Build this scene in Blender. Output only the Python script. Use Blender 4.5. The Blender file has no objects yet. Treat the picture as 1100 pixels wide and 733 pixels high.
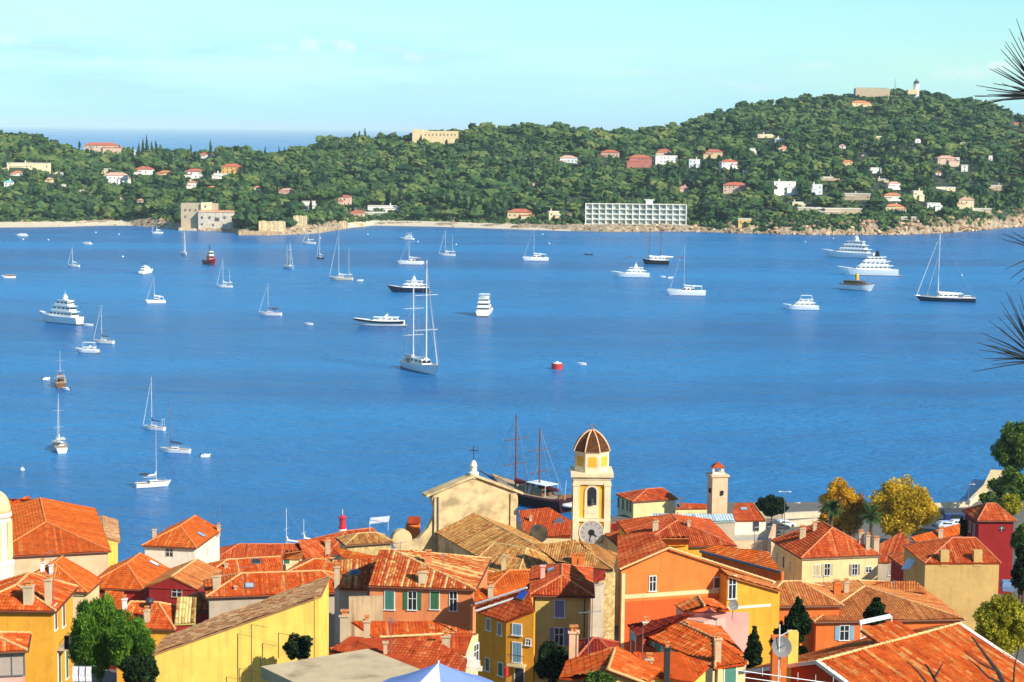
import bpy, math, random
import numpy as np
from mathutils import Vector
C = bpy.context.scene
COL = C.collection
random.seed(7); RNG = np.random.default_rng(7)
# ------------------------------------------------------------------ camera
F = 2000.0; CX = 550.0; CY = 366.5; EYE = 80.0
PITCH = math.atan(227.3 / F); ROLL = 0.0105
_R = np.array([1, 0, 0.]); _U = np.array([0, math.sin(PITCH), math.cos(PITCH)]); FW = np.array([0, math.cos(PITCH), -math.sin(PITCH)])
RC = math.cos(ROLL) * _R + math.sin(ROLL) * _U; UC = math.cos(ROLL) * _U - math.sin(ROLL) * _R
cd = bpy.data.cameras.new('camera'); cam = bpy.data.objects.new('camera', cd); COL.objects.link(cam)
from mathutils import Matrix
m = Matrix([[RC[0], UC[0], -FW[0], 0], [RC[1], UC[1], -FW[1], 0], [RC[2], UC[2], -FW[2], EYE], [0, 0, 0, 1]])
cam.matrix_world = m
cd.sensor_width = 36; cd.sensor_fit = 'HORIZONTAL'; cd.lens = 36 * F / 1100; cd.clip_start = 0.3; cd.clip_end = 200000
C.camera = cam
# ------------------------------------------------------------------ light
SUN_AZ = 60.0      # degrees from the view direction reversed: the sun stands to the right and a little behind the viewer
SUN_EL = 33.0
to_sun = Vector((math.cos(math.radians(-41)) * math.cos(math.radians(SUN_EL)), math.sin(math.radians(-41)) * math.cos(math.radians(SUN_EL)), math.sin(math.radians(SUN_EL))))
sl = bpy.data.lights.new('sun', 'SUN'); sl.energy = 4.6; sl.angle = math.radians(0.5); sl.color = (1.0, 0.93, 0.80)
so = bpy.data.objects.new('sun', sl); COL.objects.link(so); so.rotation_euler = to_sun.to_track_quat('Z', 'Y').to_euler()
W = bpy.data.worlds.new('World'); C.world = W; W.use_nodes = True
wn = W.node_tree.nodes; wl = W.node_tree.links; wn.clear()
def wnode(t, **k):
    n = wn.new(t)
    for a, b in k.items(): setattr(n, a, b)
    return n
sky = wnode('ShaderNodeTexSky', sky_type='NISHITA', sun_disc=False)
sky.sun_elevation = math.radians(SUN_EL); sky.sun_rotation = math.radians(90 + 41); sky.altitude = 80; sky.air_density = 1.0; sky.dust_density = 0.3; sky.ozone_density = 2.0
tint = wnode('ShaderNodeMix', data_type='RGBA', blend_type='MULTIPLY'); tint.inputs[0].default_value = 1.0; tint.inputs[7].default_value = (0.74, 1.10, 1.18, 1)
wl.new(sky.outputs[0], tint.inputs[6])
tc = wnode('ShaderNodeTexCoord')
mp = wnode('ShaderNodeMapping'); mp.inputs['Scale'].default_value = (7, 7, 42); mp.inputs['Location'].default_value = (3.1, 0.6, 0.4); wl.new(tc.outputs['Generated'], mp.inputs[0])
nz = wnode('ShaderNodeTexNoise'); nz.inputs['Scale'].default_value = 1.6; nz.inputs['Detail'].default_value = 7; nz.inputs['Roughness'].default_value = 0.58; wl.new(mp.outputs[0], nz.inputs['Vector'])
sep = wnode('ShaderNodeSeparateXYZ'); wl.new(tc.outputs['Generated'], sep.inputs[0])
def ramp_w(stops):
    r = wnode('ShaderNodeValToRGB'); e = r.color_ramp.elements
    while len(e) < len(stops): e.new(0.5)
    for q, (p, c) in zip(e, stops): q.position = p; q.color = (c, c, c, 1)
    return r
band = ramp_w([(0.0, 0.8), (0.008, 0.6), (0.022, 0.85), (0.040, 0.9), (0.050, 0.6), (0.064, 0.0)]); wl.new(sep.outputs['Z'], band.inputs[0])
veil = ramp_w([(0.40, 0.0), (0.62, 1.0)]); wl.new(nz.outputs['Fac'], veil.inputs[0])
puff = ramp_w([(0.60, 0.0), (0.74, 1.0)]); wl.new(nz.outputs['Fac'], puff.inputs[0])
def math_w(op, a, b):
    n = wnode('ShaderNodeMath', operation=op)
    for i, x in enumerate((a, b)):
        if isinstance(x, (int, float)): n.inputs[i].default_value = x
        else: wl.new(x, n.inputs[i])
    return n.outputs[0]
lw = wnode('ShaderNodeClamp'); wl.new(math_w('SUBTRACT', 0.72, math_w('MULTIPLY', math_w('DIVIDE', sep.outputs['X'], sep.outputs['Y']), 1.7)), lw.inputs[0])
f1 = math_w('MULTIPLY', math_w('MULTIPLY', math_w('ADD', math_w('MULTIPLY', veil.outputs[0], 0.55), 0.30), band.outputs[0]), lw.outputs[0])
mixv = wnode('ShaderNodeMix', data_type='RGBA'); wl.new(f1, mixv.inputs[0]); wl.new(tint.outputs[2], mixv.inputs[6]); mixv.inputs[7].default_value = (3.1, 5.8, 7.5, 1)
f2 = math_w('MULTIPLY', math_w('MULTIPLY', puff.outputs[0], band.outputs[0]), 0.8)
mixp = wnode('ShaderNodeMix', data_type='RGBA'); wl.new(f2, mixp.inputs[0]); wl.new(mixv.outputs[2], mixp.inputs[6]); mixp.inputs[7].default_value = (6.6, 7.2, 7.6, 1)
# small cumulus puffs low over the sea
uu = math_w('DIVIDE', sep.outputs['X'], sep.outputs['Y']); vv = math_w('DIVIDE', sep.outputs['Z'], sep.outputs['Y'])
np_ = wnode('ShaderNodeTexNoise'); np_.inputs['Scale'].default_value = 75; np_.inputs['Detail'].default_value = 5; np_.inputs['Roughness'].default_value = .6; wl.new(tc.outputs['Generated'], np_.inputs['Vector'])
tot = None
for (a, e, sa, se, st) in [(-.106, .0437, .030, .0052, 1.0), (-.118, .0425, .016, .0034, .7), (-.265, .0442, .024, .0040, .7), (-.052, .0375, .010, .0034, .4), (.268, .0365, .022, .0040, .9), (.236, .0322, .026, .0060, .55), (.225, .0345, .010, .0036, .5), (.160, .0350, .016, .0032, .35), (-.20, .0345, .05, .004, .3), (.07, .031, .03, .003, .25)]:
    dx = math_w('DIVIDE', math_w('SUBTRACT', uu, a), sa); dy = math_w('DIVIDE', math_w('SUBTRACT', vv, e), se)
    d2 = math_w('ADD', math_w('MULTIPLY', dx, dx), math_w('MULTIPLY', dy, dy)); k = math_w('ADD', math_w('SUBTRACT', 0.55, d2), math_w('MULTIPLY', math_w('SUBTRACT', np_.outputs['Fac'], .5), 4.0))
    kc = wnode('ShaderNodeClamp'); wl.new(k, kc.inputs[0]); kk = math_w('MULTIPLY', kc.outputs[0], st); tot = kk if tot is None else math_w('MAXIMUM', tot, kk)
front = math_w('GREATER_THAN', sep.outputs['Y'], 0.0); tot = math_w('MULTIPLY', math_w('MULTIPLY', tot, front), .95)
mixq = wnode('ShaderNodeMix', data_type='RGBA'); wl.new(tot, mixq.inputs[0]); wl.new(mixp.outputs[2], mixq.inputs[6]); mixq.inputs[7].default_value = (6.5, 7.25, 7.5, 1); mixp = mixq
hor = ramp_w([(0.0, 0.75), (0.012, 0.55), (0.034, 0.0)]); wl.new(sep.outputs['Z'], hor.inputs[0])      # pale air right above the sea line
mixh = wnode('ShaderNodeMix', data_type='RGBA'); wl.new(hor.outputs[0], mixh.inputs[0]); wl.new(mixp.outputs[2], mixh.inputs[6]); mixh.inputs[7].default_value = (3.0, 6.3, 8.2, 1); mixp = mixh
bg = wnode('ShaderNodeBackground'); bg.inputs[1].default_value = 0.10; wl.new(mixp.outputs[2], bg.inputs[0])
wo = wnode('ShaderNodeOutputWorld'); wl.new(bg.outputs[0], wo.inputs[0])
C.view_settings.view_transform = 'Standard'; C.view_settings.look = 'None'; C.view_settings.gamma = 1; C.view_settings.use_curve_mapping = False
C.view_settings.exposure = 0.5
# ------------------------------------------------------------------ picture rays -> points of the place
def ray(px, py): return RC * (px - CX) / F + UC * (CY - py) / F + FW
def at(px, py, D):
    d = ray(px, py); return np.array([0, 0, EYE]) + d * (D / d[1])
def atz(px, py, z):
    d = ray(px, py); return np.array([0, 0, EYE]) + d * ((z - EYE) / d[2])
def proj(p):
    p = np.asarray(p, float) - np.array([0, 0, EYE]); zc = p @ FW
    return np.stack([CX + F * (p @ RC) / zc, CY - F * (p @ UC) / zc], -1)
# ------------------------------------------------------------------ materials
def lin(c):
    return tuple(((x / 255) / 12.92 if x / 255 <= .04045 else ((x / 255 + .055) / 1.055) ** 2.4) for x in c)
_M = {}
def new_mat(name):
    m = bpy.data.materials.new(name); m.use_nodes = True
    nt = m.node_tree; return m, nt.nodes, nt.links, nt.nodes['Principled BSDF']
def mul(c, k): return tuple(min(1, x * k) for x in c)
def flat(name, col, rough=0.6, metal=0.0, var=0.0, scale=2.0, spec=0.5):
    """painted / plain surface with a little unevenness"""
    k = ('flat', name)
    if k in _M: return _M[k]
    m, n, l, b = new_mat(name); b.inputs['Roughness'].default_value = rough; b.inputs['Metallic'].default_value = metal
    b.inputs['Specular IOR Level'].default_value = spec
    t = n.new('ShaderNodeTexNoise'); t.inputs['Scale'].default_value = scale; t.inputs['Detail'].default_value = 4
    tcn = n.new('ShaderNodeTexCoord'); l.new(tcn.outputs['Object'], t.inputs['Vector'])
    r = n.new('ShaderNodeValToRGB'); r.color_ramp.elements[0].position = .3; r.color_ramp.elements[1].position = .7
    v = var if var else .06
    r.color_ramp.elements[0].color = (*mul(col, 1 - v), 1); r.color_ramp.elements[1].color = (*mul(col, 1 + v), 1)
    l.new(t.outputs['Fac'], r.inputs[0]); l.new(r.outputs[0], b.inputs['Base Color'])
    _M[k] = m; return m
def plaster(name, col, stain=None, amount=.35, streak=.22, lo=.54):
    """lime plaster: cloudy tone, rain streaks, worn patches, fine bump"""
    k = ('pl', name)
    if k in _M: return _M[k]
    m, n, l, b = new_mat(name); b.inputs['Roughness'].default_value = .9; b.inputs['Specular IOR Level'].default_value = .2
    tcn = n.new('ShaderNodeTexCoord')
    t1 = n.new('ShaderNodeTexNoise'); t1.inputs['Scale'].default_value = .55; t1.inputs['Detail'].default_value = 6; t1.inputs['Roughness'].default_value = .65; l.new(tcn.outputs['Object'], t1.inputs['Vector'])
    r1 = n.new('ShaderNodeValToRGB'); r1.color_ramp.elements[0].position = .3; r1.color_ramp.elements[1].position = .72
    r1.color_ramp.elements[0].color = (*mul(col, .80), 1); r1.color_ramp.elements[1].color = (*mul(col, 1.10), 1); l.new(t1.outputs['Fac'], r1.inputs[0])
    mp = n.new('ShaderNodeMapping'); mp.inputs['Scale'].default_value = (2.2 if streak < .5 else .5, 2.2 if streak < .5 else .5, streak); l.new(tcn.outputs['Object'], mp.inputs[0])
    t2 = n.new('ShaderNodeTexNoise'); t2.inputs['Scale'].default_value = 1.0; t2.inputs['Detail'].default_value = 5; l.new(mp.outputs[0], t2.inputs['Vector'])
    r2 = n.new('ShaderNodeValToRGB'); r2.color_ramp.elements[0].position = lo; r2.color_ramp.elements[1].position = lo + .22
    r2.color_ramp.elements[0].color = (0, 0, 0, 1); r2.color_ramp.elements[1].color = (amount, amount, amount, 1); l.new(t2.outputs['Fac'], r2.inputs[0])
    mx = n.new('ShaderNodeMix'); mx.data_type = 'RGBA'; l.new(r2.outputs[0], mx.inputs[0]); l.new(r1.outputs[0], mx.inputs[6])
    mx.inputs[7].default_value = (*(stain or mul(col, .45)), 1); l.new(mx.outputs[2], b.inputs['Base Color'])
    t3 = n.new('ShaderNodeTexNoise'); t3.inputs['Scale'].default_value = 6; t3.inputs['Detail'].default_value = 3; l.new(tcn.outputs['Object'], t3.inputs['Vector'])
    bp = n.new('ShaderNodeBump'); bp.inputs['Strength'].default_value = .25; bp.inputs['Distance'].default_value = .05; l.new(t3.outputs['Fac'], bp.inputs['Height']); l.new(bp.outputs[0], b.inputs['Normal'])
    _M[k] = m; return m
def masonry(name, col, mortar, sc=1.0):
    """rubble stone"""
    k = ('ma', name)
    if k in _M: return _M[k]
    m, n, l, b = new_mat(name); b.inputs['Roughness'].default_value = .92
    tcn = n.new('ShaderNodeTexCoord'); v = n.new('ShaderNodeTexVoronoi'); v.inputs['Scale'].default_value = 2.2 * sc; l.new(tcn.outputs['Object'], v.inputs['Vector'])
    r = n.new('ShaderNodeValToRGB'); e = r.color_ramp.elements; e[0].color = (*mul(col, .7), 1); e[1].color = (*mul(col, 1.2), 1)
    s = n.new('ShaderNodeSeparateColor'); l.new(v.outputs['Color'], s.inputs[0]); l.new(s.outputs[0], r.inputs[0])
    v2 = n.new('ShaderNodeTexVoronoi'); v2.feature = 'DISTANCE_TO_EDGE'; v2.inputs['Scale'].default_value = 2.2 * sc; l.new(tcn.outputs['Object'], v2.inputs['Vector'])
    r2 = n.new('ShaderNodeValToRGB'); r2.color_ramp.elements[0].position = .0; r2.color_ramp.elements[1].position = .08; l.new(v2.outputs['Distance'], r2.inputs[0])
    mx = n.new('ShaderNodeMix'); mx.data_type = 'RGBA'; l.new(r2.outputs[0], mx.inputs[0]); mx.inputs[6].default_value = (*mortar, 1); l.new(r.outputs[0], mx.inputs[7]); l.new(mx.outputs[2], b.inputs['Base Color'])
    bp = n.new('ShaderNodeBump'); bp.inputs['Strength'].default_value = .5; bp.inputs['Distance'].default_value = .06; l.new(v2.outputs['Distance'], bp.inputs['Height']); l.new(bp.outputs[0], b.inputs['Normal'])
    _M[k] = m; return m
def attr_mat(name, cols, rough=.9, patch=None, patch_scale=.5, patch_amt=.5, trans=0.0, spec=.12):
    """colour picked per tile / leaf / crown from the face attribute 'tile'; optional lichen or faded patches"""
    k = ('at', name)
    if k in _M: return _M[k]
    m, n, l, b = new_mat(name); b.inputs['Roughness'].default_value = rough; b.inputs['Specular IOR Level'].default_value = spec
    a = n.new('ShaderNodeAttribute'); a.attribute_name = 'tile'
    r = n.new('ShaderNodeValToRGB'); e = r.color_ramp.elements
    while len(e) < len(cols): e.new(.5)
    for i, q in enumerate(e): q.position = i / (len(cols) - 1); q.color = (*cols[i], 1)
    l.new(a.outputs['Fac'], r.inputs[0]); out = r.outputs[0]
    if patch:
        tcn = n.new('ShaderNodeTexCoord'); t = n.new('ShaderNodeTexNoise'); t.inputs['Scale'].default_value = patch_scale; t.inputs['Detail'].default_value = 7; t.inputs['Roughness'].default_value = .7; l.new(tcn.outputs['Object'], t.inputs['Vector'])
        r2 = n.new('ShaderNodeValToRGB'); r2.color_ramp.elements[0].position = .48; r2.color_ramp.elements[1].position = .7; r2.color_ramp.elements[1].color = (patch_amt,) * 3 + (1,); l.new(t.outputs['Fac'], r2.inputs[0])
        mx = n.new('ShaderNodeMix'); mx.data_type = 'RGBA'; l.new(r2.outputs[0], mx.inputs[0]); l.new(out, mx.inputs[6]); mx.inputs[7].default_value = (*patch, 1); out = mx.outputs[2]
        t4 = n.new('ShaderNodeTexNoise'); t4.inputs['Scale'].default_value = 1.1; t4.inputs['Detail'].default_value = 8; t4.inputs['Roughness'].default_value = .75; l.new(tcn.outputs['Object'], t4.inputs['Vector'])
        r4 = n.new('ShaderNodeValToRGB'); r4.color_ramp.elements[0].position = .32; r4.color_ramp.elements[0].color = (.62, .60, .60, 1); r4.color_ramp.elements[1].position = .62; r4.color_ramp.elements[1].color = (1.0, 1.0, 1.0, 1); l.new(t4.outputs['Fac'], r4.inputs[0])
        m4 = n.new('ShaderNodeMix'); m4.data_type = 'RGBA'; m4.blend_type = 'MULTIPLY'; m4.inputs[0].default_value = 1; l.new(out, m4.inputs[6]); l.new(r4.outputs[0], m4.inputs[7]); out = m4.outputs[2]
    l.new(out, b.inputs['Base Color'])
    if trans:
        tr = n.new('ShaderNodeBsdfTranslucent'); l.new(out, tr.inputs['Color']); ms = n.new('ShaderNodeMixShader'); ms.inputs[0].default_value = trans
        l.new(b.outputs[0], ms.inputs[1]); l.new(tr.outputs[0], ms.inputs[2]); l.new(ms.outputs[0], n['Material Output'].inputs[0])
    _M[k] = m; return m
def L(*c): return lin(c)
def K(*c): return tuple(x * k for x, k in zip(lin(c), (.80, .86, .70)))      # fired clay: darker than it looks in the sun
# roof tiles
T = dict(
 orange=attr_mat('tile_orange', [K(205, 84, 30), K(226, 98, 34), K(232, 112, 46), K(242, 150, 86)], patch=K(190, 84, 40), patch_amt=.45),
 bright=attr_mat('tile_bright', [K(206, 78, 30), K(226, 92, 36), K(236, 116, 56), K(242, 172, 116)], patch=K(198, 78, 36), patch_amt=.5),
 red=attr_mat('tile_red', [K(182, 66, 36), K(210, 84, 44), K(222, 102, 56), K(238, 142, 90)], patch=K(172, 72, 44), patch_amt=.45),
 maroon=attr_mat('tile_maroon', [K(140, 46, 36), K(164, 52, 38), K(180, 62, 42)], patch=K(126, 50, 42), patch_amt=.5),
 brown=attr_mat('tile_brown', [K(150, 92, 56), K(190, 118, 68), K(214, 150, 92), K(226, 176, 118), K(196, 96, 54)], patch=K(150, 106, 68), patch_amt=.5),
 mottled=attr_mat('tile_mottled', [K(196, 64, 32), K(206, 84, 42), K(220, 120, 66), K(236, 190, 130), K(240, 206, 156)], patch=K(210, 90, 44), patch_amt=.4),
 stripe=attr_mat('tile_stripe', [K(150, 90, 50), K(230, 196, 130), K(240, 214, 160), K(190, 110, 60)]),
 peach=attr_mat('tile_peach', [K(200, 104, 60), K(216, 124, 72), K(226, 142, 88), K(234, 160, 104)], patch=K(196, 112, 70), patch_amt=.4),
 old=attr_mat('tile_old', [K(150, 96, 70), K(200, 138, 104), K(232, 180, 140), K(180, 104, 76), K(240, 200, 164)], patch=K(150, 120, 94), patch_amt=.4),
)
CAPM = {k: flat('ridge_' + k, c, .9, var=.2, scale=6) for k, c in dict(orange=K(232, 142, 84), bright=K(240, 176, 124), red=K(224, 130, 96), maroon=K(196, 100, 74), brown=K(226, 182, 128), mottled=K(232, 184, 132), stripe=K(220, 170, 110), peach=K(238, 190, 140), old=K(196, 156, 120)).items()}
WHITE = flat('white_paint', (.78, .77, .74), .5); GREYM = flat('grey_metal', (.28, .29, .31), .4, .6); DARKM = flat('dark_metal', (.05, .05, .055), .5, .3)
GLASS = flat('window_glass', (.02, .025, .03), .08); CONC = plaster('concrete', L(176, 164, 140), L(84, 78, 66), .6)
MORTAR = plaster('chimney_render', L(206, 184, 150), L(120, 100, 80), .4)
SH = dict(green=flat('shutter_green', L(62, 112, 74), .6), teal=flat('shutter_teal', L(70, 128, 112), .6), lavender=flat('shutter_lavender', L(140, 132, 160), .6), blue=flat('shutter_blue', L(132, 168, 186), .6), brown=flat('shutter_brown', L(110, 66, 44), .6), beige=flat('shutter_beige', L(196, 178, 138), .6), grey=flat('shutter_grey', L(150, 140, 120), .6))
# ------------------------------------------------------------------ mesh tools
LOC = {}
class MB:
    def __init__(s): s.v = []; s.f = []; s.t = []
    def add(s, vs, fs, tile=.5):
        o = len(s.v); s.v += [tuple(map(float, p)) for p in vs]; s.f += [tuple(o + i for i in f) for f in fs]; s.t += [tile] * len(fs)
    def quad(s, *p): s.add(p, [tuple(range(len(p)))])
    def box(s, c, size, ang=0., tilt=0.):
        x, y, z = [k / 2 for k in size]; ca, sa = math.cos(ang), math.sin(ang); out = []
        for dx, dy, dz in [(-x, -y, -z), (x, -y, -z), (x, y, -z), (-x, y, -z), (-x, -y, z), (x, -y, z), (x, y, z), (-x, y, z)]:
            out.append((c[0] + dx * ca - dy * sa, c[1] + dx * sa + dy * ca, c[2] + dz))
        s.add(out, [(3, 2, 1, 0), (4, 5, 6, 7), (0, 1, 5, 4), (1, 2, 6, 5), (2, 3, 7, 6), (3, 0, 4, 7)])
    def fbox(s, P, r, n, w, h, d, off=0.):
        """box on a wall: centre P, along r, up, outward n, depth d starting at off"""
        P = np.array(P, float); r = np.array(r); n = np.array(n); u = np.array([0, 0, 1.]); o = []
        for dd in (off, off + d):
            for a, b in ((-1, -1), (1, -1), (1, 1), (-1, 1)): o.append(P + r * a * w / 2 + u * b * h / 2 + n * dd)
        s.add(o, [(0, 1, 2, 3)[::-1], (4, 5, 6, 7), (0, 1, 5, 4), (1, 2, 6, 5), (2, 3, 7, 6), (3, 0, 4, 7)])
    def prism(s, poly, z0, z1):
        """vertical prism over a plan polygon (counter-clockwise)"""
        n = len(poly); a = [(p[0], p[1], z0) for p in poly]; b = [(p[0], p[1], z1) for p in poly]
        s.add(a + b, [tuple(range(n))[::-1], tuple(range(n, 2 * n))] + [(i, (i + 1) % n, n + (i + 1) % n, n + i) for i in range(n)])
    def tube(s, p0, p1, r0, r1=None, n=6, cap=True):
        r1 = r0 if r1 is None else r1; p0 = np.array(p0, float); p1 = np.array(p1, float); d = p1 - p0; ln = np.linalg.norm(d)
        if ln < 1e-6: return
        d /= ln; a = np.cross(d, [0, 0, 1.] if abs(d[2]) < .9 else [1., 0, 0]); a /= np.linalg.norm(a); b = np.cross(d, a); vs = []
        for p, r in ((p0, r0), (p1, r1)):
            for i in range(n):
                t = 2 * math.pi * i / n; vs.append(p + a * r * math.cos(t) + b * r * math.sin(t))
        fs = [(i, (i + 1) % n, n + (i + 1) % n, n + i) for i in range(n)]
        if cap: fs += [tuple(range(n))[::-1], tuple(range(n, 2 * n))]
        s.add(vs, fs)
    def lathe(s, c, prof, n=16, a0=0.):
        """rings of (radius, z) about a vertical axis"""
        vs = []
        for r, z in prof:
            for i in range(n):
                t = a0 + 2 * math.pi * i / n; vs.append((c[0] + r * math.cos(t), c[1] + r * math.sin(t), c[2] + z))
        k = len(prof); fs = [(j * n + i, j * n + (i + 1) % n, (j + 1) * n + (i + 1) % n, (j + 1) * n + i) for j in range(k - 1) for i in range(n)]
        fs += [tuple(range(n))[::-1], tuple(range((k - 1) * n, k * n))]
        s.add(vs, fs)
    def ball(s, c, r, n=10, m=6, squash=1.):
        s.lathe(c, [(max(r * math.sin(math.pi * j / m), r * .02), -r * squash * math.cos(math.pi * j / m)) for j in range(m + 1)], n)
    def build(s, name, mat, parent=None, smooth=False, loc=None):
        if loc is None: loc = LOC.get(parent, (0, 0, 0)) if parent is not None else (0, 0, 0)
        me = bpy.data.meshes.new(name); lv = np.array(loc, float)
        me.from_pydata([tuple(np.array(p) - lv) for p in s.v], [], s.f)
        at_ = me.attributes.new('tile', 'FLOAT', 'FACE'); at_.data.foreach_set('value', np.array(s.t, dtype=np.float32))
        o = bpy.data.objects.new(name, me); COL.objects.link(o); me.materials.append(mat)
        if smooth: me.polygons.foreach_set('use_smooth', [True] * len(me.polygons))
        if parent is not None: o.parent = parent; LOC[o] = LOC[parent]
        else: o.location = loc; LOC[o] = tuple(loc)
        return o
def npmesh(name, V, Fc, tile, mat, parent=None, loc=(0, 0, 0), smooth=False):
    """big numpy mesh; all faces have the same number of corners"""
    if parent is not None: loc = LOC[parent]
    V = np.asarray(V, np.float64) - np.array(loc); Fc = np.asarray(Fc, np.int32); k = Fc.shape[1]
    me = bpy.data.meshes.new(name); me.vertices.add(len(V)); me.vertices.foreach_set('co', V.astype(np.float32).ravel())
    me.loops.add(Fc.size); me.loops.foreach_set('vertex_index', Fc.ravel()); me.polygons.add(len(Fc)); me.polygons.foreach_set('loop_start', np.arange(0, Fc.size, k, dtype=np.int32))
    if smooth: me.polygons.foreach_set('use_smooth', np.ones(len(Fc), bool))
    else: me.polygons.foreach_set('use_smooth', np.zeros(len(Fc), bool))
    a = me.attributes.new('tile', 'FLOAT', 'FACE'); a.data.foreach_set('value', np.asarray(tile, np.float32)); me.update(calc_edges=True)
    me.materials.append(mat); o = bpy.data.objects.new(name, me); COL.objects.link(o)
    if parent is not None: o.parent = parent; LOC[o] = LOC[parent]
    else: o.location = loc; LOC[o] = tuple(loc)
    return o
def tag(o, label=None, cat=None, group=None, kind=None):
    if label: o['label'] = label
    if cat: o['category'] = cat
    if group: o['group'] = group
    if kind: o['kind'] = kind
    return o
def thing(name, label, cat, loc, group=None):
    o = bpy.data.objects.new(name, None); COL.objects.link(o); o.location = [float(x) for x in loc]; LOC[o] = tuple(float(x) for x in loc); o.empty_display_size = .5
    return tag(o, label, cat, group)
# ================================================================== the setting: sea, far peninsula, town hillside
def vnoise(x, y, s, seed=0):
    r = np.random.default_rng(seed); out = 0; amp = 1
    for k in range(4):
        for j in range(3):
            a = r.uniform(0, 6.28); ph = r.uniform(0, 6.28); fq = (2 ** k) / s * r.uniform(.7, 1.3) * 6.28
            out = out + amp * np.sin((x * math.cos(a) + y * math.sin(a)) * fq + ph) / 3
        amp *= .5
    return out
# sea ----------------------------------------------------------------
def sea_material():
    m, n, l, b = new_mat('sea_water')
    b.inputs['IOR'].default_value = 1.33; b.inputs['Specular IOR Level'].default_value = .5
    g = n.new('ShaderNodeNewGeometry')
    big = n.new('ShaderNodeMapping'); big.inputs['Scale'].default_value = (.0016, .0075, 1); l.new(g.outputs['Position'], big.inputs[0])
    t0 = n.new('ShaderNodeTexNoise'); t0.inputs['Scale'].default_value = 1.0; t0.inputs['Detail'].default_value = 5; t0.inputs['Roughness'].default_value = .6; l.new(big.outputs[0], t0.inputs['Vector'])
    r0 = n.new('ShaderNodeValToRGB'); e = r0.color_ramp.elements; e[0].position = .36; e[1].position = .66
    e[0].color = (.007, .112, .33, 1); e[1].color = (.020, .225, .52, 1); l.new(t0.outputs['Fac'], r0.inputs[0]); l.new(r0.outputs[0], b.inputs['Base Color'])
    rr = n.new('ShaderNodeMapRange'); rr.inputs[1].default_value = .35; rr.inputs[2].default_value = .7; rr.inputs[3].default_value = .22; rr.inputs[4].default_value = .34; l.new(t0.outputs['Fac'], rr.inputs[0]); l.new(rr.outputs[0], b.inputs['Roughness'])
    def nz(sx, sy, det):
        mp = n.new('ShaderNodeMapping'); mp.inputs['Scale'].default_value = (sx, sy, 1); mp.inputs['Rotation'].default_value = (0, 0, .25); l.new(g.outputs['Position'], mp.inputs[0])
        t = n.new('ShaderNodeTexNoise'); t.inputs['Scale'].default_value = 1; t.inputs['Detail'].default_value = det; t.inputs['Roughness'].default_value = .6; l.new(mp.outputs[0], t.inputs['Vector']); return t.outputs['Fac']
    a = nz(.38, .72, 4); c = nz(.035, .06, 3)
    ad = n.new('ShaderNodeMath'); ad.operation = 'MULTIPLY_ADD'; l.new(c, ad.inputs[0]); ad.inputs[1].default_value = 3.0; l.new(a, ad.inputs[2])
    bp = n.new('ShaderNodeBump'); bp.inputs['Strength'].default_value = 1.0; bp.inputs['Distance'].default_value = 1.5; l.new(ad.outputs[0], bp.inputs['Height']); l.new(bp.outputs[0], b.inputs['Normal'])
    return m
sb = MB(); R_ = 60000.
ring = [(R_ * math.cos(2 * math.pi * i / 96), R_ * math.sin(2 * math.pi * i / 96), 0) for i in range(96)]
sb.add(ring, [tuple(range(96))]); SEA = tag(sb.build('sea', sea_material()), kind='structure')
# far peninsula ------------------------------------------------------
SHORE = np.array([(-250, 243), (-150, 244), (0, 243.5), (60, 243), (110, 241.5), (135, 241.5), (165, 243.5), (190, 246), (215, 247.5), (248, 248), (256, 251.5), (300, 252), (340, 250), (362, 246.5), (375, 244), (400, 241.5), (460, 242.5), (540, 245), (600, 247), (650, 248.5), (740, 248), (800, 250), (870, 251.5), (960, 251.5), (1010, 250), (1050, 247), (1085, 243.5), (1120, 241), (1250, 236)])
SKY_ = np.array([(-250, 142), (-150, 141), (0, 143), (25, 145), (60, 152), (82, 160), (150, 163), (200, 163), (240, 159), (300, 164), (330, 158), (345, 150), (380, 147), (430, 146), (480, 142), (500, 135), (580, 134), (610, 137), (640, 139), (680, 139), (700, 137), (740, 128), (760, 122), (800, 111), (850, 106), (900, 101), (925, 96), (985, 98), (1003, 102), (1018, 106), (1050, 107), (1075, 116), (1092, 127), (1130, 138), (1250, 165)])
RIDGE = np.array([(-250, 1850), (0, 1850), (300, 1900), (400, 1960), (500, 2020), (650, 2050), (760, 2250), (930, 2480), (1010, 2480), (1100, 2400), (1250, 2300)])
ROCK = np.array([(-250, 2), (0, 2.0), (130, 2.0), (165, 5), (200, 4), (250, 3), (300, 3.5), (345, 7), (362, 5), (375, 2.5), (520, 2.5), (600, 4), (640, 4.5), (740, 4.5), (800, 6), (850, 7), (960, 8.5), (1040, 10), (1100, 13), (1250, 16)])
TREEH = 9.0
SHELF = np.array([(-250, 8), (180, 8), (190, 40), (255, 40), (262, 25), (340, 25), (372, 20), (600, 20), (612, 48), (745, 48), (760, 8), (1250, 8)])
def shore_D(px): return EYE * F / (itp(SHORE, px) - (139.2 + ROLL * (px - CX)))
def itp(tab, x): return np.interp(x, tab[:, 0], tab[:, 1])
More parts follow.
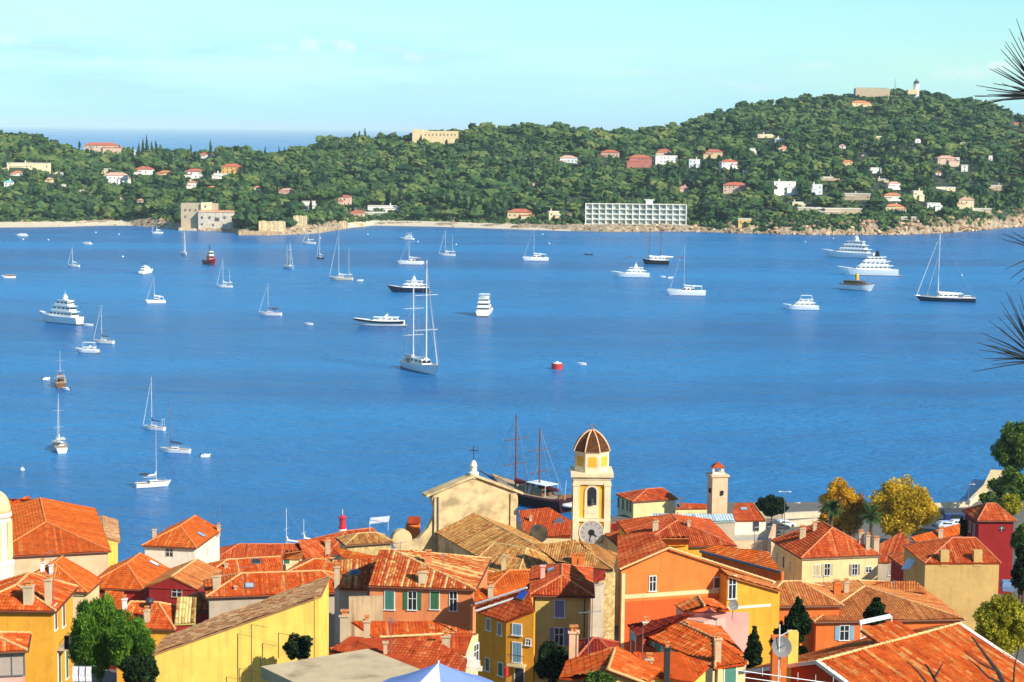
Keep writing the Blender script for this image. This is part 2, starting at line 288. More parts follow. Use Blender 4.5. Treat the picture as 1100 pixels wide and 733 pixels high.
def far_ground(px, D):
    """height of the peninsula at plan distance D along the bearing of picture column px"""
    px = np.asarray(px, float); D = np.asarray(D, float)
    ysh = itp(SHORE, px); hz = 139.2 + ROLL * (px - CX)
    Ds = EYE * F / (ysh - hz); Dr = itp(RIDGE, px); zr = EYE - (itp(SKY_, px) - hz) / F * Dr - TREEH
    t = np.clip((D - Ds) / (Dr - Ds), -.2, 2.2); sf = itp(SHELF, px); ts = np.clip((D - Ds - sf) / (Dr - Ds - sf), -.2, 2.2); rk = itp(ROCK, px)
    x = (px - CX) / F * D
    near = rk * np.clip((D - Ds) / 9., 0, 1)
    g = np.clip(ts, 0, 1) ** .92; bump = vnoise(x, D, 260, 3) * 5.5 * np.clip(np.minimum(t * 3, (1 - t) * 4), 0, 1) + vnoise(x, D, 70, 5) * 1.6 * np.clip(t * 4, 0, 1) * np.clip((1.05 - t) * 6, 0, 1)
    z = near + (zr - rk) * g + bump
    z = np.where(t > 1, zr - (t - 1) * (Dr - Ds) * .16, z)
    z = np.where(D < Ds, (D - Ds) * .25, z)
    cl = vnoise(x, D, 22, 9); z = z + np.where((D > Ds) & (D < Ds + 25), cl * .28 * rk, 0)
    return z
gx = np.linspace(-230, 1240, 420); tt = np.concatenate([[-.06, -.005, .0, .006, .012, .02, .03, .045], np.linspace(.06, 1, 60), np.linspace(1.05, 1.9, 14)])
V = []; 
for px in gx:
    hz = 139.2 + ROLL * (px - CX); Ds = EYE * F / (itp(SHORE, px) - hz); Dr = itp(RIDGE, px); D = Ds + tt * (Dr - Ds)
    D = D + np.where(np.arange(len(tt)) == 3, 3 * math.sin(px * .9) + 2 * math.sin(px * 2.3), 0)
    z = far_ground(np.full(len(D), px), D); V.append(np.stack([(px - CX) / F * D, D, np.maximum(z, -3)], -1))
V = np.array(V); nu, nv = V.shape[:2]; idx = np.arange(nu * nv).reshape(nu, nv)
Fq = np.stack([idx[:-1, :-1], idx[1:, :-1], idx[1:, 1:], idx[:-1, 1:]], -1).reshape(-1, 4)
def land_material():
    m, n, l, b = new_mat('wooded_ground'); b.inputs['Roughness'].default_value = .95
    g = n.new('ShaderNodeNewGeometry'); s = n.new('ShaderNodeSeparateXYZ'); l.new(g.outputs['Position'], s.inputs[0])
    t = n.new('ShaderNodeTexNoise'); t.inputs['Scale'].default_value = .09; t.inputs['Detail'].default_value = 8; t.inputs['Roughness'].default_value = .7; l.new(g.outputs['Position'], t.inputs['Vector'])
    hz = n.new('ShaderNodeMath'); hz.operation = 'MULTIPLY_ADD'; l.new(t.outputs['Fac'], hz.inputs[0]); hz.inputs[1].default_value = -16; l.new(s.outputs['Z'], hz.inputs[2])
    r = n.new('ShaderNodeValToRGB'); e = r.color_ramp.elements; e.new(.5)
    mr = n.new('ShaderNodeMapRange'); mr.inputs[1].default_value = -8; mr.inputs[2].default_value = 6; l.new(hz.outputs[0], mr.inputs[0]); l.new(mr.outputs[0], r.inputs[0])
    e[0].position = .35; e[0].color = (.47, .36, .23, 1); e[1].position = .62; e[1].color = (.36, .27, .17, 1); e[2].position = .8; e[2].color = (.045, .07, .03, 1)
    tc2 = n.new('ShaderNodeTexNoise'); tc2.inputs['Scale'].default_value = .35; tc2.inputs['Detail'].default_value = 8; l.new(g.outputs['Position'], tc2.inputs['Vector'])
    rk = n.new('ShaderNodeValToRGB'); rk.color_ramp.elements[0].position = .35; rk.color_ramp.elements[0].color = (.45, .42, .4, 1); rk.color_ramp.elements[1].position = .65; rk.color_ramp.elements[1].color = (1, 1, 1, 1); l.new(tc2.outputs['Fac'], rk.inputs[0])
    mx = n.new('ShaderNodeMix'); mx.data_type = 'RGBA'; mx.blend_type = 'MULTIPLY'; mx.inputs[0].default_value = 1; l.new(r.outputs[0], mx.inputs[6]); l.new(rk.outputs[0], mx.inputs[7]); l.new(mx.outputs[2], b.inputs['Base Color'])
    bp = n.new('ShaderNodeBump'); bp.inputs['Strength'].default_value = .8; bp.inputs['Distance'].default_value = 2; l.new(tc2.outputs['Fac'], bp.inputs['Height']); l.new(bp.outputs[0], b.inputs['Normal'])
    return m
tag(npmesh('peninsula_hills', V.reshape(-1, 3), Fq, np.zeros(len(Fq)), land_material()), kind='structure')
def far_hit(px, py):
    """where the picture ray meets the peninsula"""
    hz = 139.2 + ROLL * (px - CX); Ds = EYE * F / (itp(SHORE, px) - hz); Dr = itp(RIDGE, px)
    D = np.linspace(Ds, Dr, 700); d = ray(px, py); zr_ = EYE + d[2] / d[1] * D; zt = far_ground(np.full(700, px), D)
    w = np.nonzero(zt >= zr_)[0]; k = w[0] if len(w) else 699
    return np.array([d[0] / d[1] * D[k], D[k], zr_[k]]), float(zt[k])
# town hillside ------------------------------------------------------
TG = np.array([(-60, 78), (0, 76.5), (30, 70), (62, 58.5), (75, 53), (100, 40), (120, 34), (150, 29), (180, 25), (215, 18), (250, 12), (290, 8), (325, 4.5), (345, 3.2), (420, 2.6)])
COAST = np.array([(-220, 296), (-60, 296), (-12, 300), (-4, 345), (30, 376), (45, 384), (95, 386), (101, 388), (106, 405), (112, 418), (118, 422), (220, 422)])
def town_ground(x, y):
    z = np.interp(y, TG[:, 0], TG[:, 1]); r = np.clip((x - 85) / 40, 0, 1) * np.clip((y - 180) / 60, 0, 1) * np.clip((350 - y) / 50, 0, 1)
    return z + r * 9
xs = np.linspace(-220, 220, 111); yy = np.linspace(0, 1, 90); V = []
for x in xs:
    yc = np.interp(x, COAST[:, 0], COAST[:, 1]); y = -60 + yy * (yc + 60)
    V.append(np.concatenate([np.stack([np.full(90, x), y, town_ground(x, y)], -1), [[x, yc + .05, -3]]]))
V = np.array(V); nu, nv = V.shape[:2]; idx = np.arange(nu * nv).reshape(nu, nv)
Fq = np.stack([idx[:-1, :-1], idx[1:, :-1], idx[1:, 1:], idx[:-1, 1:]], -1).reshape(-1, 4)
STREET = plaster('street_paving', (.17, .155, .135), (.07, .065, .06), .5)
tag(npmesh('town_ground', V.reshape(-1, 3), Fq, np.zeros(len(Fq)), STREET), kind='structure')
# ------------------------------------------------------------------ trees of the peninsula
def ico(sub):
    t = (1 + 5 ** .5) / 2; v = [(-1, t, 0), (1, t, 0), (-1, -t, 0), (1, -t, 0), (0, -1, t), (0, 1, t), (0, -1, -t), (0, 1, -t), (t, 0, -1), (t, 0, 1), (-t, 0, -1), (-t, 0, 1)]
    f = [(0, 11, 5), (0, 5, 1), (0, 1, 7), (0, 7, 10), (0, 10, 11), (1, 5, 9), (5, 11, 4), (11, 10, 2), (10, 7, 6), (7, 1, 8), (3, 9, 4), (3, 4, 2), (3, 2, 6), (3, 6, 8), (3, 8, 9), (4, 9, 5), (2, 4, 11), (6, 2, 10), (8, 6, 7), (9, 8, 1)]
    v = [np.array(p) / np.linalg.norm(p) for p in v]
    for _ in range(sub):
        c = {}; nf = []
        def mid(a, b):
            k = (min(a, b), max(a, b))
            if k not in c: q = v[a] + v[b]; v.append(q / np.linalg.norm(q)); c[k] = len(v) - 1
            return c[k]
        for a, b, d in f:
            x, y, z = mid(a, b), mid(b, d), mid(d, a); nf += [(a, x, z), (b, y, x), (d, z, y), (x, y, z)]
        f = nf
    return np.array(v), np.array(f)
IV, IF = ico(1)
def crowns(cent, rad, tone, jit=.30, rng=RNG):
    """ragged crown masses: cent (N,3), rad (N,3); returns V, F, tile"""
    N = len(cent); k = len(IV)
    V = IV[None] * (1 + rng.normal(0, jit, (N, k, 1))) * rad[:, None] + cent[:, None]
    Fc = IF[None] + (np.arange(N) * k)[:, None, None]
    tl = np.clip(tone[:, None] + rng.normal(0, .10, (N, len(IF))), 0, 1)
    return V.reshape(-1, 3), Fc.reshape(-1, 3), tl.ravel()
FOREST = attr_mat('forest_leaves', [(.010, .030, .018), (.026, .066, .026), (.056, .112, .034), (.104, .165, .044), (.175, .205, .058)], rough=.9, trans=.15)
PINE = attr_mat('pine_needles', [(.022, .05, .014), (.045, .09, .02), (.08, .13, .026)], rough=.9, trans=.15)
CYP = attr_mat('cypress_needles', [(.008, .020, .010), (.018, .040, .014), (.035, .06, .02)], rough=.9)
BARK = flat('bark', (.10, .07, .05), .95, var=.3, scale=3)
# villas on the far slopes: (px, py of base, width px, height px, roof, wall, label)
VILLAS = []
def villa(*a): VILLAS.append(a)
villa(108, 164, 35, 9, 'red', 'rose', 'long red roofed palace on the low ridge against the open sea')
villa(31, 182, 42, 6, 'none', 'cream', 'long low cream building with flat top among trees at the far left')
villa(4, 183, 8, 7, 'none', 'cream', 'small cream house at the left end of the long low cream building')
villa(9, 206, 9, 12, 'blue', 'white', 'tall narrow white villa with turquoise roof')
villa(19, 189, 12, 4, 'orange', 'white', 'low white house with orange roof under the long low cream building')
villa(64, 189, 9, 3, 'none', 'white', 'flat white roof peeping out of trees left of the large white villa')
villa(68, 203, 4, 4, 'none', 'white', 'tiny white hut deep in trees above the yellow shore cliff')
villa(89, 208, 8, 3, 'none', 'white', 'flat pale roof beneath a pine left of the large white villa')
villa(125, 199, 26, 12, 'pink', 'white', 'large white villa stepping up the slope with pink tiles')
villa(113, 188, 8, 6, 'none', 'cream', 'small square cream tower behind the large white villa')
villa(132, 215, 6, 5, 'pink', 'rose', 'little rose house below the large white villa')
villa(150, 218, 7, 3, 'pink', 'rose', 'low pink roofed house above the shaded cove')
villa(154, 188, 19, 7, 'red', 'white', 'white villa with wide red hipped roof left of the ochre villa row')
villa(177, 189, 15, 4, 'orange', 'sand', 'long low sand house with orange roof beside the white red roofed villa')
villa(143, 170, 4, 8, 'none', 'white', 'slender white tower by dark cypresses on the low ridge')
villa(208, 192, 19, 9, 'red', 'white', 'two storey white villa with red roof behind umbrella pines')
villa(206, 203, 9, 8, 'orange', 'white', 'small white house with orange gable above umbrella pines')
villa(222, 170, 16, 5, 'red', 'white', 'white house with red roof high among cypresses')
villa(249, 187, 23, 9, 'red', 'ochre', 'ochre villa with flat red roof on the wooded slope')
villa(236, 192, 13, 5, 'none', 'white', 'low white annex in front of the ochre villa')
villa(227, 206, 9, 5, 'orange', 'sand', 'sand cottage with orange roof among bright pines')
villa(308, 208, 14, 4, 'pink', 'rose', 'low rose house with pale pink roof deep in the wood')
villa(331, 226, 13, 9, 'none', 'white', 'white villa with square corner turret above the cream sea wall')
villa(370, 222, 13, 12, 'red', 'rose', 'tall rose house with red roof at the left end of the beach')
villa(383, 234, 16, 6, 'red', 'rose', 'low red beach house near the jetty')
villa(410, 227, 30, 5, 'none', 'white', 'long white beach pavilion with flat roof')
villa(405, 233, 26, 4, 'none', 'greenish', 'low green shaded beach hut in front of the white pavilion')
villa(558, 235, 26, 8, 'red', 'sand', 'sand coloured house with red roof beside the beach road')
villa(595, 238, 11, 10, 'none', 'sand', 'pale square block by the cliff left of the hotel')
villa(611, 176, 19, 7, 'pink', 'pale', 'pale blue house with pink roof on the mid slope')
villa(655, 170, 19, 7, 'red', 'rose', 'rose arcaded house with red roof on the mid slope')
villa(688, 180, 24, 12, 'red', 'brick', 'dark red villa with balconies on the mid slope')
villa(716, 176, 24, 8, 'none', 'white', 'flat roofed white modern villa right of the dark red villa')
villa(714, 166, 16, 4, 'red', 'rose', 'row of red roofs just above the flat white modern villa')
villa(767, 171, 18, 9, 'red', 'sand', 'sand coloured villa with red hipped roof high on the slope')
villa(784, 182, 18, 9, 'red', 'white', 'bright white villa with red roof just below the sand coloured villa')
villa(746, 180, 12, 8, 'none', 'pale', 'small pale house left of the two hipped villas')
villa(790, 207, 26, 9, 'red', 'rose', 'long rose villa with red roof on a terrace')
villa(839, 164, 12, 7, 'orange', 'rose', 'orange roofed house in the upper wood')
villa(838, 152, 9, 3, 'none', 'white', 'flat white roof just above the orange roofed house')
villa(809, 166, 7, 6, 'none', 'white', 'small white house in the upper wood left of the orange roofed one')
villa(800, 188, 4, 4, 'none', 'white', 'tiny white pavilion right of the bright white villa')
villa(843, 210, 24, 14, 'none', 'white', 'big white stepped modern house above the rocky shore')
villa(878, 209, 11, 10, 'none', 'pale', 'pale house with round arches above the road')
villa(911, 178, 10, 5, 'orange', 'sand', 'sand house with orange roof below the summit wood')
villa(941, 186, 12, 5, 'none', 'white', 'low white house right of the sand house below the summit wood')
villa(929, 168, 7, 3, 'pink', 'rose', 'little rose roof under the summit wood')
villa(961, 204, 13, 8, 'pink', 'white', 'white villa with pink roof and outside stair')
villa(920, 215, 29, 6, 'none', 'stone', 'long stone retaining house front on a terrace')
villa(959, 216, 18, 7, 'orange', 'white', 'white house with broad orange roof under the villa with outside stair')
villa(961, 228, 19, 7, 'orange', 'cream', 'low cream house with wide overhanging brown roof near the shore')
villa(906, 232, 40, 7, 'none', 'stone', 'long stone terrace building just above the shore road')
villa(986, 216, 10, 10, 'none', 'cream', 'narrow cream house with arched opening')
villa(1003, 228, 14, 9, 'none', 'white', 'white house with pergola posts near the cliff')
villa(1017, 178, 20, 9, 'pink', 'rose', 'large rose mansion with white end on the right slope')
villa(1027, 177, 7, 7, 'none', 'white', 'white wing attached right of the large rose mansion')
villa(1038, 226, 16, 13, 'pink', 'cream', 'tall cream villa with gabled end above the cliff')
villa(1036, 185, 7, 7, 'none', 'white', 'white cube house below the large rose mansion')
villa(1064, 174, 4, 6, 'none', 'white', 'slim white house alone on the right slope')
villa(1092, 139, 9, 7, 'red', 'sand', 'house with red roof on the right shoulder of the hill')
villa(986, 154, 6, 4, 'none', 'white', 'small white house in the wood under the lookout tower')
villa(1034, 160, 5, 6, 'none', 'sand', 'small sand house in the wood right of the lookout tower')
villa(1055, 229, 20, 4, 'none', 'stone', 'stone terrace wall house on top of the sea cliff')
villa(925, 114, 20, 4, 'orange', 'sand', 'cluster of sand houses just below the summit')
villa(870, 227, 26, 3, 'none', 'stone', 'long low stone terrace left of the terrace building by the shore road')
villa(893, 194, 18, 3, 'none', 'stone', 'low stone terrace wall house in the wood above the round arched house')
villa(1016, 205, 22, 3, 'none', 'cream', 'low cream terrace on the right slope under the rose mansion')
villa(948, 196, 10, 3, 'none', 'sand', 'sand cabin half hidden by trees above the villa with outside stair')
villa(800, 242, 14, 6, 'none', 'ochre', 'ochre boathouse low on the rocky shore')
villa(976, 238, 16, 4, 'none', 'stone', 'stone boathouse terrace above the rocks at the right')
villa(857, 222, 12, 4, 'none', 'sand', 'sand garage house below the big white modern house')
villa(735, 205, 9, 4, 'pink', 'rose', 'little rose lodge beside the long rose villa')
villa(575, 200, 6, 3, 'pink', 'sand', 'lonely sand hut with pink roof in the middle of the wood')
villa(1008, 190, 6, 5, 'orange', 'white', 'little white house with orange roof left of the white cube')
villa(905, 160, 7, 4, 'pink', 'white', 'small white house with pink roof on the upper slope')
villa(944, 150, 6, 3, 'none', 'cream', 'cream summer house high in the wood below the summit')
villa(1070, 205, 12, 5, 'none', 'stone', 'stone ruin terrace by the bare cliff at the right')
villa(276, 205, 8, 4, 'orange', 'white', 'white cottage with orange roof left of the low rose house')
villa(52, 196, 8, 4, 'pink', 'sand', 'sand cottage with pink roof under the long low cream building')
villa(822, 148, 16, 3, 'none', 'cream', 'long cream garden house on the upper slope')
VW = dict(rose=L(216, 182, 160), cream=L(236, 214, 170), white=L(240, 234, 222), sand=L(224, 196, 150), ochre=L(222, 174, 92), pale=L(206, 214, 214), brick=L(178, 108, 92), stone=L(190, 168, 138), greenish=L(120, 140, 112))
VWM = {k: flat('villa_' + k, c, .9, var=.1, scale=.3) for k, c in VW.items()}
VR = dict(red=L(188, 100, 72), orange=L(206, 132, 84), pink=L(212, 160, 138), blue=L(110, 190, 190))
VRM = {k: flat('villa_roof_' + k, c, .9, var=.15, scale=.4) for k, c in VR.items()}; VRM['none'] = flat('villa_roof_flat', L(214, 206, 190), .9, var=.12, scale=.4)
VGL = flat('villa_window', (.11, .10, .10), .3)
CLEAR = []   # picture boxes whose foreground is garden, not wood
def near_house(name, P, w, h, dep, roof, wall, label, cat='villa', ang=0., nwin=None, group=None):
    th = thing(name, label, cat, P, group); ca, sa = math.cos(ang), math.sin(ang)
    X = lambda a, b, c: (P[0] + a * ca - b * sa, P[1] + a * sa + b * ca, P[2] + c)
    wl_ = MB(); hw = w / 2
    wl_.add([X(-hw, 0, -5), X(hw, 0, -5), X(hw, dep, -5), X(-hw, dep, -5), X(-hw, 0, h), X(hw, 0, h), X(hw, dep, h), X(-hw, dep, h)], [(3, 2, 1, 0), (4, 5, 6, 7), (0, 1, 5, 4), (1, 2, 6, 5), (2, 3, 7, 6), (3, 0, 4, 7)])
    wl_.build('wall', VWM[wall], th)
    rf = MB(); o = .6
    if roof in ('none',):
        rf.add([X(-hw - .2, -.2, h), X(hw + .2, -.2, h), X(hw + .2, dep + .2, h), X(-hw - .2, dep + .2, h), X(-hw - .2, -.2, h + .7), X(hw + .2, -.2, h + .7), X(hw + .2, dep + .2, h + .7), X(-hw - .2, dep + .2, h + .7)], [(3, 2, 1, 0), (4, 5, 6, 7), (0, 1, 5, 4), (1, 2, 6, 5), (2, 3, 7, 6), (3, 0, 4, 7)])
    else:
        rs = min(w, dep) * .24; i = min(w * .45, dep / 2)
        b = [X(-hw - o, -o, h), X(hw + o, -o, h), X(hw + o, dep + o, h), X(-hw - o, dep + o, h)]; t = [X(-hw + i, dep / 2, h + rs), X(hw - i, dep / 2, h + rs)]
        rf.add(b + t, [(0, 1, 5, 4), (1, 2, 5), (2, 3, 4, 5), (3, 0, 4), (3, 2, 1, 0)])
    rf.build('roof', VRM[roof], th)
    if w > 7 and cat == 'villa':
        sd = random.choice((-1, 1)); x0, x1 = (hw * .15, hw * 1.25) if sd > 0 else (-hw * 1.25, -hw * .15); hz_ = h * random.uniform(.45, .7); f_ = -random.uniform(1.2, 2.6); wg = MB()
        wg.add([X(x0, f_, -5), X(x1, f_, -5), X(x1, dep * .7, -5), X(x0, dep * .7, -5), X(x0, f_, hz_), X(x1, f_, hz_), X(x1, dep * .7, hz_), X(x0, dep * .7, hz_)], [(3, 2, 1, 0), (4, 5, 6, 7), (0, 1, 5, 4), (1, 2, 6, 5), (2, 3, 7, 6), (3, 0, 4, 7)]); wg.build('wing', VWM[wall], th); rg = MB(); e_ = .4; rise_ = .9
        rg.add([X(x0 - e_, f_ - e_, hz_ + .02), X(x1 + e_, f_ - e_, hz_ + .02), X(x1 + e_, dep * .7, hz_ + .02 + rise_), X(x0 - e_, dep * .7, hz_ + .02 + rise_), X(x0 - e_, f_ - e_, hz_ + .3), X(x1 + e_, f_ - e_, hz_ + .3), X(x1 + e_, dep * .7, hz_ + .3 + rise_), X(x0 - e_, dep * .7, hz_ + .3 + rise_)], [(3, 2, 1, 0), (4, 5, 6, 7), (0, 1, 5, 4), (1, 2, 6, 5), (2, 3, 7, 6), (3, 0, 4, 7)]); rg.build('wing_roof', VRM[roof], th)
        if random.random() < .6: cb = MB(); q_ = X(random.uniform(-.3, .3) * w, dep * .5, h + 1.4); cb.box(q_, (.9, .9, 2.6)); cb.build('chimney', VWM[wall], th)
    n = nwin or max(1, int(w / 3.4)); fl = max(1, int(h / 3.0))
    for k in range(fl):
        for j in range(n):
            if random.random() < .3 and n * fl > 2: continue
            wb = MB(); cx = (j + .5) / n * w - hw; cz = (k + .5) / fl * h; ww = min(1.1, w / n * .36); wh = min(1.5, h / fl * .45)
            wb.add([X(cx - ww / 2, -.06, cz - wh / 2), X(cx + ww / 2, -.06, cz - wh / 2), X(cx + ww / 2, -.06, cz + wh / 2), X(cx - ww / 2, -.06, cz + wh / 2), X(cx - ww / 2, .05, cz - wh / 2), X(cx + ww / 2, .05, cz - wh / 2), X(cx + ww / 2, .05, cz + wh / 2), X(cx - ww / 2, .05, cz + wh / 2)], [(0, 1, 2, 3), (0, 4, 5, 1), (1, 5, 6, 2), (2, 6, 7, 3), (3, 7, 4, 0)])
            wb.build('window', VGL, th)
    return th
for (px, py, wpx, hpx, roof, wall, lab) in VILLAS:
    P, zt = far_hit(px, py); s = P[1] / F
    w = wpx * s; h = hpx * s * (.86 if roof != 'none' else 1.0)
    near_house('villa', P, w, h, max(6, min(11, w * .6)), roof, wall, lab, 'villa', random.uniform(-.16, .22) if w < 30 else .05)
    CLEAR.append((px - wpx / 2 - 1, px + wpx / 2 + 1, py - hpx * 1.3, py - hpx * .36, P[1]))
# seaside hotel: long white block of loggias between upright fins
P0, _ = far_hit(629, 244.5); P1, _ = far_hit(737, 245.5); Dh = 1512.; sH = Dh / F
hx0 = at(629, 240, Dh)[0]; hx1 = at(737, 240, Dh)[0]; hz0 = 4.0; hz1 = at(680, 219.5, Dh)[2]
HOT = thing('seaside_hotel', 'long white hotel block with loggias between upright fins above shore rocks', 'hotel', ((hx0 + hx1) / 2, Dh, hz0))
b = MB(); b.box(((hx0 + hx1) / 2, Dh + 8, (hz0 + hz1) / 2 - 1), (hx1 - hx0, 12, hz1 - hz0 + 2)); b.build('wall', VWM['sand'], HOT)
b = MB(); nf = 15
for i in range(nf + 1):
    x = hx0 + (hx1 - hx0) * i / nf; b.box((x, Dh + .8, (hz0 + hz1) / 2), (.7, 2.4, hz1 - hz0))
b.build('fin', flat('hotel_white', (.74, .76, .72), .8), HOT)
for k in range(5):
    z = hz0 + (hz1 - hz0) * k / 4; b = MB(); b.box(((hx0 + hx1) / 2, Dh + 1.0, z), (hx1 - hx0 - .02, 2.0, .4)); b.build('floor_slab', flat('hotel_white', (.74, .76, .72), .8), HOT)
for k in range(4):
    for i in range(nf):
        x = hx0 + (hx1 - hx0) * (i + .5) / nf; z = hz0 + (hz1 - hz0) * (k + .5) / 4; wdt = (hx1 - hx0) / nf * .62
        b = MB(); b.box((x + random.uniform(-.3, .3), Dh + 1.93, z - .2), (wdt, .1, 2.6)); b.build('window', flat('hotel_pane' + str(random.randint(0, 2)), [(.24, .28, .27), (.40, .44, .41), (.52, .50, .44)][random.randint(0, 2)], .3), HOT)
        if k < 3 or i % 2:
            b = MB(); b.box((x, Dh + .1, z - 1.7), (wdt * 1.35, .08, 1.0)); b.build('balcony_rail', flat('hotel_rail', (.55, .62, .58), .5), HOT)
b = MB(); b.box((at(698, 218, Dh)[0], Dh + 6, hz1 + 1.6), (5.5, 5, 3.2)); b.box((at(698, 218, Dh)[0], Dh + 6, hz1 + 3.4), (8, 6, .5)); b.build('roof_room', VWM['white'], HOT)
CLEAR.append((626, 741, 216, 246, Dh + 3))
# old sea fort villa on the point
Df = shore_D(222.) + 3
FV = thing('sea_villa', 'old stone sea villa with square turret and terracotta roof on the water', 'villa', (at(222, 246, Df)[0], Df, 1.5))
def fbx(x0, x1, y0, y1, d0, dep, mat, nm, par):
    a = at(x0, y1, Df + d0); c = at(x1, y0, Df + d0); b = MB(); b.box(((a[0] + c[0]) / 2, Df + d0 + dep / 2, (min(a[2], 1.) + c[2]) / 2), (c[0] - a[0], dep, c[2] - min(a[2], 1.))); return b.build(nm, mat, par)
fbx(194.5, 232, 219, 247, 6, 12, VWM['stone'], 'old_wing', FV); fbx(216, 226.5, 218, 247, 4, 8, VWM['cream'], 'turret', FV); fbx(213, 250, 227.5, 247, 0, 9, flat('fort_stone', L(204, 190, 168), .95, var=.25, scale=.5), 'wall', FV)
a = at(213, 228, Df); c = at(250, 228, Df); b = MB(); b.add([(a[0] - .4, Df - .4, a[2]), (c[0] + .4, Df - .4, a[2]), (c[0] + .4, Df + 9.4, a[2]), (a[0] - .4, Df + 9.4, a[2]), (a[0], Df + 4.5, a[2] + 1.5), (c[0], Df + 4.5, a[2] + 1.5)], [(0, 1, 5, 4), (1, 2, 5), (2, 3, 4, 5), (3, 0, 4), (3, 2, 1, 0)]); b.build('roof', VRM['orange'], FV)
for (x, y, w, h) in [(217, 234, 2.2, 3), (225, 234, 2.2, 3), (233, 236, 5, 4), (241, 234, 2.2, 3), (217, 241, 2, 2.4), (229, 242, 2, 2.4), (240, 242, 2, 2.4)]:
    q = at(x, y, Df - .05); b = MB(); b.box((q[0], Df - .03, q[2]), (w * Df / F, .12, h * Df / F)); b.build('window', VGL, FV)
for (x, y) in [(199, 226), (204, 226), (210, 226), (199, 233), (220.5, 222)]:
    q = at(x, y, Df + (3.95 if x > 215 else 5.95)); b = MB(); b.box((q[0], q[1], q[2]), (1.3, .12, 1.8)); b.build('window', VGL, FV)
CLEAR.append((192, 252, 217, 248, Df + 3))
# terraces, jetties and sea walls of the point
def sea_wall(x0, x1, ytop, D, label, mat, dep=4.):
    a = at(x0, ytop, D); c = at(x1, ytop, D); w = tag(None, None) if False else None
    b = MB(); n = 14; xs_ = np.linspace(a[0], c[0], n); v = []
    for x in xs_:
        j = random.uniform(-.25, .25); v += [(x, D + j - .8, -1.5), (x, D + j, a[2] + random.uniform(-.6, .2)), (x, D + dep, a[2] + random.uniform(-.5, .3)), (x, D + dep, -1.5)]
    f = [(4 * i + k, 4 * i + 4 + k, 4 * i + 5 + k, 4 * i + 1 + k) for i in range(n - 1) for k in range(3)] + [(0, 1, 2, 3), (4 * n - 1, 4 * n - 2, 4 * n - 3, 4 * n - 4)]
    b.add(v, f); loc = ((a[0] + c[0]) / 2, D, 0); o = b.build('sea_wall', mat, None, loc=loc); CLEAR.append((x0, x1, ytop - 1, ytop + 12, D + 1)); return tag(o, label, 'wall')
PWALL = masonry('point_wall', L(222, 196, 150), L(160, 134, 100), .45)
ROCKM = masonry('shore_rock', L(206, 172, 128), L(120, 96, 70), .25)
sea_wall(278, 306, 237.5, shore_D(292.) + 6, 'tall pale terrace wall with buttress on the rocky point', PWALL)
sea_wall(315, 329, 232, shore_D(322.) + 8, 'tall cream wall with arched mouth below the white turreted villa', PWALL, 6)
sea_wall(364, 371, 238, shore_D(367.) + 3, 'square stone pier head at the left end of the beach', PWALL, 8)
sea_wall(371, 392, 239.5, shore_D(382.) + 4, 'low pale jetty running from the stone pier head', PWALL, 6)
sea_wall(256, 292, 248.5, shore_D(274.) - 4, 'low flat rock landing stage at the foot of the point', ROCKM, 8)
sea_wall(192, 222, 245, shore_D(207.) - 1, 'low quay strip at the foot of the old sea villa', VWM['stone'], 6)
# fort on the middle ridge, summit ruin, tower and mast
P, zt = far_hit(466, 148.5)
def ridge_block(name, x0, x1, y0, y1, D, mat, label, cat, dep=14.):
    a = at(x0, y1, D); c = at(x1, y0, D); th = thing(name, label, cat, ((a[0] + c[0]) / 2, D, a[2])); b = MB(); b.box(((a[0] + c[0]) / 2, D + dep / 2, (a[2] - 8 + c[2]) / 2), (c[0] - a[0], dep, c[2] - a[2] + 8)); b.build('wall', mat, th)
    CLEAR.append((x0, x1, y0, y1 - 1.5, D)); return th
t1 = ridge_block('hill_fort', 444, 492, 141, 149, 1935, VWM['sand'], 'long sand coloured fort on the ridge between dark trees', 'fort')
b = MB(); a = at(443, 149, 1934); c = at(454, 139, 1934); b.box(((a[0] + c[0]) / 2, 1934 + 7, (a[2] - 8 + c[2]) / 2), (c[0] - a[0], 16, c[2] - a[2] + 8)); b.build('bastion', VWM['sand'], t1)
for i in range(9):
    q = at(457 + i * 4, 145, 1934.9); b = MB(); b.box((q[0], 1934.95, q[2]), (1.0, .2, 2.0)); b.build('window', VGL, t1)
t2 = ridge_block('ruined_fort', 919, 956, 95.5, 103, 2440, VWM['stone'], 'long ruined pinkish fort wall along the hilltop', 'ruin')
b = MB()
for i in range(12):
    a = at(920 + i * 3, 95.5, 2440); b.box((a[0], 2443, a[2] + .8), (2.0, 4, random.uniform(.8, 2.4)))
b.build('broken_parapet', VWM['stone'], t2)
t3 = thing('lookout_tower', 'white round lookout tower with dark cap on the summit', 'tower', at(984, 102, 2440)); q = at(984, 102, 2440); s = 2440 / F
b = MB(); b.lathe((q[0], q[1], q[2] - 6), [(4.0, 0), (3.6, 10 * s + 6), (4.3, 10.4 * s + 6), (4.3, 11.4 * s + 6)], 14); b.build('tower_shaft', VWM['white'], t3)
b = MB(); b.lathe((q[0], q[1], q[2] + 11.4 * s), [(3.4, 0), (3.4, 2.2), (4.2, 2.4), (1.0, 5.0), (.3, 7.0)], 14); b.build('lantern', VGL, t3)
b = MB(); a = at(980, 99, 2436); b.box((a[0], 2436, a[2]), (13, 8, 6)); b.build('base_building', VWM['sand'], t3); CLEAR.append((973, 990, 84, 101, 2430))
t4 = thing('radio_mast', 'thin lattice radio mast left of the lookout tower', 'mast', at(961.5, 103, 2445)); a = at(961.5, 104, 2445); c = at(961.5, 84.5, 2445); b = MB(); b.tube(a, c, .55, .2, 4); b.build('lattice_pole', GREYM, t4)
b = MB()
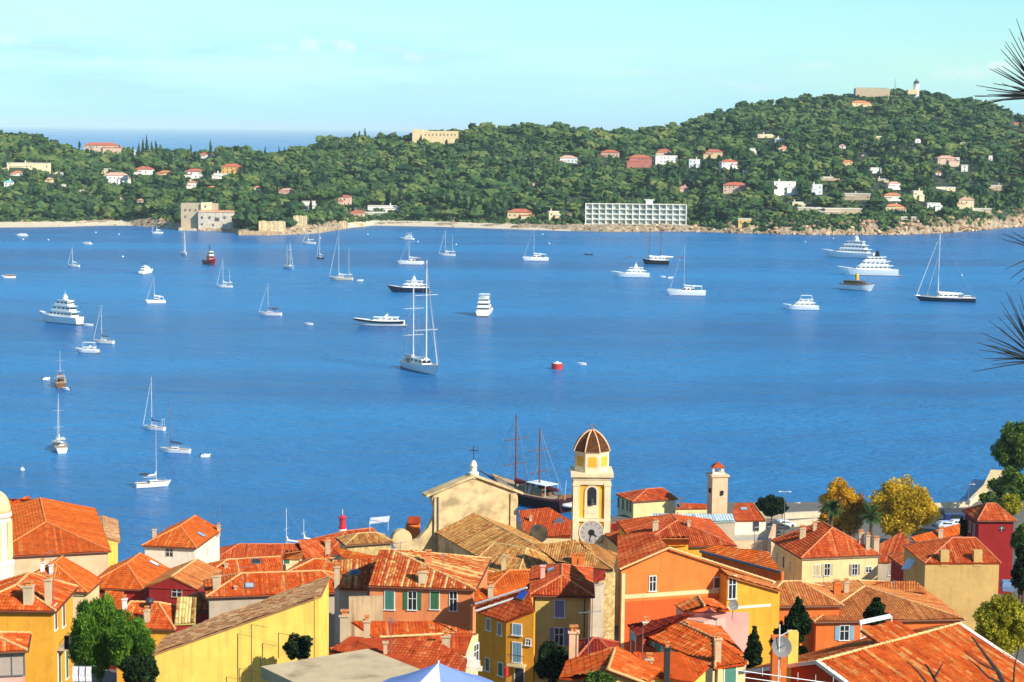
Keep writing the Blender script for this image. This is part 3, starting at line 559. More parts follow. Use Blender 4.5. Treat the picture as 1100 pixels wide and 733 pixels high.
for k in (.35, .55, .75): z = a[2] + (c[2] - a[2]) * k; b.box((a[0], a[1], z), (2.6, .5, .35))
b.build('aerial', GREYM, t4); CLEAR.append((960, 963, 84, 100, 2440))
# rock faces among the trees (patches left bare)
BARE = [(66, 82, 229, 238), (600, 640, 214, 242), (640, 745, 211, 219), (1058, 1076, 198, 212), (1040, 1052, 192, 208), (805, 850, 232, 250), (870, 1100, 236, 250), (1020, 1050, 200, 207)]
# forest
def scatter(n):
    px = RNG.uniform(-200, 1220, n); hz = 139.2 + ROLL * (px - CX); Ds = EYE * F / (itp(SHORE, px) - hz); Dr = itp(RIDGE, px)
    t = RNG.uniform(0.0, 1.10, n); D = Ds + (Dr - Ds) * t; return px, D, Ds
px, D, Ds = scatter(13500)
z = far_ground(px, D); x = (px - CX) / F * D
off = itp(SHELF, px) * .0 + np.where((px > 612) & (px < 745), 40, np.where((px > 190) & (px < 252), 26, np.where(px < 140, 17, np.where((px > 365) & (px < 600), 22, np.where(px > 640, 12, 13)))))
keep = D > Ds + off
big = RNG.random(len(px)); rr = np.where(big > .72, RNG.uniform(4.6, 7.8, len(px)), RNG.uniform(2.2, 4.4, len(px))); hh = np.where(big > .72, RNG.uniform(7, 12, len(px)), RNG.uniform(4, 8.5, len(px))); con = (RNG.random(len(px)) < .07) & (D < Ds + 420); rr = np.where(con, RNG.uniform(1.3, 2.2, len(px)), rr); hh = np.where(con, RNG.uniform(9, 15, len(px)), hh)
p_top = proj(np.stack([x, D, z + hh + rr * .5], -1)); p_bot = proj(np.stack([x, D, z + 1.5], -1)); wpx = rr * F / D
def cleared(pt, pb, w, D):
    k = np.zeros(len(pt), bool)
    for (x0, x1, y0, y1, Dv) in CLEAR:
        k |= (pt[:, 0] + w * .6 > x0) & (pt[:, 0] - w * .6 < x1) & (pt[:, 1] < y1) & (pb[:, 1] > y0) & (D < Dv + 12)
    for (x0, x1, y0, y1) in BARE:
        k |= (pb[:, 0] > x0) & (pb[:, 0] < x1) & (pb[:, 1] > y0) & (pb[:, 1] < y1 + 2) & (RNG.random(len(pt)) < .8)
    return k
keep &= ~cleared(p_top, p_bot, wpx, D)
x, D, z, rr, hh, px, con = [q[keep] for q in (x, D, z, rr, hh, px, con)]
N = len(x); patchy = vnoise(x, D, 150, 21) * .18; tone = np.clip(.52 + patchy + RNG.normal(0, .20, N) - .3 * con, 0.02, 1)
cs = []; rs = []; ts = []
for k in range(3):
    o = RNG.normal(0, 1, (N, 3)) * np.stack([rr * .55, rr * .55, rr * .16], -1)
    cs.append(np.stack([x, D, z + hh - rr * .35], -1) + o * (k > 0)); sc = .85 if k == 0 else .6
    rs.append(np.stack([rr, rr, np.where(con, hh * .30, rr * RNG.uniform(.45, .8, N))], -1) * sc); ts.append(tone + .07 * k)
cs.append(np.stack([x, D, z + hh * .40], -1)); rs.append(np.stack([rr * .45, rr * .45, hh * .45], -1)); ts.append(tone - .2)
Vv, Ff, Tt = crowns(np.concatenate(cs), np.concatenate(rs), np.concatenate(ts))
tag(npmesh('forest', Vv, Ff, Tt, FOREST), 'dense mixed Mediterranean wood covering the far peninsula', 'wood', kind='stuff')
# beaches: pale sand strips at the waterline
SAND = flat('beach_sand', (.62, .52, .38), .95, var=.1, scale=.2)
for (x0, x1) in ((-200, 140), (372, 612)):
    pxs = np.linspace(x0, x1, 60); v = []
    for q in pxs:
        ds = shore_D(q)
        for dd, zz_ in ((-6, .05), (-1, .35), (6, 1.5), (12, 2.9), (15, 3.2)): D_ = ds + dd; v.append(((q - CX) / F * D_, D_, zz_ + (.0 if dd < 6 else .25)))
    tag(npmesh('beach', v, [(5 * i + k, 5 * i + 5 + k, 5 * i + 6 + k, 5 * i + 1 + k) for i in range(59) for k in range(4)], np.zeros(236), SAND), kind='structure')
# shrubs on the cliff edges and between houses
px, D, Ds = scatter(6800); D = np.where(RNG.random(len(px)) < .55, Ds + RNG.uniform(4, 60, len(px)), D); z = far_ground(px, D); x = (px - CX) / F * D
pt = proj(np.stack([x, D, z + 2], -1)); keep = (D > Ds + np.where(px < 640, 14, 4))
for (x0, x1, y0, y1, Dv) in CLEAR: keep &= ~((pt[:, 0] > x0) & (pt[:, 0] < x1) & (pt[:, 1] > y0) & (pt[:, 1] < y1 - 1) & (D < Dv))
x, D, z = x[keep], D[keep], z[keep]; r = RNG.uniform(.9, 2.3, len(x))
Vv, Ff, Tt = crowns(np.stack([x, D, z + r * .4], -1), np.stack([r * 1.2, r * 1.2, r], -1), np.clip(RNG.normal(.5, .25, len(x)), 0, 1))
tag(npmesh('undergrowth', Vv, Ff, Tt, FOREST), 'low green scrub between the houses and along the cliffs of the far shore', 'scrub', kind='stuff')
# boulders along the shore
px = RNG.uniform(-200, 1200, 1900); hz = 139.2 + ROLL * (px - CX); Ds = EYE * F / (itp(SHORE, px) - hz); rk = itp(ROCK, px); sel = (RNG.random(len(px)) < np.clip((rk - 2.2) / 6, .06, 1)); px, Ds, rk = px[sel], Ds[sel], rk[sel]
D = Ds + RNG.uniform(-3, 14, len(px)); z = far_ground(px, D); r = RNG.uniform(.3, 1.1, len(px)) ** 1.5 * (0.7 + rk * .10)
Vv, Ff, Tt = crowns(np.stack([(px - CX) / F * D, D, np.maximum(z, 0) + r * .1], -1), np.stack([r * 1.3, r * 1.2, r * .9], -1), np.clip(RNG.normal(.5, .3, len(px)), 0, 1), jit=.22)
tag(npmesh('shore_rocks', Vv, Ff, Tt, attr_mat('rock_faces', [L(104, 82, 62), L(160, 126, 94), L(196, 160, 120), L(220, 190, 150)])), 'tumbled tan rocks along the waterline of the far shore', 'rocks', kind='stuff')
# single trees that stand out: umbrella pines and cypresses
def far_tree(kind, px, py, hpx, group, label):
    P, zt = far_hit(px, py); s = P[1] / F; h = hpx * s; th = thing('umbrella_pine' if kind == 'pine' else 'cypress', label, 'tree', P, group)
    b = MB(); b.tube((P[0], P[1], P[2] - 1), (P[0] + random.uniform(-.4, .4), P[1], P[2] + h * (.75 if kind == 'pine' else .4)), .35, .2, 5); b.build('trunk', BARK, th)
    if kind == 'pine':
        r = h * random.uniform(.42, .6); k = 7; c = np.array([[P[0] + random.gauss(0, r * .5), P[1] + random.gauss(0, r * .5), P[2] + h * .86 + random.uniform(-.6, .6)] for _ in range(k)]); c[0] = (P[0], P[1], P[2] + h * .88)
        rad = np.array([[r * .62, r * .62, h * .16]] * k) * RNG.uniform(.7, 1.1, (k, 1)); mt = PINE
    else:
        k = 5; c = np.array([[P[0] + random.gauss(0, .25), P[1] + random.gauss(0, .25), P[2] + h * (.18 + .17 * i)] for i in range(k)]); w = h * .12
        rad = np.array([[w * (1.05 - .19 * i), w * (1.05 - .19 * i), h * .2] for i in range(k)]); mt = CYP
    Vv, Ff, Tt = crowns(c, rad, np.clip(RNG.normal(.5, .2, k), 0, 1), .2); npmesh('crown', Vv, Ff, Tt, mt, th)
for (px, py, h) in [(186, 222, 15), (194, 221, 16), (203, 216, 13), (214, 217, 14), (226, 218, 16), (236, 220, 15), (243, 222, 14), (167, 226, 13), (302, 228, 16), (312, 226, 17), (322, 224, 15), (340, 222, 17), (352, 226, 18), (291, 226, 15), (262, 224, 16), (278, 226, 15), (85, 214, 14), (95, 222, 12), (520, 228, 14), (533, 226, 12), (770, 212, 10), (868, 196, 10), (900, 198, 9), (812, 200, 10)]:
    far_tree('pine', px, py, h, 'umbrella pines on the far shore', 'flat topped green umbrella pine rising from the far shore wood')
for (px, py, h) in [(143, 172, 15), (149, 172, 17), (154, 172, 21), (158, 172, 24), (163, 172, 19), (168, 172, 20), (172, 172, 16), (98, 175, 17), (205, 170, 14), (226, 168, 17), (256, 168, 12), (300, 173, 15), (306, 173, 14), (320, 172, 13), (326, 172, 12), (392, 152, 14), (386, 152, 11), (118, 196, 14), (334, 228, 16), (350, 230, 15), (62, 210, 14), (112, 214, 18), (120, 216, 16), (106, 216, 14), (128, 166, 10), (285, 170, 12)]:
    far_tree('cypress', px, py, h, 'dark cypresses on the far peninsula', 'dark pointed cypress rising above the wood of the far peninsula')

# the air: a closed box of thin even haze round everything
hb = MB(); hb.box((0, 0, 84), (124000, 124000, 176)); HZ = hb.build('haze', (hm := bpy.data.materials.new('haze_air'))); hm.use_nodes = True; hm.node_tree.nodes.clear()
pv = hm.node_tree.nodes.new('ShaderNodeVolumePrincipled'); ho = hm.node_tree.nodes.new('ShaderNodeOutputMaterial'); hm.node_tree.links.new(pv.outputs[0], ho.inputs['Volume'])
pv.inputs['Color'].default_value = (.70, .90, 1.0, 1); pv.inputs['Density'].default_value = .00004; pv.inputs['Anisotropy'].default_value = -.25; pv.inputs['Density Attribute'].default_value = ''
tag(HZ, 'thin blue sea haze over the bay', 'haze', kind='stuff')
HB = {
 'big_hip': ('hipgable', -61.3, 240.958, 26.675, 27.309, 14.92, 1.892, 1.861, 10.646, 0.0),
 'yellow_back': ('gable', -59.805, 268.948, 20.608, 15.289, 4.461, 0.772, 1.8, 0.0, 0.0),
 'turret_hip': ('hipgable', -51.888, 208.259, 27.657, 5.933, 9.243, 2.72, 1.521, 2.523, 0.0),
 'ochre_left': ('hip', -39.983, 148.95, 41.467, 7.897, 7.563, 1.382, 1.582, 2.776, 1.026),
 'cabin_left': ('hip', -33.777, 119.645, 45.986, 4.122, 4.117, 0.706, 1.779, 1.311, 2.058),
 'red_hip': ('hipgable', -45.674, 217.826, 26.287, 10.961, 7.342, 1.756, 1.474, 5.297, -0.0),
 'white_house': ('hipgable', -45.033, 251.411, 23.768, 11.958, 7.642, 1.823, 1.436, 4.909, -0.0),
 'crimson_gable': ('gable', -37.025, 207.805, 28.744, 8.691, 6.085, 1.263, 1.407, 0.0, 0.0),
 'long_orange': ('hipgable', -33.351, 223.177, 25.686, 10.691, 7.503, 1.74, 0.29, 4.144, -0.0),
 'grey_wall_hip': ('hip', -24.586, 193.021, 31.669, 15.115, 7.369, 1.475, 0.182, 3.765, 2.93),
 'mottled': ('gablehip', -7.537, 175.75, 37.545, 10.106, 12.665, 2.031, -0.1, 0.0, 8.899),
 'harbour_hip': ('hip', -25.42, 282.083, 15.956, 10.667, 10.254, 2.179, 0.534, 5.436, 0.648),
 'stone_hip': ('hip', -19.53, 246.398, 24.752, 6.716, 4.722, 0.947, 0.345, 2.306, 1.971),
 'cream_harbour': ('hip', 27.576, 370.504, 6.534, 9.969, 8.252, 1.539, 0.36, 4.984, 1.532),
 'cream_villa': ('hip', 44.394, 256.94, 22.058, 11.532, 11.789, 3.33, 1.788, 3.437, 4.115),
 'khaki': ('hip', 52.382, 216.889, 30.408, 9.049, 9.298, 1.97, 0.063, 4.625, 1.634),
 'wine_house': ('hip', 75.668, 289.193, 20.184, 6.198, 8.241, 1.94, 0.045, 2.651, 2.11),
 'peach_hip': ('hip', 38.072, 193.191, 30.533, 14.766, 15.865, 1.399, 1.681, 8.762, 3.46),
 'ochre_tower': ('hip', 4.898, 170.544, 38.023, 10.91, 5.862, 1.121, 1.541, 2.963, 3.406),
 'brown_hip': ('hip', 22.138, 245.25, 26.424, 16.198, 13.21, 2.049, 1.674, 6.582, 5.839),
 'red_stripe': ('gablehip', 13.622, 129.764, 43.312, 8.823, 3.397, 0.941, -1.135, 0.0, 2.492),
 'nave': ('gable', -0.049, 249.735, 22.957, 26.679, 11.527, 2.385, 1.969, 0.0, 0.0),
 'transept': ('gablehip', 6.882, 229.621, 26.878, 7.628, 13.608, 1.688, 0.34, -0.0, 2.407),
 'aisle': ('hip', 0.454, 228.616, 25.427, 7.69, 11.152, 2.758, -0.565, 0.969, 1.858),
 'garden_hip': ('hip', -34.92, 178.555, 31.922, 6.215, 7.541, 1.596, -0.069, 0.831, 2.618),
}
# ================================================================== houses of the old town: builders
def nrm(v): v = np.asarray(v, float); return v / (np.linalg.norm(v) + 1e-12)
def poly_plane(poly):
    n = np.zeros(3); P = [np.array(p, float) for p in poly]
    for i in range(len(P)): n += np.cross(P[i], P[(i + 1) % len(P)])
    n = nrm(n); n = n if n[2] > 0 else -n
    return np.mean(P, 0), n
def tile_plane(out, poly, style='canal', period=.27, row=.42):
    """lay rows of roof tiles over a convex roof polygon; out collects numpy pieces (V, F, tile)"""
    P = np.array([np.array(p, float) for p in poly]); c, n = poly_plane(P)
    up = np.array([0, 0, 1.]) - n * n[2]
    if np.linalg.norm(up) < 1e-3: up = np.array([0, 1., 0])
    up = nrm(up); u = np.cross(up, n); S = np.stack([(P - c) @ u, (P - c) @ up], -1)
    if (c - np.array([0, 0, EYE])) @ n > 0 or c[1] > 285: period = .5; row = .8
    # slab under the tiles
    k = len(P); lo = P - n * .13; hi = P - n * .03
    out['slab'].append((np.concatenate([lo, hi]), [tuple(range(k)), tuple(range(k, 2 * k))] + [(i, (i + 1) % k, k + (i + 1) % k, k + i) for i in range(k)]))
    u0, u1 = S[:, 0].min(), S[:, 0].max(); v0, v1 = S[:, 1].min(), S[:, 1].max()
    ns = 6; nu = max(2, int((u1 - u0) / period * ns) + 1); ug = np.linspace(u0 + 1e-4, u1 - 1e-4, nu)
    lo_ = np.full(nu, 1e9); hi_ = np.full(nu, -1e9)
    for i in range(k):
        a, b = S[i], S[(i + 1) % k]
        if abs(a[0] - b[0]) < 1e-9: continue
        t = (ug - a[0]) / (b[0] - a[0]); ok = (t >= 0) & (t <= 1); v = a[1] + t * (b[1] - a[1])
        lo_ = np.where(ok, np.minimum(lo_, v), lo_); hi_ = np.where(ok, np.maximum(hi_, v), hi_)
    nr = max(1, int(math.ceil((v1 - v0) / row)))
    vl = np.empty(2 * nr); vl[0::2] = v0 + np.arange(nr) * row; vl[1::2] = v0 + (np.arange(nr) + 1) * row
    amp, lip = (period * .30, .03) if style == 'canal' else (.03, .055)
    ph = ((ug - u0) / period) % 1.0; prof = amp * (np.abs(np.sin(math.pi * ph)) ** .7 if style == 'canal' else np.abs(np.sin(math.pi * ph)) ** 1.6)
    lift = np.where(np.arange(2 * nr) % 2 == 0, lip, 0.)
    VV = np.clip(vl[None, :], lo_[:, None], hi_[:, None]); H_ = prof[:, None] + lift[None, :]
    jit = RNG.normal(0, .012, (nu, 2 * nr)) + .05 * np.sin(ug * .9 + RNG.uniform(0, 6))[:, None] * np.sin(vl * 1.1 + RNG.uniform(0, 6))[None, :]
    X = c + u * ug[:, None, None] + up * VV[..., None] + n * (H_ + jit)[..., None]
    idx = np.arange(nu * 2 * nr).reshape(nu, 2 * nr); q = np.stack([idx[:-1, :-1], idx[1:, :-1], idx[1:, 1:], idx[:-1, 1:]], -1)
    h = (VV[:-1, 1:] - VV[:-1, :-1]) + (VV[1:, 1:] - VV[1:, :-1]); gap = np.arange(2 * nr - 1) % 2 == 1
    ok = (h > 1e-4) | (gap[None, :] & (VV[:-1, 1:] > lo_[:-1, None] + 1e-4) & (VV[:-1, 1:] < hi_[:-1, None] - 1e-4))
    ci = ((ug[:-1] - u0) / period).astype(int); ri = np.arange(2 * nr - 1) // 2
    rnd = RNG.random((ci.max() + 2, nr + 1)); streak = RNG.normal(0, .2, ci.max() + 2)
    tl = np.clip(rnd[ci][:, ri] * .46 + .27 + streak[ci][:, None], 0, 1)
    out['V'].append(X.reshape(-1, 3)); out['F'].append(q[ok] + out['o']); out['T'].append(tl[ok]); out['o'] += X.shape[0] * X.shape[1]
def roof_mesh(name, planes, mat, parent, style='canal', period=.27):
    out = dict(V=[], F=[], T=[], o=0, slab=[])
    for p in planes: tile_plane(out, p, style, period)
    V = [np.concatenate(out['V'])]; Fl = [tuple(f) for f in np.concatenate(out['F']).tolist()]; Tl = np.concatenate(out['T']).tolist(); o = out['o']
    for sv, sf in out['slab']:
        V.append(sv); Fl += [tuple(o + i for i in f) for f in sf]; Tl += [.3] * len(sf); o += len(sv)
    V = np.concatenate(V) - np.array(LOC[parent]); me = bpy.data.meshes.new(name); me.from_pydata(V.tolist(), [], Fl)
    a = me.attributes.new('tile', 'FLOAT', 'FACE'); a.data.foreach_set('value', np.array(Tl, np.float32)); me.materials.append(mat)
    ob = bpy.data.objects.new(name, me); COL.objects.link(ob); ob.parent = parent; LOC[ob] = LOC[parent]; return ob
def hit_plane(px, py, P, n):
    d = ray(px, py); e = np.array([0, 0, EYE]); t = ((np.array(P) - e) @ n) / (d @ n); return e + d * t
class House: pass
def window(h, px, py, w, hgt, edge=0, kind='open', sh=None, frame=None, sill=True):
    """a window on wall number `edge`; px,py its centre in the picture; w,h in metres. kind: open (shutters folded back), closed, bare, door"""
    A, B = h.walls[edge]; r = nrm([B[0] - A[0], B[1] - A[1], 0]); n = np.array([r[1], -r[0], 0.])
    if n @ (np.array([A[0], A[1], 0]) - np.array([0, 0, 0])) > 0: n = -n; r = -r
    P = hit_plane(px, py, A, n); fm = frame or WHITE
    fr = MB(); t = .07
    fr.fbox(P + r * (w / 2 + t / 2), r, n, t, hgt + 2 * t, .07); fr.fbox(P - r * (w / 2 + t / 2), r, n, t, hgt + 2 * t, .07); fr.fbox(P + np.array([0, 0, hgt / 2 + t / 2]), r, n, w, t, .07)
    if sill: fr.fbox(P - np.array([0, 0, hgt / 2 + t / 2]), r, n, w + .3, t, .14)
    o = fr.build('window', fm, h.root)
    if kind in ('open', 'bare'):
        p = MB(); p.fbox(P, r, n, w, hgt, .015); p.build('pane', GLASS, o)
        g = MB(); g.fbox(P, r, n, .06, hgt, .03, .015); g.fbox(P + np.array([0, 0, hgt * .12]), r, n, w, .05, .028, .015); g.build('casement', WHITE, o)
    if kind == 'open':
        for s in (-1, 1): 
            q = P + r * s * (w / 2 + t + w / 4 + .03); b = MB(); b.fbox(q, r, n, w / 2, hgt, .05, .01)
            for k in range(int(hgt / .12)): b.fbox(q + np.array([0, 0, -hgt / 2 + .1 + k * .12]), r, n, w / 2 - .1, .05, .025, .06)
            b.build('shutter', SH[sh], o)
    if kind == 'closed':
        for s in (-1, 1):
            q = P + r * s * w / 4; b = MB(); b.fbox(q, r, n, w / 2 - .02, hgt, .045, .005)
            for k in range(int(hgt / .12)): b.fbox(q + np.array([0, 0, -hgt / 2 + .08 + k * .12]), r, n, w / 2 - .14, .05, .025, .05)
            b.build('shutter', SH[sh], o)
    if kind == 'door':
        b = MB(); b.fbox(P, r, n, w, hgt, .04); b.build('door_leaf', SH[sh] if sh else DARKM, o)
    return o
def roof_point(h, px, py):
    best = None; e = np.array([0, 0, EYE])
    for p in h.planes:
        c, n = poly_plane(p); d = ray(px, py); dn = d @ n
        if dn > -1e-4: continue
        P = e + d * (((c - e) @ n) / dn); up = nrm(np.array([0, 0, 1.]) - n * n[2]); u = np.cross(up, n)
        S = np.array([((np.array(q) - c) @ u, (np.array(q) - c) @ up) for q in p]); a = np.array([(P - c) @ u, (P - c) @ up]); s = []
        for i in range(len(S)):
            v = S[(i + 1) % len(S)] - S[i]; w_ = a - S[i]; s.append((v[0] * w_[1] - v[1] * w_[0]) / (np.linalg.norm(v) + 1e-9))
        s = np.array(s); dist = min(s.min(), 0) if s.sum() > 0 else min((-s).min(), 0)
        if best is None or dist > best[0] + 1e-9: best = (dist, P)
    return best[1]
def chimney(h, px, py, w=.7, hh=1.5, mat=None, pot=True, d=None):
    P = roof_point(h, px, py); w *= .82; hh *= .85; d = d or w * .8; b = MB(); b.box((P[0], P[1], P[2] + hh / 2 - .3), (w, d, hh + .6)); b.box((P[0], P[1], P[2] + hh + .04), (w + .16, d + .16, .1))
    o = b.build('chimney', mat or MORTAR, h.roof)
    if pot:
        b = MB(); b.box((P[0], P[1], P[2] + hh + .22), (w * .6, d * .6, .28)); b.box((P[0], P[1], P[2] + hh + .40), (w * .95, d * .95, .08)); b.build('chimney_cap', CAPM['orange'], o)
    return o
def antenna(h, px, py, hh=2.2, kind='yagi', P=None):
    P = roof_point(h, px, py) if P is None else P; b = MB(); b.tube((P[0], P[1], P[2] - .2), (P[0], P[1], P[2] + hh), .03, .025, 5); a = random.uniform(0, 3)
    if kind == 'yagi':
        dx, dy = math.cos(a), math.sin(a); z = P[2] + hh - .15; b.tube((P[0] - dx * .7, P[1] - dy * .7, z), (P[0] + dx * .8, P[1] + dy * .8, z), .016, None, 4)
        for k in range(7):
            c = (P[0] + dx * (-.65 + .23 * k), P[1] + dy * (-.65 + .23 * k)); l_ = .32 - .02 * k; b.tube((c[0] - dy * l_, c[1] + dx * l_, z), (c[0] + dy * l_, c[1] - dx * l_, z), .01, None, 3)
    return b.build('tv_antenna', GREYM, h.root)
def dish(h, px, py, r=.5, D=None, P=None):
    P = (at(px, py, D) if D else roof_point(h, px, py) + np.array([0, 0, 1.0])) if P is None else P; ax = nrm([.25, -.85, .35]); a = nrm(np.cross(ax, [0, 0, 1])); b_ = np.cross(ax, a); b = MB(); vs = []; n = 16
    for rr_, dd in ((.02, -.12), (.5, -.09), (1, 0)):
        for i in range(n): t = 2 * math.pi * i / n; vs.append(P + (a * math.cos(t) + b_ * math.sin(t)) * r * rr_ + ax * dd * r * 2)
    b.add(vs, [(j * n + i, j * n + (i + 1) % n, (j + 1) * n + (i + 1) % n, (j + 1) * n + i) for j in range(2) for i in range(n)] + [tuple(range(n))])
    b.tube(P - ax * .25 * r, P + ax * r * .9 - b_ * r * .1, .02, None, 4); b.tube(P - ax * .2 * r, P - ax * .25 - np.array([0, 0, 1.2]), .03, None, 5)
    return b.build('satellite_dish', flat('dish_grey', L(112, 108, 106), .6), h.root)
def skylight(h, px, py, w=.8, l=1.1, mat=None):
    P = roof_point(h, px, py); best = min(h.planes, key=lambda p: abs((P - poly_plane(p)[0]) @ poly_plane(p)[1])); c, n = poly_plane(best); up = nrm(np.array([0, 0, 1.]) - n * n[2]); u = np.cross(up, n)
    b = MB()
    for dd in (.0, .16): b.v += [tuple(P + u * sx * (w / 2 + .08) + up * sy * (l / 2 + .08) + n * dd) for sx, sy in ((-1, -1), (1, -1), (1, 1), (-1, 1))]
    b.f += [(4, 5, 6, 7), (0, 1, 5, 4), (1, 2, 6, 5), (2, 3, 7, 6), (3, 0, 4, 7)]; b.t += [.5] * 5; o = b.build('skylight', GREYM, h.roof)
    g = MB(); g.v += [tuple(P + u * sx * w / 2 + up * sy * l / 2 + n * .175) for sx, sy in ((-1, -1), (1, -1), (1, 1), (-1, 1))]; g.f += [(0, 1, 2, 3)]; g.t += [.5]; g.build('pane', mat or flat('skylight_pane', (.35, .42, .5), .1), o)
def ridge_caps(edges, key, parent, r=.11):
    b = MB()
    for p, q in edges:
        p = np.array(p, float); q = np.array(q, float); ln = np.linalg.norm(q - p); k = max(1, int(ln / .5))
        for i in range(k):
            a = p + (q - p) * i / k; c = p + (q - p) * (i + 1.06) / k; b.tube(a + [0, 0, .05], c + [0, 0, .03], r * 1.08, r * .92, 7)
    return b.build('ridge_tiles', CAPM[key], parent)
def base_z(x, y): return float(town_ground(x, y)) - 2.5
def house(key, label, wall, roof, style='canal', period=.27, ov=.35, base=None, caps=True, gutter=True, name='town_house', cat='house', wallinset=None, rev=False):
    kind, cx, cy, ze, L_, W_, rise, thh, a0, a1 = HB[key]
    u = np.array([math.cos(thh), math.sin(thh), 0]); v = np.array([-math.sin(thh), math.cos(thh), 0]); c = np.array([cx, cy, ze]); Z = np.array([0, 0, 1.])
    A = c - u * L_ / 2 - v * W_ / 2; B = c + u * L_ / 2 - v * W_ / 2; Cc = c + u * L_ / 2 + v * W_ / 2; D = c - u * L_ / 2 + v * W_ / 2
    R0 = c - u * (L_ / 2 - a0) + Z * rise; R1 = c + u * (L_ / 2 - a1) + Z * rise
    h = House(); bz = base if base is not None else base_z(cx, cy); h.root = thing(name, label, cat, (cx, cy, bz))
    planes = [[A, B, R1, R0], [Cc, D, R0, R1]]
    if a1 > .05: planes.append([B, Cc, R1])
    if a0 > .05: planes.append([D, A, R0])
    h.planes = planes; pit = rise / (W_ / 2)
    wz = ze + ov * pit - .06; iu, iv = L_ / 2 - ov, W_ / 2 - ov
    if a1 <= .05: iu1 = L_ / 2 - .12
    else: iu1 = iu
    iu0 = L_ / 2 - .12 if a0 <= .05 else iu
    q = lambda a, b, z: c + u * a + v * b + Z * (z - ze)
    w = MB(); pts = [(-iu0, -iv), (iu1, -iv), (iu1, iv), (-iu0, iv)]
    w.add([q(a, b, bz) for a, b in pts] + [q(a, b, wz) for a, b in pts], [(3, 2, 1, 0), (4, 5, 6, 7), (0, 1, 5, 4), (1, 2, 6, 5), (2, 3, 7, 6), (3, 0, 4, 7)])
    if a1 <= .05: w.add([q(iu1, -iv, wz), q(iu1, iv, wz), q(iu1, 0, ze + rise - .1), q(iu1 - .2, -iv, wz), q(iu1 - .2, iv, wz), q(iu1 - .2, 0, ze + rise - .1)], [(0, 1, 2), (5, 4, 3), (0, 2, 5, 3), (1, 4, 5, 2)])
    if a0 <= .05: w.add([q(-iu0, iv, wz), q(-iu0, -iv, wz), q(-iu0, 0, ze + rise - .1), q(-iu0 + .2, iv, wz), q(-iu0 + .2, -iv, wz), q(-iu0 + .2, 0, ze + rise - .1)], [(0, 1, 2), (5, 4, 3), (0, 2, 5, 3), (1, 4, 5, 2)])
    w.build('wall', wall, h.root); h.wallmat = wall
    W3 = [q(a, b, wz) for a, b in pts]; h.walls = [(W3[i], W3[(i + 1) % 4]) for i in range(4)]   # 0 AB, 1 BC, 2 CD, 3 DA
    h.roof = roof_mesh('roof', planes, T[roof], h.root, style, period)
    if caps:
        ed = [(R0, R1)] + ([(B, R1), (Cc, R1)] if a1 > .05 else []) + ([(A, R0), (D, R0)] if a0 > .05 else []); ridge_caps(ed, roof, h.roof)
    if gutter:
        g = MB()
        for p0, p1, no in ((A, B, -v), (B, Cc, u), (Cc, D, v), (D, A, -u)):
            if (no is u and a1 <= .05) or (no[0] == -u[0] and no[1] == -u[1] and a0 <= .05): continue
            g.tube(p0 + no * .05 - Z * .10, p1 + no * .05 - Z * .10, .065, None, 6)
        g.build('gutter', flat('gutter_brown', L(96, 60, 44), .6), h.root)
        # corbel band under the eaves
        g = MB()
        for i in range(4):
            p0, p1 = h.walls[i]; r = nrm(p1 - p0); no = np.array([r[1], -r[0], 0]); g.fbox((p0 + p1) / 2 - Z * .2, r, no, np.linalg.norm(p1 - p0) + .1, .16, .1, .003)
        g.build('cornice', wall, h.root)
    return h
def pt3(p): return np.array(at_z_or_D(p))
def at_z_or_D(p): return atz(p[0], p[1], p[2])
def phouse(label, planes, walls, wall, roof, style='canal', period=.27, base=None, inset=.25, name='town_house', cat='house', caps=(), capkey=None, extra_roof=None, basepx=None, body=.86):
    """irregular house: roof planes and wall tops given by picture corner + height (px, py, z)"""
    PL = [[pt3(p) for p in pl] for pl in planes]; allp = np.concatenate([np.array(p) for p in PL]) if PL else np.concatenate([np.array([pt3(p) for p in w]) for w in walls]); c = allp.mean(0)
    bz = base if base is not None else base_z(c[0], c[1]); h = House(); h.root = thing(name, label, cat, (c[0], c[1], bz)); h.planes = PL; h.walls = []
    wm = MB()
    for wl_ in walls:
        pts = [pt3(p) for p in wl_]
        for k in range(len(pts) - 1):
            a, b = pts[k].copy(), pts[k + 1].copy()
            r = nrm([b[0] - a[0], b[1] - a[1], 0]); n = np.array([r[1], -r[0], 0.])
            if n @ np.array([a[0], a[1], 0]) > 0: n = -n
            a = a - n * inset; b = b - n * inset; a[2] -= .12; b[2] -= .12; t = n * -.35
            w8 = [np.array([a[0], a[1], bz]), np.array([b[0], b[1], bz]), b, a]; w8 = w8 + [p + t for p in w8]
            wm.add(w8, [(0, 1, 2, 3), (7, 6, 5, 4), (0, 4, 5, 1), (1, 5, 6, 2), (2, 6, 7, 3), (3, 7, 4, 0)]); h.walls.append((a, b))
    # closing body behind the visible walls
    if PL:
        hull_pts = allp[:, :2]; lo = allp[:, 2].min() - .6
        cc = hull_pts.mean(0); pts = sorted({tuple(np.round(p, 3)) for p in (cc + (hull_pts - cc) * body)}, key=lambda p: math.atan2(p[1] - cc[1], p[0] - cc[0]))
        if len(pts) >= 3: wm.prism(pts, bz, lo)
    wm.build('wall', wall, h.root)
    if PL: h.roof = roof_mesh('roof', PL, T[roof], h.root, style, period)
    if caps: ridge_caps([(pt3(a), pt3(b)) for a, b in caps], capkey or roof, h.roof if PL else h.root, .09)
    return h
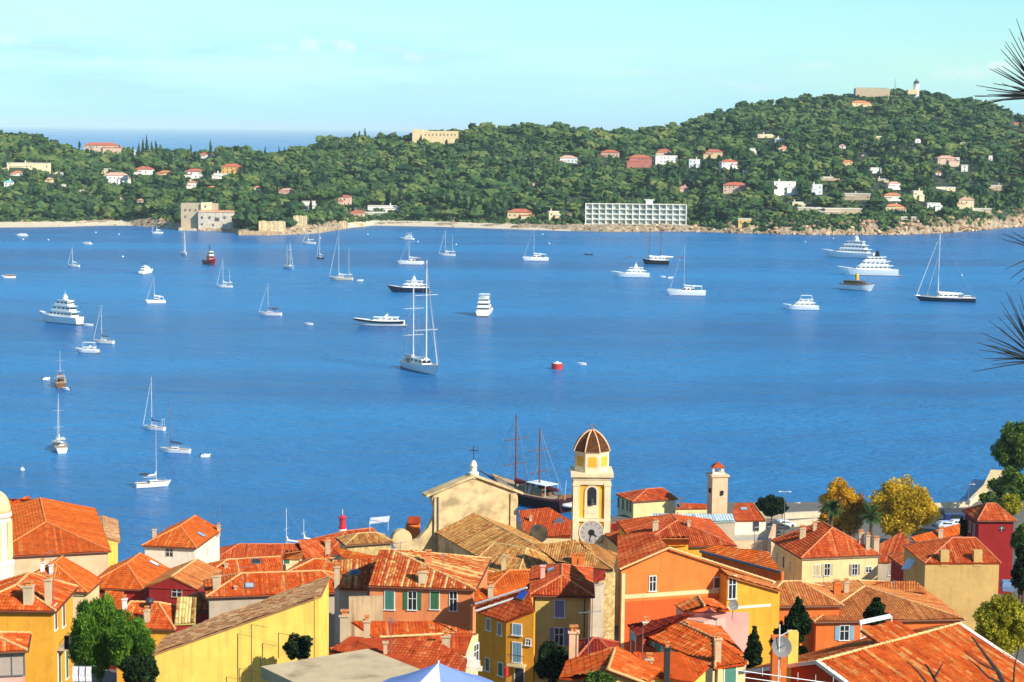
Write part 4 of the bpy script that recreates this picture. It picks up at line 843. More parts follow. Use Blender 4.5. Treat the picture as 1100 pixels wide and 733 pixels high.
# ================================================================== the old town
PL_ = dict(salmon=plaster('plaster_salmon', L(228, 140, 88)), ochre=plaster('plaster_ochre', L(220, 184, 104)), yellow=plaster('plaster_yellow', L(246, 208, 100), L(186, 146, 76), .4, .22, .5), gold=plaster('plaster_gold', L(234, 166, 56)), amber=plaster('plaster_amber', L(234, 158, 46)), cream=plaster('plaster_cream', L(236, 206, 150)), white=plaster('plaster_white', L(236, 224, 204), L(150, 130, 104)), grey=plaster('plaster_grey', L(186, 168, 146)), crimson=plaster('plaster_crimson', L(158, 42, 40)), wine=plaster('plaster_wine', L(150, 36, 36)), pink=plaster('plaster_pink', L(236, 176, 160)), khaki=plaster('plaster_khaki', L(204, 168, 104)), rust=plaster('plaster_rust', L(196, 74, 36)), orange=plaster('plaster_orange', L(224, 116, 52)), churchbeige=plaster('plaster_church', L(216, 188, 140), L(140, 122, 94), .75, .62, .44), peach=plaster('plaster_peach', L(240, 190, 150)))
STONE = masonry('rubble_stone', L(206, 172, 112), L(150, 122, 82)); BEIGEW = plaster('weathered_wall', L(206, 172, 132), L(90, 74, 60), .7, .22, .44)
def wins(h, rows): 
    for r in rows: window(h, *r[:4], **r[4])
# --- left group
h = house('big_hip', 'big pale salmon house with broad plain orange roof at the far left', PL_['peach'], 'orange', 'flat', .25)
h = house('yellow_back', 'narrow yellow house behind the broad orange roof with arched opening by the sea', PL_['yellow'], 'old')
window(h, 121, 606, 1.3, 2.0, edge=0, kind='bare', frame=PL_['cream']); window(h, 124.5, 600, .8, 1.4, edge=0, kind='bare', frame=PL_['cream'])
h = house('turret_hip', 'cream house with mixed orange tiles just beside the white round turret', PL_['cream'], 'orange')
chimney(h, 46, 613, .6, 1.1, WHITE); chimney(h, 55, 617, .5, 1.2, WHITE); antenna(h, 54, 614, 2.4)
h = house('white_house', 'white house with orange hipped roof alone against the sea', PL_['white'], 'orange', 'flat', .25)
window(h, 182, 594, .9, 1.0, edge=3, kind='bare', frame=PL_['grey'], sill=False); chimney(h, 166, 578, .6, 1.3, pot=False); chimney(h, 235, 571, .5, .9); antenna(h, 218, 574, 2.6, 'pole'); antenna(h, 236.5, 569, 3.4, 'pole'); antenna(h, 168, 576, 3.2)
window(h, 222, 594, .5, 1.2, edge=0, kind='bare', frame=PL_['white']); skylight(h, 216, 575)
h = house('red_hip', 'dark walled house with dark red front hip and white skylight', PL_['crimson'], 'orange', 'flat', .25); skylight(h, 165, 606, .7, 1.1, WHITE)
h = house('crimson_gable', 'crimson walled gable house with small framed window', PL_['crimson'], 'peach'); window(h, 190, 637, 1.1, .9, edge=3, kind='bare', frame=PL_['grey'])
h = house('long_orange', 'long orange roofed house with a dark square skylight on its ridge side', PL_['cream'], 'bright'); skylight(h, 275, 604, 1.0, .8, DARKM); chimney(h, 243, 610, .5, .5, pot=False)
h = house('grey_wall_hip', 'grey walled house under a long low orange roof behind the yellow gable wall', PL_['grey'], 'bright', 'flat', .25); chimney(h, 233, 632, .9, 1.5); antenna(h, 262, 634, 2.6); skylight(h, 268, 630, .8, .7)
chimney(h, 253, 634, .3, .4, pot=False); skylight(h, 362, 628, .5, .6)
h = house('garden_hip', 'small orange roofed house with round black vent beside the feathery green tree', PL_['gold'], 'bright', 'flat', .25); chimney(h, 158, 668, .6, 1.3); chimney(h, 134, 655, .5, 1.2, WHITE)
b = MB(); P = roof_point(h, 161, 655); b.tube(P, P + np.array([0, 0, .7]), .12, None, 8); b.lathe(P + np.array([0, 0, .6]), [(.32, 0), (.42, .25), (.32, .5), (.05, .62)], 12); b.build('roof_vent', DARKM, h.roof)
h = house('ochre_left', 'orange yellow house with a balcony and green shutters at the lower left', PL_['gold'], 'bright', 'flat', .25)
chimney(h, 31, 648, .9, 1.6); chimney(h, 52, 648, .6, 2.2, pot=True); antenna(h, 53, 640, 2.0); antenna(h, 58, 646, 2.0)
for (px, py, w, hh, sh) in [(59.5, 663, .7, 2.0, 'brown'), (68, 660, .7, 2.0, 'brown'), (63.5, 718, .8, 2.6, 'green'), (71.5, 712, .8, 2.6, 'green')]: window(h, px, py, w, hh, edge=0, kind='closed', sh=sh)
A_, B_ = h.walls[0]; r = nrm(B_ - A_); n = np.array([r[1], -r[0], 0]); P = hit_plane(64, 695, A_, n)
b = MB(); b.fbox(P + r * .8, r, n, 3.6, .14, .9); b.build('balcony_slab', CONC, h.root)
b = MB()
for k in range(19): b.fbox(P + r * (-1.0 + k * .2) + np.array([0, 0, .55]), r, n, .03, 1.0, .03, .85)
b.fbox(P + r * .8 + np.array([0, 0, 1.05]), r, n, 3.6, .05, .05, .84); b.build('balcony_railing', flat('rail_brown', L(84, 34, 26), .6), h.root)
h = house('cabin_left', 'small pinkish house with large glass front in the lower left corner', PL_['pink'], 'bright', 'flat', .25)
b = MB(); A_, B_ = h.walls[3]; r = nrm(B_ - A_); n = np.array([r[1], -r[0], 0]); P = hit_plane(6, 714, A_, n)
b.fbox(P, r, n, 2.4, 1.5, .03); o = b.build('window', flat('veranda_glass', (.42, .34, .28), .15), h.root); b = MB()
for k in range(4): b.fbox(P + r * (-1.2 + .8 * k), r, n, .07, 1.5, .06, .03)
b.fbox(P + np.array([0, 0, .75]), r, n, 2.5, .09, .08, .03); b.fbox(P - np.array([0, 0, .75]), r, n, 2.5, .09, .08, .03); b.build('window_frame', GREYM, o)
h = phouse('small lean-to with plain orange tiles left of the feathery green tree', [[(112, 653, 29.0), (134, 656, 29.0), (133, 636, 30.0), (113, 634, 30.0)]], [[(112, 653, 29.0), (134, 656, 29.0)]], PL_['crimson'], 'orange', 'flat')
h = phouse('low orange roof beyond the broad orange roof at the far left edge', [[(10, 551, 24.6), (36, 543, 24.6), (36, 536, 26.2), (8, 536, 26.2)]], [[(10, 551, 24.6), (36, 543, 24.6)]], PL_['cream'], 'orange')
h = phouse('pent roof of cream and brown striped tiles below the crimson wall', [[(187, 671, 32.3), (210, 670, 32.3), (211, 642, 33.7), (190, 642, 33.7)]], [[(187, 671, 32.3), (210, 670, 32.3)]], PL_['crimson'], 'stripe', 'canal', .30)
# long yellow gable wall house
h = phouse('tall bright yellow house with bare wall and raking edge of brown tiles', [[(164, 703, 42.2), (345, 640, 46.4), (354.5, 619, 46.4), (178, 684, 42.2)]], [[(165, 703, 42.2), (344.5, 640, 46.4)], [(344.5, 640, 46.4), (354.5, 619, 46.4)]], PL_['yellow'], 'old', 'canal', .27, inset=.1)
for (px, py) in [(347.5, 652), (350, 646), (347.5, 672)]: window(h, px, py, .35, 1.1, edge=1, kind='bare', frame=PL_['yellow'], sill=False)
for (px, y0, y1) in [(271, 669, 740), (300, 678, 705), (258, 716, 740), (281, 705, 714)]:
    P = hit_plane(px, y1, h.walls[0][0], np.array([0, -1., 0])) + np.array([0, -.5, 0]); Q = hit_plane(px, y0, h.walls[0][0], np.array([0, -1., 0])) + np.array([0, -.5, 0]); b = MB(); b.tube(P, Q, .03, None, 5); b.tube(Q, Q + np.array([1.2, .1, -.25]), .012, None, 4)
    for k in range(4): b.tube(Q + np.array([.25 * k + .1, .3, -.05 * k]), Q + np.array([.25 * k + .1, -.3, -.05 * k]), .012, None, 3)
    b.build('tv_antenna', DARKM, h.root)
# weathered low wall and shaded shed roofs
h = phouse('weathered beige garden wall streaked grey between the yellow and the salmon house', [], [[(375, 641, 37.5), (412, 640, 37.5)]], BEIGEW, 'old', name='garden_wall', cat='wall', base=30)
h = phouse('shaded shed roof with old ribbed tiles left of the mottled roof', [[(364, 633, 35.4), (394, 634, 35.4), (404, 601, 37.0), (356, 602, 37.0)]], [[(364, 633, 35.4), (394, 634, 35.4)]], PL_['grey'], 'mottled', 'canal', .30); chimney(h, 362, 628, .6, 2.0, pot=True); skylight(h, 381, 616, .7, .9, flat('skylight_blue', L(70, 80, 120), .2))
h = house('mottled', 'salmon house with red and white mottled tiles and green shutters', PL_['salmon'], 'mottled', 'canal', .27, ov=.3)
wins(h, [(418.5, 645, .85, 1.75, dict(kind='closed', sh='teal')), (443, 645.5, .75, 1.7, dict(kind='open', sh='green')), (467, 645, .8, 1.7, dict(kind='closed', sh='green')), (487, 646, .65, 1.8, dict(kind='bare'))])
chimney(h, 454, 626, .9, 1.2, pot=True); antenna(h, 476, 622, 2.4); antenna(h, 430, 606, 2.2); chimney(h, 460, 606, .8, 1.1, PL_['salmon']); 
h = phouse('plain orange roof strip with dormer behind the mottled roof', [[(372, 601, 32.5), (403, 603, 32.5), (404, 597, 33.1), (356, 589, 33.1)]], [[(372, 601, 32.5), (403, 603, 32.5)]], PL_['salmon'], 'orange')
h = phouse('orange roof sloping toward the sea with a terracotta end wall', [[(334, 608, 27.8), (351, 592, 27.9), (358, 578, 29.3), (317, 584, 29.3)]], [[(317, 590, 28.0), (334, 608, 27.8)], [(334, 608, 27.8), (351, 592, 27.9)]], PL_['orange'], 'red'); chimney(h, 352, 590, .7, 1.2)
h = phouse('tiny cream house with green shuttered window beside the terracotta end wall', [[(304, 600, 30.2), (324, 600, 30.2), (327, 591, 31.2), (306, 594, 31.2)]], [[(304, 600, 30.2), (324, 600, 30.2)]], PL_['cream'], 'peach', inset=.15); window(h, 308, 605, .7, 1.1, edge=0, kind='closed', sh='green')
h = house('stone_hip', 'low stone walled house with brown hipped roof below the harbour roofs', STONE, 'brown')
h = house('harbour_hip', 'large red orange harbour roof with white awning on top', PL_['peach'], 'red'); antenna(h, 385, 572, 2.6)
a = at(397, 560, 276); c_ = at(418, 559, 276); aw = thing('awning', 'white roof awning on poles above the large harbour roof', 'awning', ((a[0] + c_[0]) / 2, 276, a[2] - 2.2)); b = MB(); b.add([(a[0], 275, a[2] - .2), (c_[0], 275, c_[2]), (c_[0], 277.5, c_[2] + .35), (a[0], 277.5, a[2] + .2)], [(0, 1, 2, 3)]); b.add([(a[0], 275, a[2] - .28), (c_[0], 275, c_[2] - .08), (c_[0], 277.5, c_[2] + .27), (a[0], 277.5, a[2] + .12)], [(3, 2, 1, 0)]); b.build('canvas', WHITE, aw)
for x in (a[0] + .1, c_[0] - .1): b = MB(); b.tube((x, 275.1, a[2] - 2.2), (x, 275.1, a[2] - .1), .04); b.build('pole', WHITE, aw)
for (px, D, hh, lab) in [(303, 352, 0, 0)]: pass
h = phouse('small orange roofed block left of the church front', [[(437, 563, 21.2), (452, 562, 21.2), (451, 555, 22.3), (439, 555, 22.3)]], [[(437, 563, 21.2), (452, 562, 21.2)]], PL_['orange'], 'red', base=16)
# --- the church
h = house('nave', 'long church nave roof of weathered brown tiles behind the gabled front', PL_['churchbeige'], 'brown', 'canal', .30, ov=.25, name='church_nave', cat='church', gutter=False)
kind, ncx, ncy, nze, nL, nW, nr, nth, _, _ = HB['nave']; nu_ = np.array([math.cos(nth), math.sin(nth), 0]); nv_ = np.array([-math.sin(nth), math.cos(nth), 0]); Pf = np.array([ncx, ncy, 0]) + nu_ * (nL / 2 + .4)
def on_front(px, py): return hit_plane(px, py, Pf, -nu_)
FR = thing('church_facade', 'tall weathered beige church front seen from behind with scroll shoulders and cross', 'church', (Pf[0], Pf[1], base_z(Pf[0], Pf[1])))
fb = MB(); outline = [(468, 640), (468, 548), (464, 536), (466, 532), (509.5, 511.5), (556, 530), (556.5, 540), (555, 556), (555, 640)]
F0 = [on_front(*p) for p in outline]; th_ = nu_ * 1.1; k = len(F0); fb.add(F0 + [p + th_ for p in F0], [tuple(range(k)), tuple(range(2 * k - 1, k - 1, -1))] + [(i, k + i, k + (i + 1) % k, (i + 1) % k) for i in range(k)]); fb.build('front_wall', PL_['churchbeige'], FR)
for pts, nm in (([(457, 534), (509.5, 512), (561, 531)], 'pediment_cornice'),):
    b = MB()
    for p, q in zip(pts[:-1], pts[1:]):
        a, c_ = on_front(*p), on_front(*q); b.add([a - nu_ * .45, c_ - nu_ * .45, c_ + nu_ * 1.5, a + nu_ * 1.5] + [x + np.array([0, 0, .35]) for x in (a - nu_ * .45, c_ - nu_ * .45, c_ + nu_ * 1.5, a + nu_ * 1.5)], [(3, 2, 1, 0), (4, 5, 6, 7), (0, 1, 5, 4), (1, 2, 6, 5), (2, 3, 7, 6), (3, 0, 4, 7)])
    b.build(nm, PL_['churchbeige'], FR)
for side, pts, disc, r in ((0, [(468, 545), (466, 556), (460, 568), (450, 579), (436, 586), (430, 600), (468, 620)], (432, 580), 11.5), (1, [(555, 548), (557, 560), (562, 569), (570, 576), (580, 584), (583, 600), (555, 620)], (580, 574), 9.5)):
    b = MB(); Q = [on_front(*p) for p in pts]; k = len(Q); off = nu_ * .12; o = [p + off for p in Q]; i2 = [p + off + nu_ * .8 for p in Q]; b.add(o + i2, [tuple(range(k)), tuple(range(2 * k - 1, k - 1, -1))] + [(i, k + i, k + (i + 1) % k, (i + 1) % k) for i in range(k)])
    cc = on_front(*disc); rr = r * cc[1] / F; vs = []; n = 22
    for dd in (-.05, 1.0):
        for i in range(n): t = 2 * math.pi * i / n; vs.append(cc + nv_ * rr * math.cos(t) + np.array([0, 0, rr * math.sin(t)]) + nu_ * dd)
    b.add(vs, [tuple(range(n))[::-1], tuple(range(n, 2 * n))] + [(i, (i + 1) % n, n + (i + 1) % n, n + i) for i in range(n)]); b.build('scroll_shoulder', PL_['churchbeige'], FR)
for px in (469, 550.5):
    a, c_ = on_front(px, 600), on_front(px, 534 if px < 500 else 530); b = MB(); b.fbox((a + c_) / 2, nrm(nv_), -nu_, .9, c_[2] - a[2], .3, .003); b.build('pilaster', PL_['churchbeige'], FR)
a, c_ = on_front(469.5, 600), on_front(469.5, 533); b = MB(); b.tube(a - nu_ * .5, c_ - nu_ * .5, .1, None, 6); b.build('downpipe', GREYM, FR)
a = on_front(510, 512) + nu_ * .5; b = MB(); b.lathe(a, [(.75, -.3), (.75, .5), (.5, .7), (.42, 1.2), (.55, 1.5), (.3, 2.1), (.05, 2.3)], 12); b.build('finial', PL_['white'], FR)
b = MB(); b.box(a + np.array([0, 0, 3.3]), (.12, .12, 2.2)); b.box(a + np.array([0, 0, 3.7]), (1.3, .1, .12)); b.build('cross', DARKM, FR)
h = house('aisle', 'church aisle roof of ochre mottled tiles with a dark opening below', PL_['churchbeige'], 'brown', 'canal', .30, ov=.3, name='church_aisle', cat='church', gutter=False); chimney(h, 541, 612, .7, 2.0, PL_['churchbeige'], pot=False)
h = phouse('church apse roof of brown tiles with pale sunlit edge left of the bell tower foot', [[(598, 606, 27.6), (659, 612, 27.65), (618, 583, 29.5), (574, 584, 29.5)], [(659, 612, 27.65), (662, 598, 27.7), (640, 584, 29.4), (618, 583, 29.5)]], [[(600, 606, 27.6), (658, 612, 27.65)]], PL_['churchbeige'], 'brown', 'canal', .30, name='church_apse', cat='church', caps=[((618, 583, 29.5), (659, 612, 27.65))]); chimney(h, 617, 606, .8, 1.4, PL_['orange'], pot=False); chimney(h, 624, 606, .8, 1.4, PL_['orange'], pot=False)
h = phouse('narrow sunlit rubble stone wall in the alley right of the ochre house', [], [[(643.5, 616, 30.6), (661, 614, 30.6)]], STONE, 'brown', name='stone_buttress', cat='wall', inset=0, base=10)
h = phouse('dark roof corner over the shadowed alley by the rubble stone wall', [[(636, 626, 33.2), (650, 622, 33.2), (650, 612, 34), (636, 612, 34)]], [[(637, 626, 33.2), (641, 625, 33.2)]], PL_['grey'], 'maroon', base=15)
# bell tower
TD = 258.; tp = at(635, 590, TD); tx, ty = tp[0], TD + 2.6; hw = 40 * TD / F / 2; zz = lambda py: at(635, py, TD)[2]
BT = thing('bell_tower', 'cream and yellow church bell tower with clock and tiled dome', 'tower', (tx, ty, base_z(tx, ty)))
TC = plaster('tower_cream', L(238, 216, 174), L(150, 130, 96), .4); TY = plaster('tower_yellow', L(236, 178, 62)); 
b = MB(); b.box((tx, ty, (zz(518) + 2) / 2), (2 * hw - .5, 2 * hw - .5, zz(518) - 2)); b.build('shaft', TY, BT)
b = MB()
for sx in (-1, 1):
    for sy in (-1, 1):
        b.box((tx + sx * (hw - .38), ty + sy * (hw - .38), (zz(517.5) + 3) / 2), (.9, .9, zz(517.5) - 3)); b.box((tx + sx * (hw - .38), ty + sy * (hw - .38), zz(521)), (1.05, 1.05, .35))
b.build('corner_pilaster', TC, BT)
for py0, py1, ex in ((521, 515.5, .02), (515.5, 512.5, .12), (512.5, 508.5, .42), (560.5, 557.5, .1), (598, 584, .12)): b = MB(); b.box((tx, ty, (zz(py0) + zz(py1)) / 2), (2 * hw + 2 * ex, 2 * hw + 2 * ex, zz(py1) - zz(py0))); b.build('cornice', TC, BT)
def arch_pts(w, z0, z1, n=10):
    r = w / 2; return [(-r, z0), (r, z0)] + [(r * math.cos(math.pi * i / n), z1 - r + r * math.sin(math.pi * i / n)) for i in range(n + 1)]
def arch_plate(mbs, w, z0, z1, off, dep, axis):
    pts = arch_pts(w, z0, z1); k = len(pts)
    f = (lambda a, z, d: (tx + a, ty - (hw - .25) - d, z)) if axis == 'front' else ((lambda a, z, d: (tx + (hw - .25) + d, ty + a, z)) if axis == 'right' else (lambda a, z, d: (tx - (hw - .25) - d, ty - a, z)))
    mbs.add([f(a, z, off) for a, z in pts] + [f(a, z, off + dep) for a, z in pts], [tuple(range(k))[::-1], tuple(range(k, 2 * k))] + [(i, (i + 1) % k, k + (i + 1) % k, k + i) for i in range(k)])
for ax in ('front', 'right', 'left'):
    b = MB(); arch_plate(b, 2.05, zz(557), zz(521.3), .0, .14, ax); b.build('belfry_surround', TC, BT)
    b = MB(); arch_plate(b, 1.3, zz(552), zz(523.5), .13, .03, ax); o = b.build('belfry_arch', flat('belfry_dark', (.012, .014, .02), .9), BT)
    b = MB(); b2 = {'front': lambda d: (tx, ty - (hw - .25) - d), 'right': lambda d: (tx + (hw - .25) + d, ty), 'left': lambda d: (tx - (hw - .25) - d, ty)}[ax](.14); sz = (1.28, .08) if ax == 'front' else (.08, 1.28); b.box((*b2, (zz(552) + zz(543)) / 2), (*sz, zz(543) - zz(552))); b.build('belfry_parapet', TC, BT)
    b = MB(); c_ = {'front': lambda d: (tx, ty - (hw - .25) - d), 'right': lambda d: (tx + (hw - .25) + d, ty), 'left': lambda d: (tx - (hw - .25) - d, ty)}[ax](.16); b.lathe((*c_, zz(539)), [(.42, -.4), (.32, -.15), (.26, .25), (.15, .42), (.03, .46)], 10); b.build('bell', flat('bell_bronze', (.06, .05, .05), .5, .5), BT)
# clock
ck = MB(); cz = zz(572); r = 13 * TD / F; n = 32; yf = ty - hw + .14
def ring_(mb, r0, r1, y0, y1, n=32):
    vs = []
    for rr, y in ((r0, y1), (r1, y1), (r1, y0), (r0, y0)):
        for i in range(n): t = 2 * math.pi * i / n; vs.append((tx + rr * math.cos(t), y, cz + rr * math.sin(t)))
    mb.add(vs, [(j * n + i, j * n + (i + 1) % n, ((j + 1) % 4) * n + (i + 1) % n, ((j + 1) % 4) * n + i) for j in range(4) for i in range(n)])
def disc_(mb, r, y, n=32, y2=None): 
    vs = [(tx + r * math.cos(2 * math.pi * i / n), y, cz + r * math.sin(2 * math.pi * i / n)) for i in range(n)] + [(tx + r * math.cos(2 * math.pi * i / n), y2 or y + .2, cz + r * math.sin(2 * math.pi * i / n)) for i in range(n)]
    mb.add(vs, [tuple(range(n))[::-1], tuple(range(n, 2 * n))] + [(i, (i + 1) % n, n + (i + 1) % n, n + i) for i in range(n)])
disc_(ck, r, yf - .25, y2=yf + .2); CK = ck.build('clock_face', flat('clock_white', L(176, 168, 162), .7), BT)
b = MB(); ring_(b, r * .97, r * 1.06, yf + .1, yf - .30); b.build('clock_rim', TC, CK)
b = MB(); disc_(b, r * .27, yf - .29, 20, yf - .22); b.build('clock_boss', flat('clock_black', (.02, .02, .025), .5), CK)
for k in range(12):
    t = math.pi / 2 - k * math.pi / 6; b = MB(); ca, sa = math.cos(t), math.sin(t); p = [(r * .66, -.07), (r * .88, -.07), (r * .88, .07), (r * .66, .07)]
    b.add([(tx + a * ca - c * sa, yf - .27, cz + a * sa + c * ca) for a, c in p] + [(tx + a * ca - c * sa, yf - .24, cz + a * sa + c * ca) for a, c in p], [(0, 1, 2, 3), (0, 4, 5, 1), (1, 5, 6, 2), (2, 6, 7, 3), (3, 7, 4, 0)]); b.build('hour_mark', flat('clock_grey', (.22, .21, .22), .6), CK)
for t, l_, w in ((-102, .82, .09), (-38, .58, .12)):
    t = math.radians(t); ca, sa = math.cos(t), math.sin(t); b = MB(); p = [(0, -w), (r * l_, -w * .5), (r * l_, w * .5), (0, w)]
    b.add([(tx + a * ca - c * sa, yf - .33, cz + a * sa + c * ca) for a, c in p] + [(tx + a * ca - c * sa, yf - .30, cz + a * sa + c * ca) for a, c in p], [(0, 1, 2, 3), (0, 4, 5, 1), (1, 5, 6, 2), (2, 6, 7, 3), (3, 7, 4, 0)]); b.build('clock_hand', flat('clock_black', (.02, .02, .025), .5), CK)
# lantern and dome (octagonal)
rl = 37 * TD / F / 2 / math.cos(math.pi / 8); a0 = math.pi / 8
b = MB(); b.lathe((tx, ty, 0), [(rl, zz(509.5)), (rl, zz(487.5)), (rl * 1.06, zz(487)), (rl * 1.06, zz(486))], 8, a0); b.build('lantern', TC, BT)
for k in range(8):
    t = k * math.pi / 4; ca, sa = math.cos(t), math.sin(t); ap = rl * math.cos(math.pi / 8); b = MB(); zc_ = zz(497); w, hh = .62, .72
    f = lambda d, a, z: (tx + ca * (ap + d) - sa * a, ty + sa * (ap + d) + ca * a, zc_ + z)
    b.add([f(.03, -w, -hh), f(.03, w, -hh), f(.03, w, hh), f(.03, -w, hh), f(-.05, -w, -hh), f(-.05, w, -hh), f(-.05, w, hh), f(-.05, -w, hh)], [(0, 1, 2, 3), (0, 4, 5, 1), (1, 5, 6, 2), (2, 6, 7, 3), (3, 7, 4, 0)]); b.build('lantern_panel', TY, BT)
dome_prof = [(1.06, 486.5), (.98, 482.5), (.86, 478), (.70, 473.6), (.50, 469.6), (.28, 466.6), (.08, 464.6)]
V = []; Fd = []; Td = []; nrow = 18; ncol = 12
for k in range(8):
    t0, t1_ = a0 + k * math.pi / 4, a0 + (k + 1) * math.pi / 4
    for i in range(nrow):
        for j in range(ncol):
            o = len(V)
            for (ii, jj) in ((i, j), (i, j + 1), (i + 1, j + 1), (i + 1, j)):
                s = ii / nrow; q = np.interp(s, np.linspace(0, 1, 7), [p[0] for p in dome_prof]); z = zz(np.interp(s, np.linspace(0, 1, 7), [p[1] for p in dome_prof])); lf = .05 if ii == i else 0
                pa = np.array([math.cos(t0), math.sin(t0)]) * (1 - jj / ncol) + np.array([math.cos(t1_), math.sin(t1_)]) * jj / ncol; V.append((tx + pa[0] * rl * q * (1 + lf * .3), ty + pa[1] * rl * q * (1 + lf * .3), z))
            Fd.append((o, o + 1, o + 2, o + 3)); Td.append(random.random())
npmesh('dome', V, Fd, Td, attr_mat('dome_tiles', [L(60, 34, 24), L(86, 50, 28), L(112, 72, 32), L(74, 32, 24)], .5), BT)
b = MB()
for k in range(8):
    t = a0 + k * math.pi / 4
    for i in range(6): p, q = dome_prof[i], dome_prof[i + 1]; b.tube((tx + math.cos(t) * rl * p[0], ty + math.sin(t) * rl * p[0], zz(p[1])), (tx + math.cos(t) * rl * q[0], ty + math.sin(t) * rl * q[0], zz(q[1])), .1, .1, 5)
b.build('dome_rib', PL_['peach'], BT)
b = MB(); b.lathe((tx, ty, zz(465.3)), [(.35, -.1), (.3, .15), (.1, .3), (.06, .4)], 10); b.box((tx, ty, zz(461.5)), (.09, .09, zz(458) - zz(465))); b.box((tx, ty, zz(460.5)), (.75, .08, .09)); b.build('cross', flat('rust_iron', (.25, .12, .07), .7), BT)
# white round turret at the left edge
P = at(-2, 625, 214); th = thing('round_turret', 'white round chapel turret with cream dome at the left edge', 'turret', (P[0], P[1], 20)); s = 214 / F; r = 15.5 * s; z_ = lambda py: at(-2, py, 214)[2]
b = MB(); b.lathe((P[0], P[1], 0), [(r * 1.12, 20), (r * 1.12, z_(607)), (r * 1.16, z_(606)), (r * 1.16, z_(603)), (r * .96, z_(602)), (r * .93, z_(556)), (r * 1.05, z_(554)), (r * 1.05, z_(550.5)), (r * .98, z_(550))], 28); b.build('drum', PL_['white'], th, smooth=False)
b = MB(); b.lathe((P[0], P[1], 0), [(r * .98 * math.cos(t), z_(550) + (z_(527) - z_(550)) * math.sin(t)) for t in np.linspace(0, 1.5, 9)], 28); b.build('dome', PL_['cream'], th, smooth=True)
for k in range(5):
    t = -math.pi / 2 + (k - 1.5) * .8; b = MB(); b.box((P[0] + math.cos(t) * r * .95, P[1] + math.sin(t) * r * .95, (z_(600) + z_(559)) / 2), (.28, .5, z_(559) - z_(600)), t); b.build('drum_rib', PL_['cream'], th)
# --- centre foreground
h = house('ochre_tower', 'tall ochre house with dark red roof and lavender shutters', PL_['ochre'], 'red', 'canal', .27)
window(h, 601, 654, .85, 1.55, edge=3, kind='closed', sh='lavender'); window(h, 600.5, 684, .75, 1.6, edge=3, kind='open', sh='lavender'); window(h, 632.8, 662, .8, 1.4, edge=0, kind='closed', sh='green', sill=False); chimney(h, 583, 622, .5, 1.4, PL_['pink'], pot=False); skylight(h, 592, 613, .8, .5)
A_, B_ = h.walls[3]; r = nrm(B_ - A_); n_ = np.array([r[1], -r[0], 0])
for px in (574.5, 628): 
    p0 = hit_plane(px, 642, A_, n_); b = MB(); b.tube(p0 + n_ * .08, p0 + n_ * .08 - np.array([0, 0, 14]), .05, None, 6); b.build('downpipe', flat('gutter_brown', L(96, 60, 44), .6), h.root)
h = phouse('orange yellow house on the alley corner with pale blue shutters and balcony', [[(510, 657, 38.2), (543, 668.5, 38.2), (573, 657, 39.4), (568, 633, 40.8), (512, 648, 38.6)]], [[(510, 657, 38.2), (543, 668.5, 38.2)], [(543, 668.5, 38.2), (573, 657, 39.4)]], PL_['amber'], 'red', 'canal', .27, inset=.12)
wins(h, [(525, 671, .5, 1.0, dict(edge=0, kind='closed', sh='grey')), (537, 676, .5, 1.0, dict(edge=0, kind='closed', sh='grey')), (524, 714, .5, 1.1, dict(edge=0, kind='closed', sh='green')), (538, 719, .6, 1.1, dict(edge=0, kind='closed', sh='green')), (555.5, 676.5, .75, .95, dict(edge=1, kind='closed', sh='blue')), (555.5, 701, .75, 1.7, dict(edge=1, kind='closed', sh='blue')), (567.5, 690, .4, .5, dict(edge=1, kind='bare')), (558, 728, .8, 1.6, dict(edge=1, kind='door'))])
A_, B_ = h.walls[1]; r = nrm([B_[0] - A_[0], B_[1] - A_[1], 0]); n_ = np.array([r[1], -r[0], 0]); P = hit_plane(556, 714, A_, n_); b = MB(); b.fbox(P, r, n_, 1.6, .16, .6); b.build('balcony_slab', PL_['cream'], h.root); b = MB()
for k in range(9): b.fbox(P + r * (-.75 + .187 * k) + np.array([0, 0, .5]), r, n_, .02, .9, .02, .56)
b.fbox(P + np.array([0, 0, .95]), r, n_, 1.6, .04, .04, .55); b.build('balcony_railing', DARKM, h.root)
for p, q in (((510.5, 649, 38.9), (566, 631.5, 40.9)), ((511, 656.5, 38.5), (558, 641, 40.0))):
    b = MB(); b.tube(pt3(p), pt3(q), .1, None, 6); b.build('flashing', WHITE, h.root)
skylight(h, 562, 640, .9, .8, flat('skylight_azure', L(60, 90, 190), .2))
h = phouse('bright orange roof strip behind the alley corner house', [[(510, 650, 37.2), (570, 632, 37.6), (567, 625, 38.1), (510, 634, 38.0)]], [[(510, 650, 37.2), (570, 632, 37.6)]], PL_['salmon'], 'orange', 'flat'); chimney(h, 527, 642, .6, 1.2, MORTAR)
